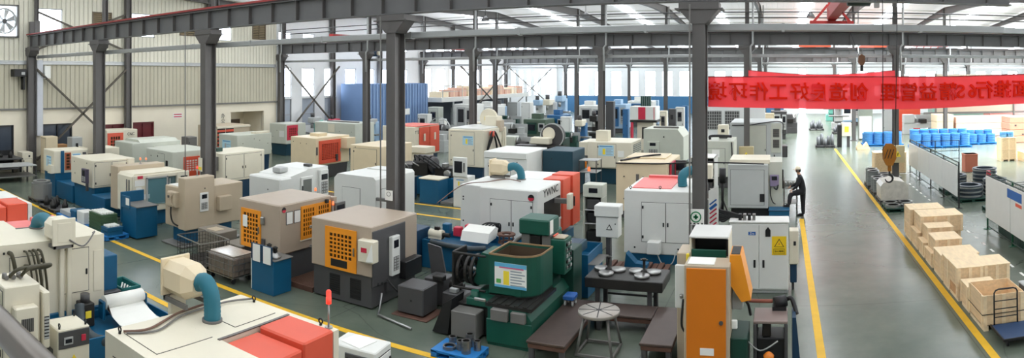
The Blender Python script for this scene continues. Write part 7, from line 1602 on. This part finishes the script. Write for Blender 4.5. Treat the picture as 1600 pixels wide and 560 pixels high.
q = MB(); q.prism([(hx0-.075, hz0+.005), (hx0-.11, hz0-.03), (hx0-.075, hz0-.035)], 'y', PY-.012, PY+.012); q.build('nose', SKIN, t)
for s in (-1, 1):
    q = MB(); q.lathe([(.0001, -.008), (.012, 0), (.0001, .008)], (hx0-.072, PY+.032*s, hz0+.01), 8); q.build('eye', BLACK, t)
    q = MB(); q.lathe([(.0001, -.028), (.014, -.01), (.016, .012), (.0001, .028)], (hx0+.01, PY+.093*s, hz0-.005), 8); q.build('ear', SKIN, t)
q = MB(); q.box(hx0-.083, hx0-.072, PY-.022, PY+.022, hz0-.062, hz0-.055); q.build('mouth', mat('lip', (170, 100, 90), .5), t)
q = MB(); q.lathe([(.075, 0), (.085, .03), (.072, .05)], (PX-.125, PY, 1.49), 16); q.build('collar', mat('collar_grey', (90, 92, 100), .8), t)
for x, y, z in ((PX-.05, PY+.11, 0), (PX-.56, PY-.335, .42)):
    q = MB(); q.box(x-.17, x+.09, y-.045, y+.045, z+.003, z+.03, 0, .008); q.box(x-.14, x+.085, y-.04, y+.04, z+.03, z+.08, 0, .025); q.build('shoe', BLACK, t)
t = thing('parts_trolley', 'wheeled steel tray of bright turned parts in front of the person', 'trolley', (.35, 24.2, 0))
part(t, 'tray', LGREY, (.1, .62, 23.6, 24.4, .95, 1.0)); part(t, 'lower_shelf', LGREY, (.1, .62, 23.6, 24.4, .4, .44)); 
for x in (.12, .6):
    for y in (23.62, 24.38): part(t, 'leg', MGREY, (x-.02, x+.02, y-.02, y+.02, .1, 1.25)); q = MB(); q.cyl((x-.015, y, .05), (x+.015, y, .05), .05, 10); q.box(x-.02, x+.02, y-.02, y+.02, .05, .12); q.build('castor', BLACK, t)
q = MB()
for z in (1.1, 1.25): q.box(.1, .62, 23.6, 23.62, z-.01, z+.01); q.box(.1, .12, 23.6, 24.4, z-.01, z+.01)
q.build('rail', MGREY, t)
for k in range(5): q = MB(); q.lathe([(.04, 0), (.05, .04), (.05, .16), (.03, .2), (.0001, .2)], (.17+.1*k, 23.75+.1*(k % 2), 1.0), 10); tag(q.build('turned_part', STEEL), 'bright turned steel part, %s along the parts tray by the person' % 'first second third fourth fifth'.split()[k], 'machine part', 'turned parts on the tray')
# ================================================================ far ribbed wall side and the distant hall
t = thing('workbench', 'black workbench crowded with dark parts under the dark window at the far left', 'bench', (-30.6, 11.0, 0)); part(t, 'bench_top', DGREY, (-31.8, -30.4, 8.6, 12.4, .85, .92)); part(t, 'bench_shelf', DGREY, (-31.7, -30.5, 8.7, 12.3, .35, .4))
for y in (8.7, 10.5, 12.3): part(t, 'leg', BLACK, (-31.7, -31.6, y-.04, y+.04, 0, .85), (-30.55, -30.45, y-.04, y+.04, 0, .85))
part(t, 'bench_back', BLACK, (-31.8, -31.74, 8.6, 12.4, .4, 1.2))
for k in range(8): q = MB(); y = 8.9+.42*k; h = .2+.12*(k % 3); q.lathe([(.1, 0), (.12, h*.5), (.06, h), (.0001, h)], (-31.1+.3*(k % 2), y, .92), 10); tag(q.build('machine_part', DARKMETAL), 'dark part on the black workbench by the dark window, number %s along' % 'one two three four five six seven eight'.split()[k], 'machine part', 'parts on the far left workbench')
t = thing('rack', 'low steel rack with a grey top on the floor before the far left workbench', 'rack', (-29.2, 10.6, 0)); part(t, 'rack_top', LGREY, (-29.8, -28.6, 9.4, 12.4, .75, .8)); part(t, 'rack_shelf', MGREY, (-29.8, -28.6, 9.4, 12.4, .25, .3))
for x in (-29.75, -28.65):
    for y in (9.45, 12.35): part(t, 'leg', DGREY, (x-.04, x+.04, y-.04, y+.04, 0, .75))
B = B_(-31.5, -30.8, 12.5, 13.1, 0, 1.15); t = machine('cabinet', 'low cream cabinet with a black knob by the ribbed wall', 'cabinet', B); part(t, 'cabinet_body', CREAM, B); plug(t, B, 'R', .4, .95, .05); door_panel(t, B, 'R', .06, .54, .1, .8, CREAM, 1)
B = B_(-31.15, -30.5, 13.7, 14.4, 0, 1.95); t = machine('cabinet', 'tall beige cabinet standing against the column at the ribbed wall', 'cabinet', B); part(t, 'cabinet_body', CREAM2, B); door_panel(t, B, 'F', .05, .65, .15, 1.85, CREAM2, 1, hinges=False); 
t = thing('carton', 'brown carton on a shelf before the double door at the ribbed wall', 'carton', (-31.2, 14.8, 0)); part(t, 'carton_body', mat('carton_brown', (178, 132, 88), .8), (-31.5, -30.9, 14.5, 15.2, .9, 1.45)); part(t, 'shelf', DGREY, (-31.6, -30.8, 14.45, 15.9, .85, .9)); part(t, 'white_carton', PAPER, (-31.4, -31.0, 15.35, 15.75, .9, 1.4)); part(t, 'leg', DGREY, (-31.6, -31.5, 14.45, 14.55, 0, .85), (-30.9, -30.8, 15.8, 15.9, 0, .85), (-30.9, -30.8, 14.45, 14.55, 0, .85))
t = thing('wall_sign', 'small white sign with two red lines on the cream ribbed wall', 'sign', (WX+.02, 23.2, 2.5)); q = MB(); q.box(WX, WX+.02, 22.9, 23.6, 2.55, 2.85); q.build('plate', PAPER, t); 
for z in (2.6, 2.74): q = MB(); q.box(WX+.02, WX+.025, 22.95, 23.55, z, z+.06); q.build('red_line', CRIMSON, t)
t = thing('wall_lettering', 'handwritten dark characters on the cream wall beside the recess', 'lettering', (WX+.01, 26.8, 2.2)); text('lettering', '办\n公', DGREY, .34, t, (WX+.012, 26.9, 2.35), FACEROT['R'])
t = thing('camera_bracket', 'black bracket with a small box on the ribbed wall column', 'bracket', (-31.6, 12.8, 4.6)); part(t, 'arm', BLACK, (-31.95, -31.4, 12.3, 13.0, 5.1, 5.5)); part(t, 'label_plate', LGREY, (-31.4, -31.38, 12.7, 12.9, 5.2, 5.35)); part(t, 'stay', BLACK, (-31.95, -31.6, 12.88, 13.0, 4.4, 5.1))
t = thing('junction_box', 'white box high on the ribbed wall beside the trunking', 'box', (-31.8, 14.3, 5.0)); part(t, 'box_body', PAPER, (-31.95, -31.6, 14.15, 14.5, 5.0, 5.7)); part(t, 'gland', DGREY, (-31.85, -31.75, 14.28, 14.36, 4.92, 5.0))

# blue corrugated container, storage deck
t = thing('container_room', 'blue corrugated steel room against the ribbed wall, behind the tall column', 'room', (-30, 43, 0)); BC = cladding_mat('blue_corrugated_sheet', (112, 142, 184), 1, .5)
part(t, 'corrugated_shell', BC, (-31.6, -28.9, 38.5, 47.0, 0, 4.55))
q = MB(); y = 38.6
while y < 47: q.box(-28.9, -28.84, y, y+.16, .05, 4.5); y += .42
q.build('ribs', mat('blue_rib', (128, 156, 194), .5), t); part(t, 'white_plate', PAPER, (-28.83, -28.8, 43.3, 44.0, 2.0, 2.5), (-28.83, -28.8, 42.8, 43.0, 2.1, 2.5))
t = thing('storage_deck', 'raised storage deck with a white edge beam and railing along the ribbed wall', 'platform', (-30, 57, 0)); part(t, 'deck', mat('deck_white', (220, 220, 214), .6), (-31.6, -28.2, 48.2, 68, 2.85, 3.25))
for y in (50.4, 54.5, 58.8, 63, 67.5): part(t, 'post', LGREY, (-28.4, -28.25, y-.08, y+.08, 0, 2.85))
for y in (48.4, 52, 56, 60, 64, 67.8): part(t, 'rail_post', LGREY, (-28.28, -28.22, y-.03, y+.03, 3.25, 4.3))
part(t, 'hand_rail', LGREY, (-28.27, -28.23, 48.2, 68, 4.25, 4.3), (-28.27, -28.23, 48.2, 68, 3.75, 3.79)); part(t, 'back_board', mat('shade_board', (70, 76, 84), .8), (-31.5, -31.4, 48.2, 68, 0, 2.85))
SALMON = mat('salmon_carton', (214, 172, 152), .8, var=.06)
for k in range(11):
    y = 48.9+1.7*k; h = .5+.45*((k*5) % 4)/3; t = thing('carton', '%s carton on the raised storage deck, number %s from the blue corrugated room' % ('salmon' if k % 3 else 'cream', 'one two three four five six seven eight nine ten eleven'.split()[k]), 'carton', (-29.3, y, 3.25), 'cartons on the storage deck'); part(t, 'carton_body', SALMON if k % 3 else CREAM2, (-30.0, -28.7, y, y+1.35, 3.25, 3.25+h), b=.02); part(t, 'tape_seam', WOOD2, (-28.7, -28.695, y+.6, y+.7, 3.25, 3.25+h))

def m_mill(x, y, c, label, s=1.0, c2=LGREY):
    t = thing('milling_machine', label, 'machine', (x, y, 0)); part(t, 'base', c, (x-.5*s, x+.5*s, y-.4*s, y+.5*s, 0, .5*s), b=.04); part(t, 'column', c, (x-.28*s, x+.28*s, y+.1*s, y+.55*s, .5*s, 1.9*s), b=.05); part(t, 'knee', c, (x-.3*s, x+.3*s, y-.45*s, y+.1*s, .6*s, .95*s)); part(t, 'table', STEEL, (x-.75*s, x+.75*s, y-.5*s, y-.1*s, .95*s, 1.06*s)); part(t, 'head', c2, (x-.25*s, x+.25*s, y-.55*s, y+.4*s, 1.7*s, 2.1*s), b=.05); q = MB(); q.cyl((x, y-.35*s, 1.35*s), (x, y-.35*s, 1.75*s), .1*s, 12); q.build('spindle', STEEL, t); q = MB(); q.cyl((x, y-.3*s, 2.1*s), (x, y-.3*s, 2.4*s), .14*s, 12); q.build('motor', DGREY, t); return t
def m_lathe(x, y, c, label, s=1.0, w_=2.6):
    t = thing('lathe', label, 'machine', (x, y, 0)); part(t, 'bed', c, (x-w_/2, x+w_/2, y-.35*s, y+.35*s, .45*s, .8*s)); part(t, 'pedestal', c, (x-w_/2, x-w_/2+.7*s, y-.4*s, y+.4*s, 0, .45*s), (x+w_/2-.5*s, x+w_/2, y-.35*s, y+.35*s, 0, .45*s)); part(t, 'headstock', c, (x-w_/2, x-w_/2+.8*s, y-.4*s, y+.4*s, .8*s, 1.45*s), b=.04); part(t, 'carriage', DARKMETAL, (x-.2, x+.35, y-.45*s, y+.4*s, .8*s, 1.1*s)); part(t, 'tailstock', c, (x+w_/2-.5*s, x+w_/2-.1*s, y-.25*s, y+.25*s, .8*s, 1.2*s)); q = MB(); q.cyl((x-w_/2+.8*s, y, 1.15*s), (x-w_/2+.95*s, y, 1.15*s), .26*s, 16); q.build('chuck', STEEL, t); part(t, 'splash_back', LGREY, (x-w_/2+.8*s, x+w_/2, y+.36*s, y+.4*s, .8*s, 1.4*s)); return t
def m_cab(x, y, w_, d, h, c, label, name='control_cabinet', scr=False):
    B = B_(x-w_/2, x+w_/2, y, y+d, 0, h); t = machine(name, label, 'cabinet', B); part(t, 'cabinet_body', c, (x-w_/2, x+w_/2, y, y+d, .05, h), b=.02); part(t, 'plinth', DGREY, (x-w_/2+.03, x+w_/2-.03, y+.03, y+d-.03, 0, .06)); door_panel(t, B, 'F', .06, w_-.06, .15, h-.12, c, 1)
    if scr: control_panel(t, B, 'F', w_*.25, w_*.75, h*.55, h*.85, 0.015, .05, DGREY, (.15, .85, .45, .9), None)
    return t
def m_center(x, y, w_, h, c, c2, label):
    B = B_(x-w_/2, x+w_/2, y, y+2, 0, h); t = machine('machining_centre', label, 'machine', B); part(t, 'enclosure', c, (x-w_/2, x+w_/2, y, y+2, .4, h), b=.04); part(t, 'base', DGREY, (x-w_/2+.1, x+w_/2-.1, y+.1, y+1.9, 0, .42)); o = fpart(t, 'sliding_door', c2, B, 'F', w_*.15, w_*.6, .6, h-.25, 0, .04); fpart(o, 'door_window', SCREEN, B, 'F', w_*.22, w_*.53, h*.5, h-.4, .04, .05); control_panel(t, B, 'F', w_*.7, w_*.95, .8, h-.3, 0, .15, LGREY, (.15, .85, .5, .9), (3, 3)); part(t, 'roof_box', c, (x-w_*.3, x+w_*.1, y+.8, y+1.6, h, h+.4)); return t
AQUA = mat('aqua_green_enamel', (110, 180, 164), .45, var=.06); PALEB = mat('pale_blue_enamel', (160, 190, 216), .45); BRIGHTB = mat('bright_blue_enamel', (46, 102, 150), .45, var=.06); OLIVE = mat('olive_enamel', (78, 96, 80), .5, var=.08)
# left bay behind the long low machine
def X(px, y): return y*math.tan((px-1220)/1000)          # where a sight line crosses the depth y
m_mill(-30.6, 34.4, AQUA, 'aqua green milling machine in front of the cross braced grey windows', 1.05); m_mill(-30.3, 36.2, RED, 'small red-headed drilling machine next to the aqua green one', .95, CRIMSON); m_lathe(-29.0, 37.6, DGREY, 'dark lathe between the red drill and the blue corrugated room', 1.0, 2.2); m_mill(-27.2, 36.6, PALEB, 'pale aqua drill in front of the blue corrugated room end', 1.0)
m_lathe(-26.4, 39.6, DARKMETAL, 'dark lathe with parts in front of the blue corrugated room', 1.0, 2.6); m_lathe(-23.0, 37.4, LGREY, 'long pale lathe before the blue corrugated room, behind the red sliding doors', 1.0, 3.0); m_cab(X(660, 42), 42, .9, .7, 2.2, WHITE, 'white cabinet at the end of the blue corrugated room', scr=True); m_cab(X(677, 45), 45, 1.0, .8, 2.6, GREYGREEN, 'tall beige cabinet with small windows below the storage deck', scr=True)
t = m_lathe(X(692, 40.5), 40.5, DARKMETAL, 'dark lathe with a big hoop guard below the storage deck', 1.1, 1.9); q = MB(); q.lathe([(.9, -.06), (.95, -.06), (.95, .06), (.9, .06), (.9, -.06)], (X(692, 40.5), 40.0, 1.2), 24, 0, 'y', False); q.build('hoop_guard', LGREY, t)
m_center(X(724, 45), 45, 1.7, 2.9, WHITE, LGREY, 'white machining centre standing before the storage deck post'); m_center(X(757, 52), 52, 2.3, 2.4, WHITE, PALEB, 'white enclosure beyond the thick column, under the storage deck'); m_cab(X(702, 51), 52, .9, .8, 2.2, LGREY, 'light grey cabinet below the storage deck beam', scr=True); m_cab(X(712, 44), 41.8, .5, .4, 1.9, PAPER, 'narrow white notice stand by the hoop guard lathe')
m_lathe(X(757, 44), 44, CREAM, 'cream lathe beyond the thick column, below the storage deck', 1.1, 2.4); m_lathe(X(815, 36), 36, GREYGREEN, 'pale frame lathe in front of the dark olive press', 1.0, 2.2); m_lathe(X(785, 48), 48, LGREY, 'light grey lathe at the foot of the far column pair', 1.1, 2.0)
m_cab(X(821, 55), 55, .9, .9, 2.7, WHITE, 'slim tall white cabinet above the round black wheel guard'); m_cab(X(800, 62), 62, 1.2, .9, 2.4, LGREY, 'light grey cabinet before the bright windows beyond the storage deck'); m_mill(X(783, 55), 55, PALEB, 'pale blue mill before the bright windows beside the storage deck', 1.2, WHITE); m_center(X(835, 46.5), 46.5, 1.9, 1.75, OLIVE, DGREEN, 'dark olive machining centre behind the round wheel guard')
m_mill(X(842, 58.5), 58.5, WHITE, 'white tall mill between the slim white cabinet and the cream one', 1.35, PALEB); m_mill(X(858, 57.5), 57.5, LGREY, 'grey tall mill with a cream head beyond the olive machining centre', 1.4, CREAM); m_center(X(867, 49), 49, 1.4, 1.95, BRIGHTB, BLUE, 'bright blue box machine beside the plain white panel cabinet'); m_mill(X(877, 62), 62, PALEB, 'pale blue framed mill in front of the blue dado', 1.5, PALEB)
m_cab(X(883, 44.5), 44.5, .75, .5, 2.15, WHITE, 'plain white upright panel cabinet next to the cream pillar mill'); m_mill(X(908, 41), 41, BRIGHTB, 'cream headed mill with a bright blue base, before the pipe column', 1.05, CREAM); m_lathe(X(889, 40), 40, DGREEN, 'dark green lathe in front of the white upright panel', 1.0, 1.3); m_mill(X(927, 44), 44.5, DARKMETAL, 'dark bulky mill beside the pipe column', 1.1, DARKMETAL)
m_center(X(920, 57), 57, 2.3, 2.4, WHITE, LGREY, 'white enclosure with a dark doorway in front of the blue dado'); m_cab(X(950, 52), 52.5, .7, .6, 3.0, DGREY, 'dark upright cabinet beside the pipe column'); m_center(X(964, 56), 56, 1.7, 2.6, PALEB, BRIGHTB, 'pale blue machining centre behind the maroon and white machine')
x, y = X(1004, 43), 43
t = thing('injection_machine', 'white machine with a maroon centre panel on dark legs, in the middle distance', 'machine', (x, y, 0)); part(t, 'housing', WHITE, (x-.9, x+.95, y, y+1.4, 2.1, 3.05), b=.04); fpart(t, 'maroon_panel', CRIMSON, B_(x-.9, x+.95, y, y+1.4, 0, 3), 'F', .6, 1.1, 2.15, 3.0, 0, .03); part(t, 'maroon_edge', CRIMSON, (x+.78, x+.83, y-.02, y, 2.15, 3.0)); part(t, 'table', DARKMETAL, (x-.9, x+1.0, y, y+1.4, 1.95, 2.1)); part(t, 'body', CREAM, (x-.45, x+.7, y+.3, y+1.3, 0, 1.95)); part(t, 'maroon_leg', CRIMSON, (x-.85, x-.7, y, y+.3, 0, 1.95)); part(t, 'opening', BLACK, (x-.1, x+.3, y+.26, y+.3, .8, 1.6))
for k in range(5): part(t, 'green_cylinder', DGREEN, (x-.25+.15*k, x-.14+.15*k, y+.5, y+.7, 3.05, 3.75))
m_cab(X(1036, 46), 46, .55, .5, 2.6, CREAM, 'cream cabinet with a dark screen next to the maroon paneled machine', scr=True); m_cab(X(1050, 49), 49, .6, .5, 2.6, DGREY, 'dark mesh door cabinet beyond the maroon paneled machine', scr=True); m_cab(X(1061, 51.5), 51.8, .7, .6, 2.6, WHITE, 'white cabinet with a dark display near the thick front column', scr=True); m_cab(X(1070, 54), 54, .5, .6, 2.6, BRIGHTB, 'blue narrow cabinet next to the thick front column'); m_cab(X(977, 50), 50, .45, .5, 2.5, BRIGHTB, 'narrow blue cabinet behind the maroon paneled machine')
t = thing('drive_rack', 'pale wall of square grids behind the cream mist box machine', 'rack', (-3.0, 41, 0)); part(t, 'wall_panel', PALEWALL, (-5.2, -1.0, 41, 41.2, 0, 3.2))
for k in range(2):
    q = MB(); x0 = -4.75+1.15*k
    for i in range(7): q.box(x0+.15*i, x0+.15*i+.03, 40.96, 41, 1.7, 2.9); q.box(x0, x0+.95, 40.96, 41, 1.7+.19*i, 1.73+.19*i)
    q.box(x0, x0+.95, 40.985, 41, 1.7, 2.9, 1); q.build('grid', [LGREY, DGREY], t)
m_cab(X(1200, 47), 47, .9, .7, 2.4, CREAM2, 'cream rack cabinet beside the far aisle under the banner'); m_center(X(1217, 52), 52, 1.3, 2.3, DGREY, LGREY, 'dark machine with a screen beside the far aisle'); m_lathe(X(1234, 56), 58, DGREY, 'dark low bench machine at the edge of the far aisle', 1.2, 1.4); m_mill(X(1310, 62), 62, LGREY, 'grey mill across the far aisle', 1.3, WHITE); m_center(X(1328, 66), 66, 2.2, 2.6, PALEB, WHITE, 'pale machining centre across the far aisle'); m_mill(X(1300, 74), 74, AQUA, 'aqua mill far up the aisle', 1.4); m_cab(X(1390, 58), 58, 1.2, .8, 2.4, LGREY, 'grey cabinet far behind the blue baskets'); m_lathe(X(1440, 56), 56, LGREY, 'low grey lathe behind the long block of blue baskets', 1.2, 3.4)
m_center(X(1000, 64), 64, 2.6, 2.6, WHITE, BRIGHTB, 'white and blue machining centre before the far windows'); m_cab(X(1025, 68), 66.5, 1.0, .8, 2.6, PALEB, 'pale blue cabinet before the far blue dado'); m_lathe(X(806, 44.5), 44, LGREY, 'grey lathe below the slim white cabinet', 1.1, 2.0); m_lathe(X(800, 53), 52.4, DGREEN, 'dark green lathe beyond the grey one, near the olive machining centre', 1.1, 2.0)
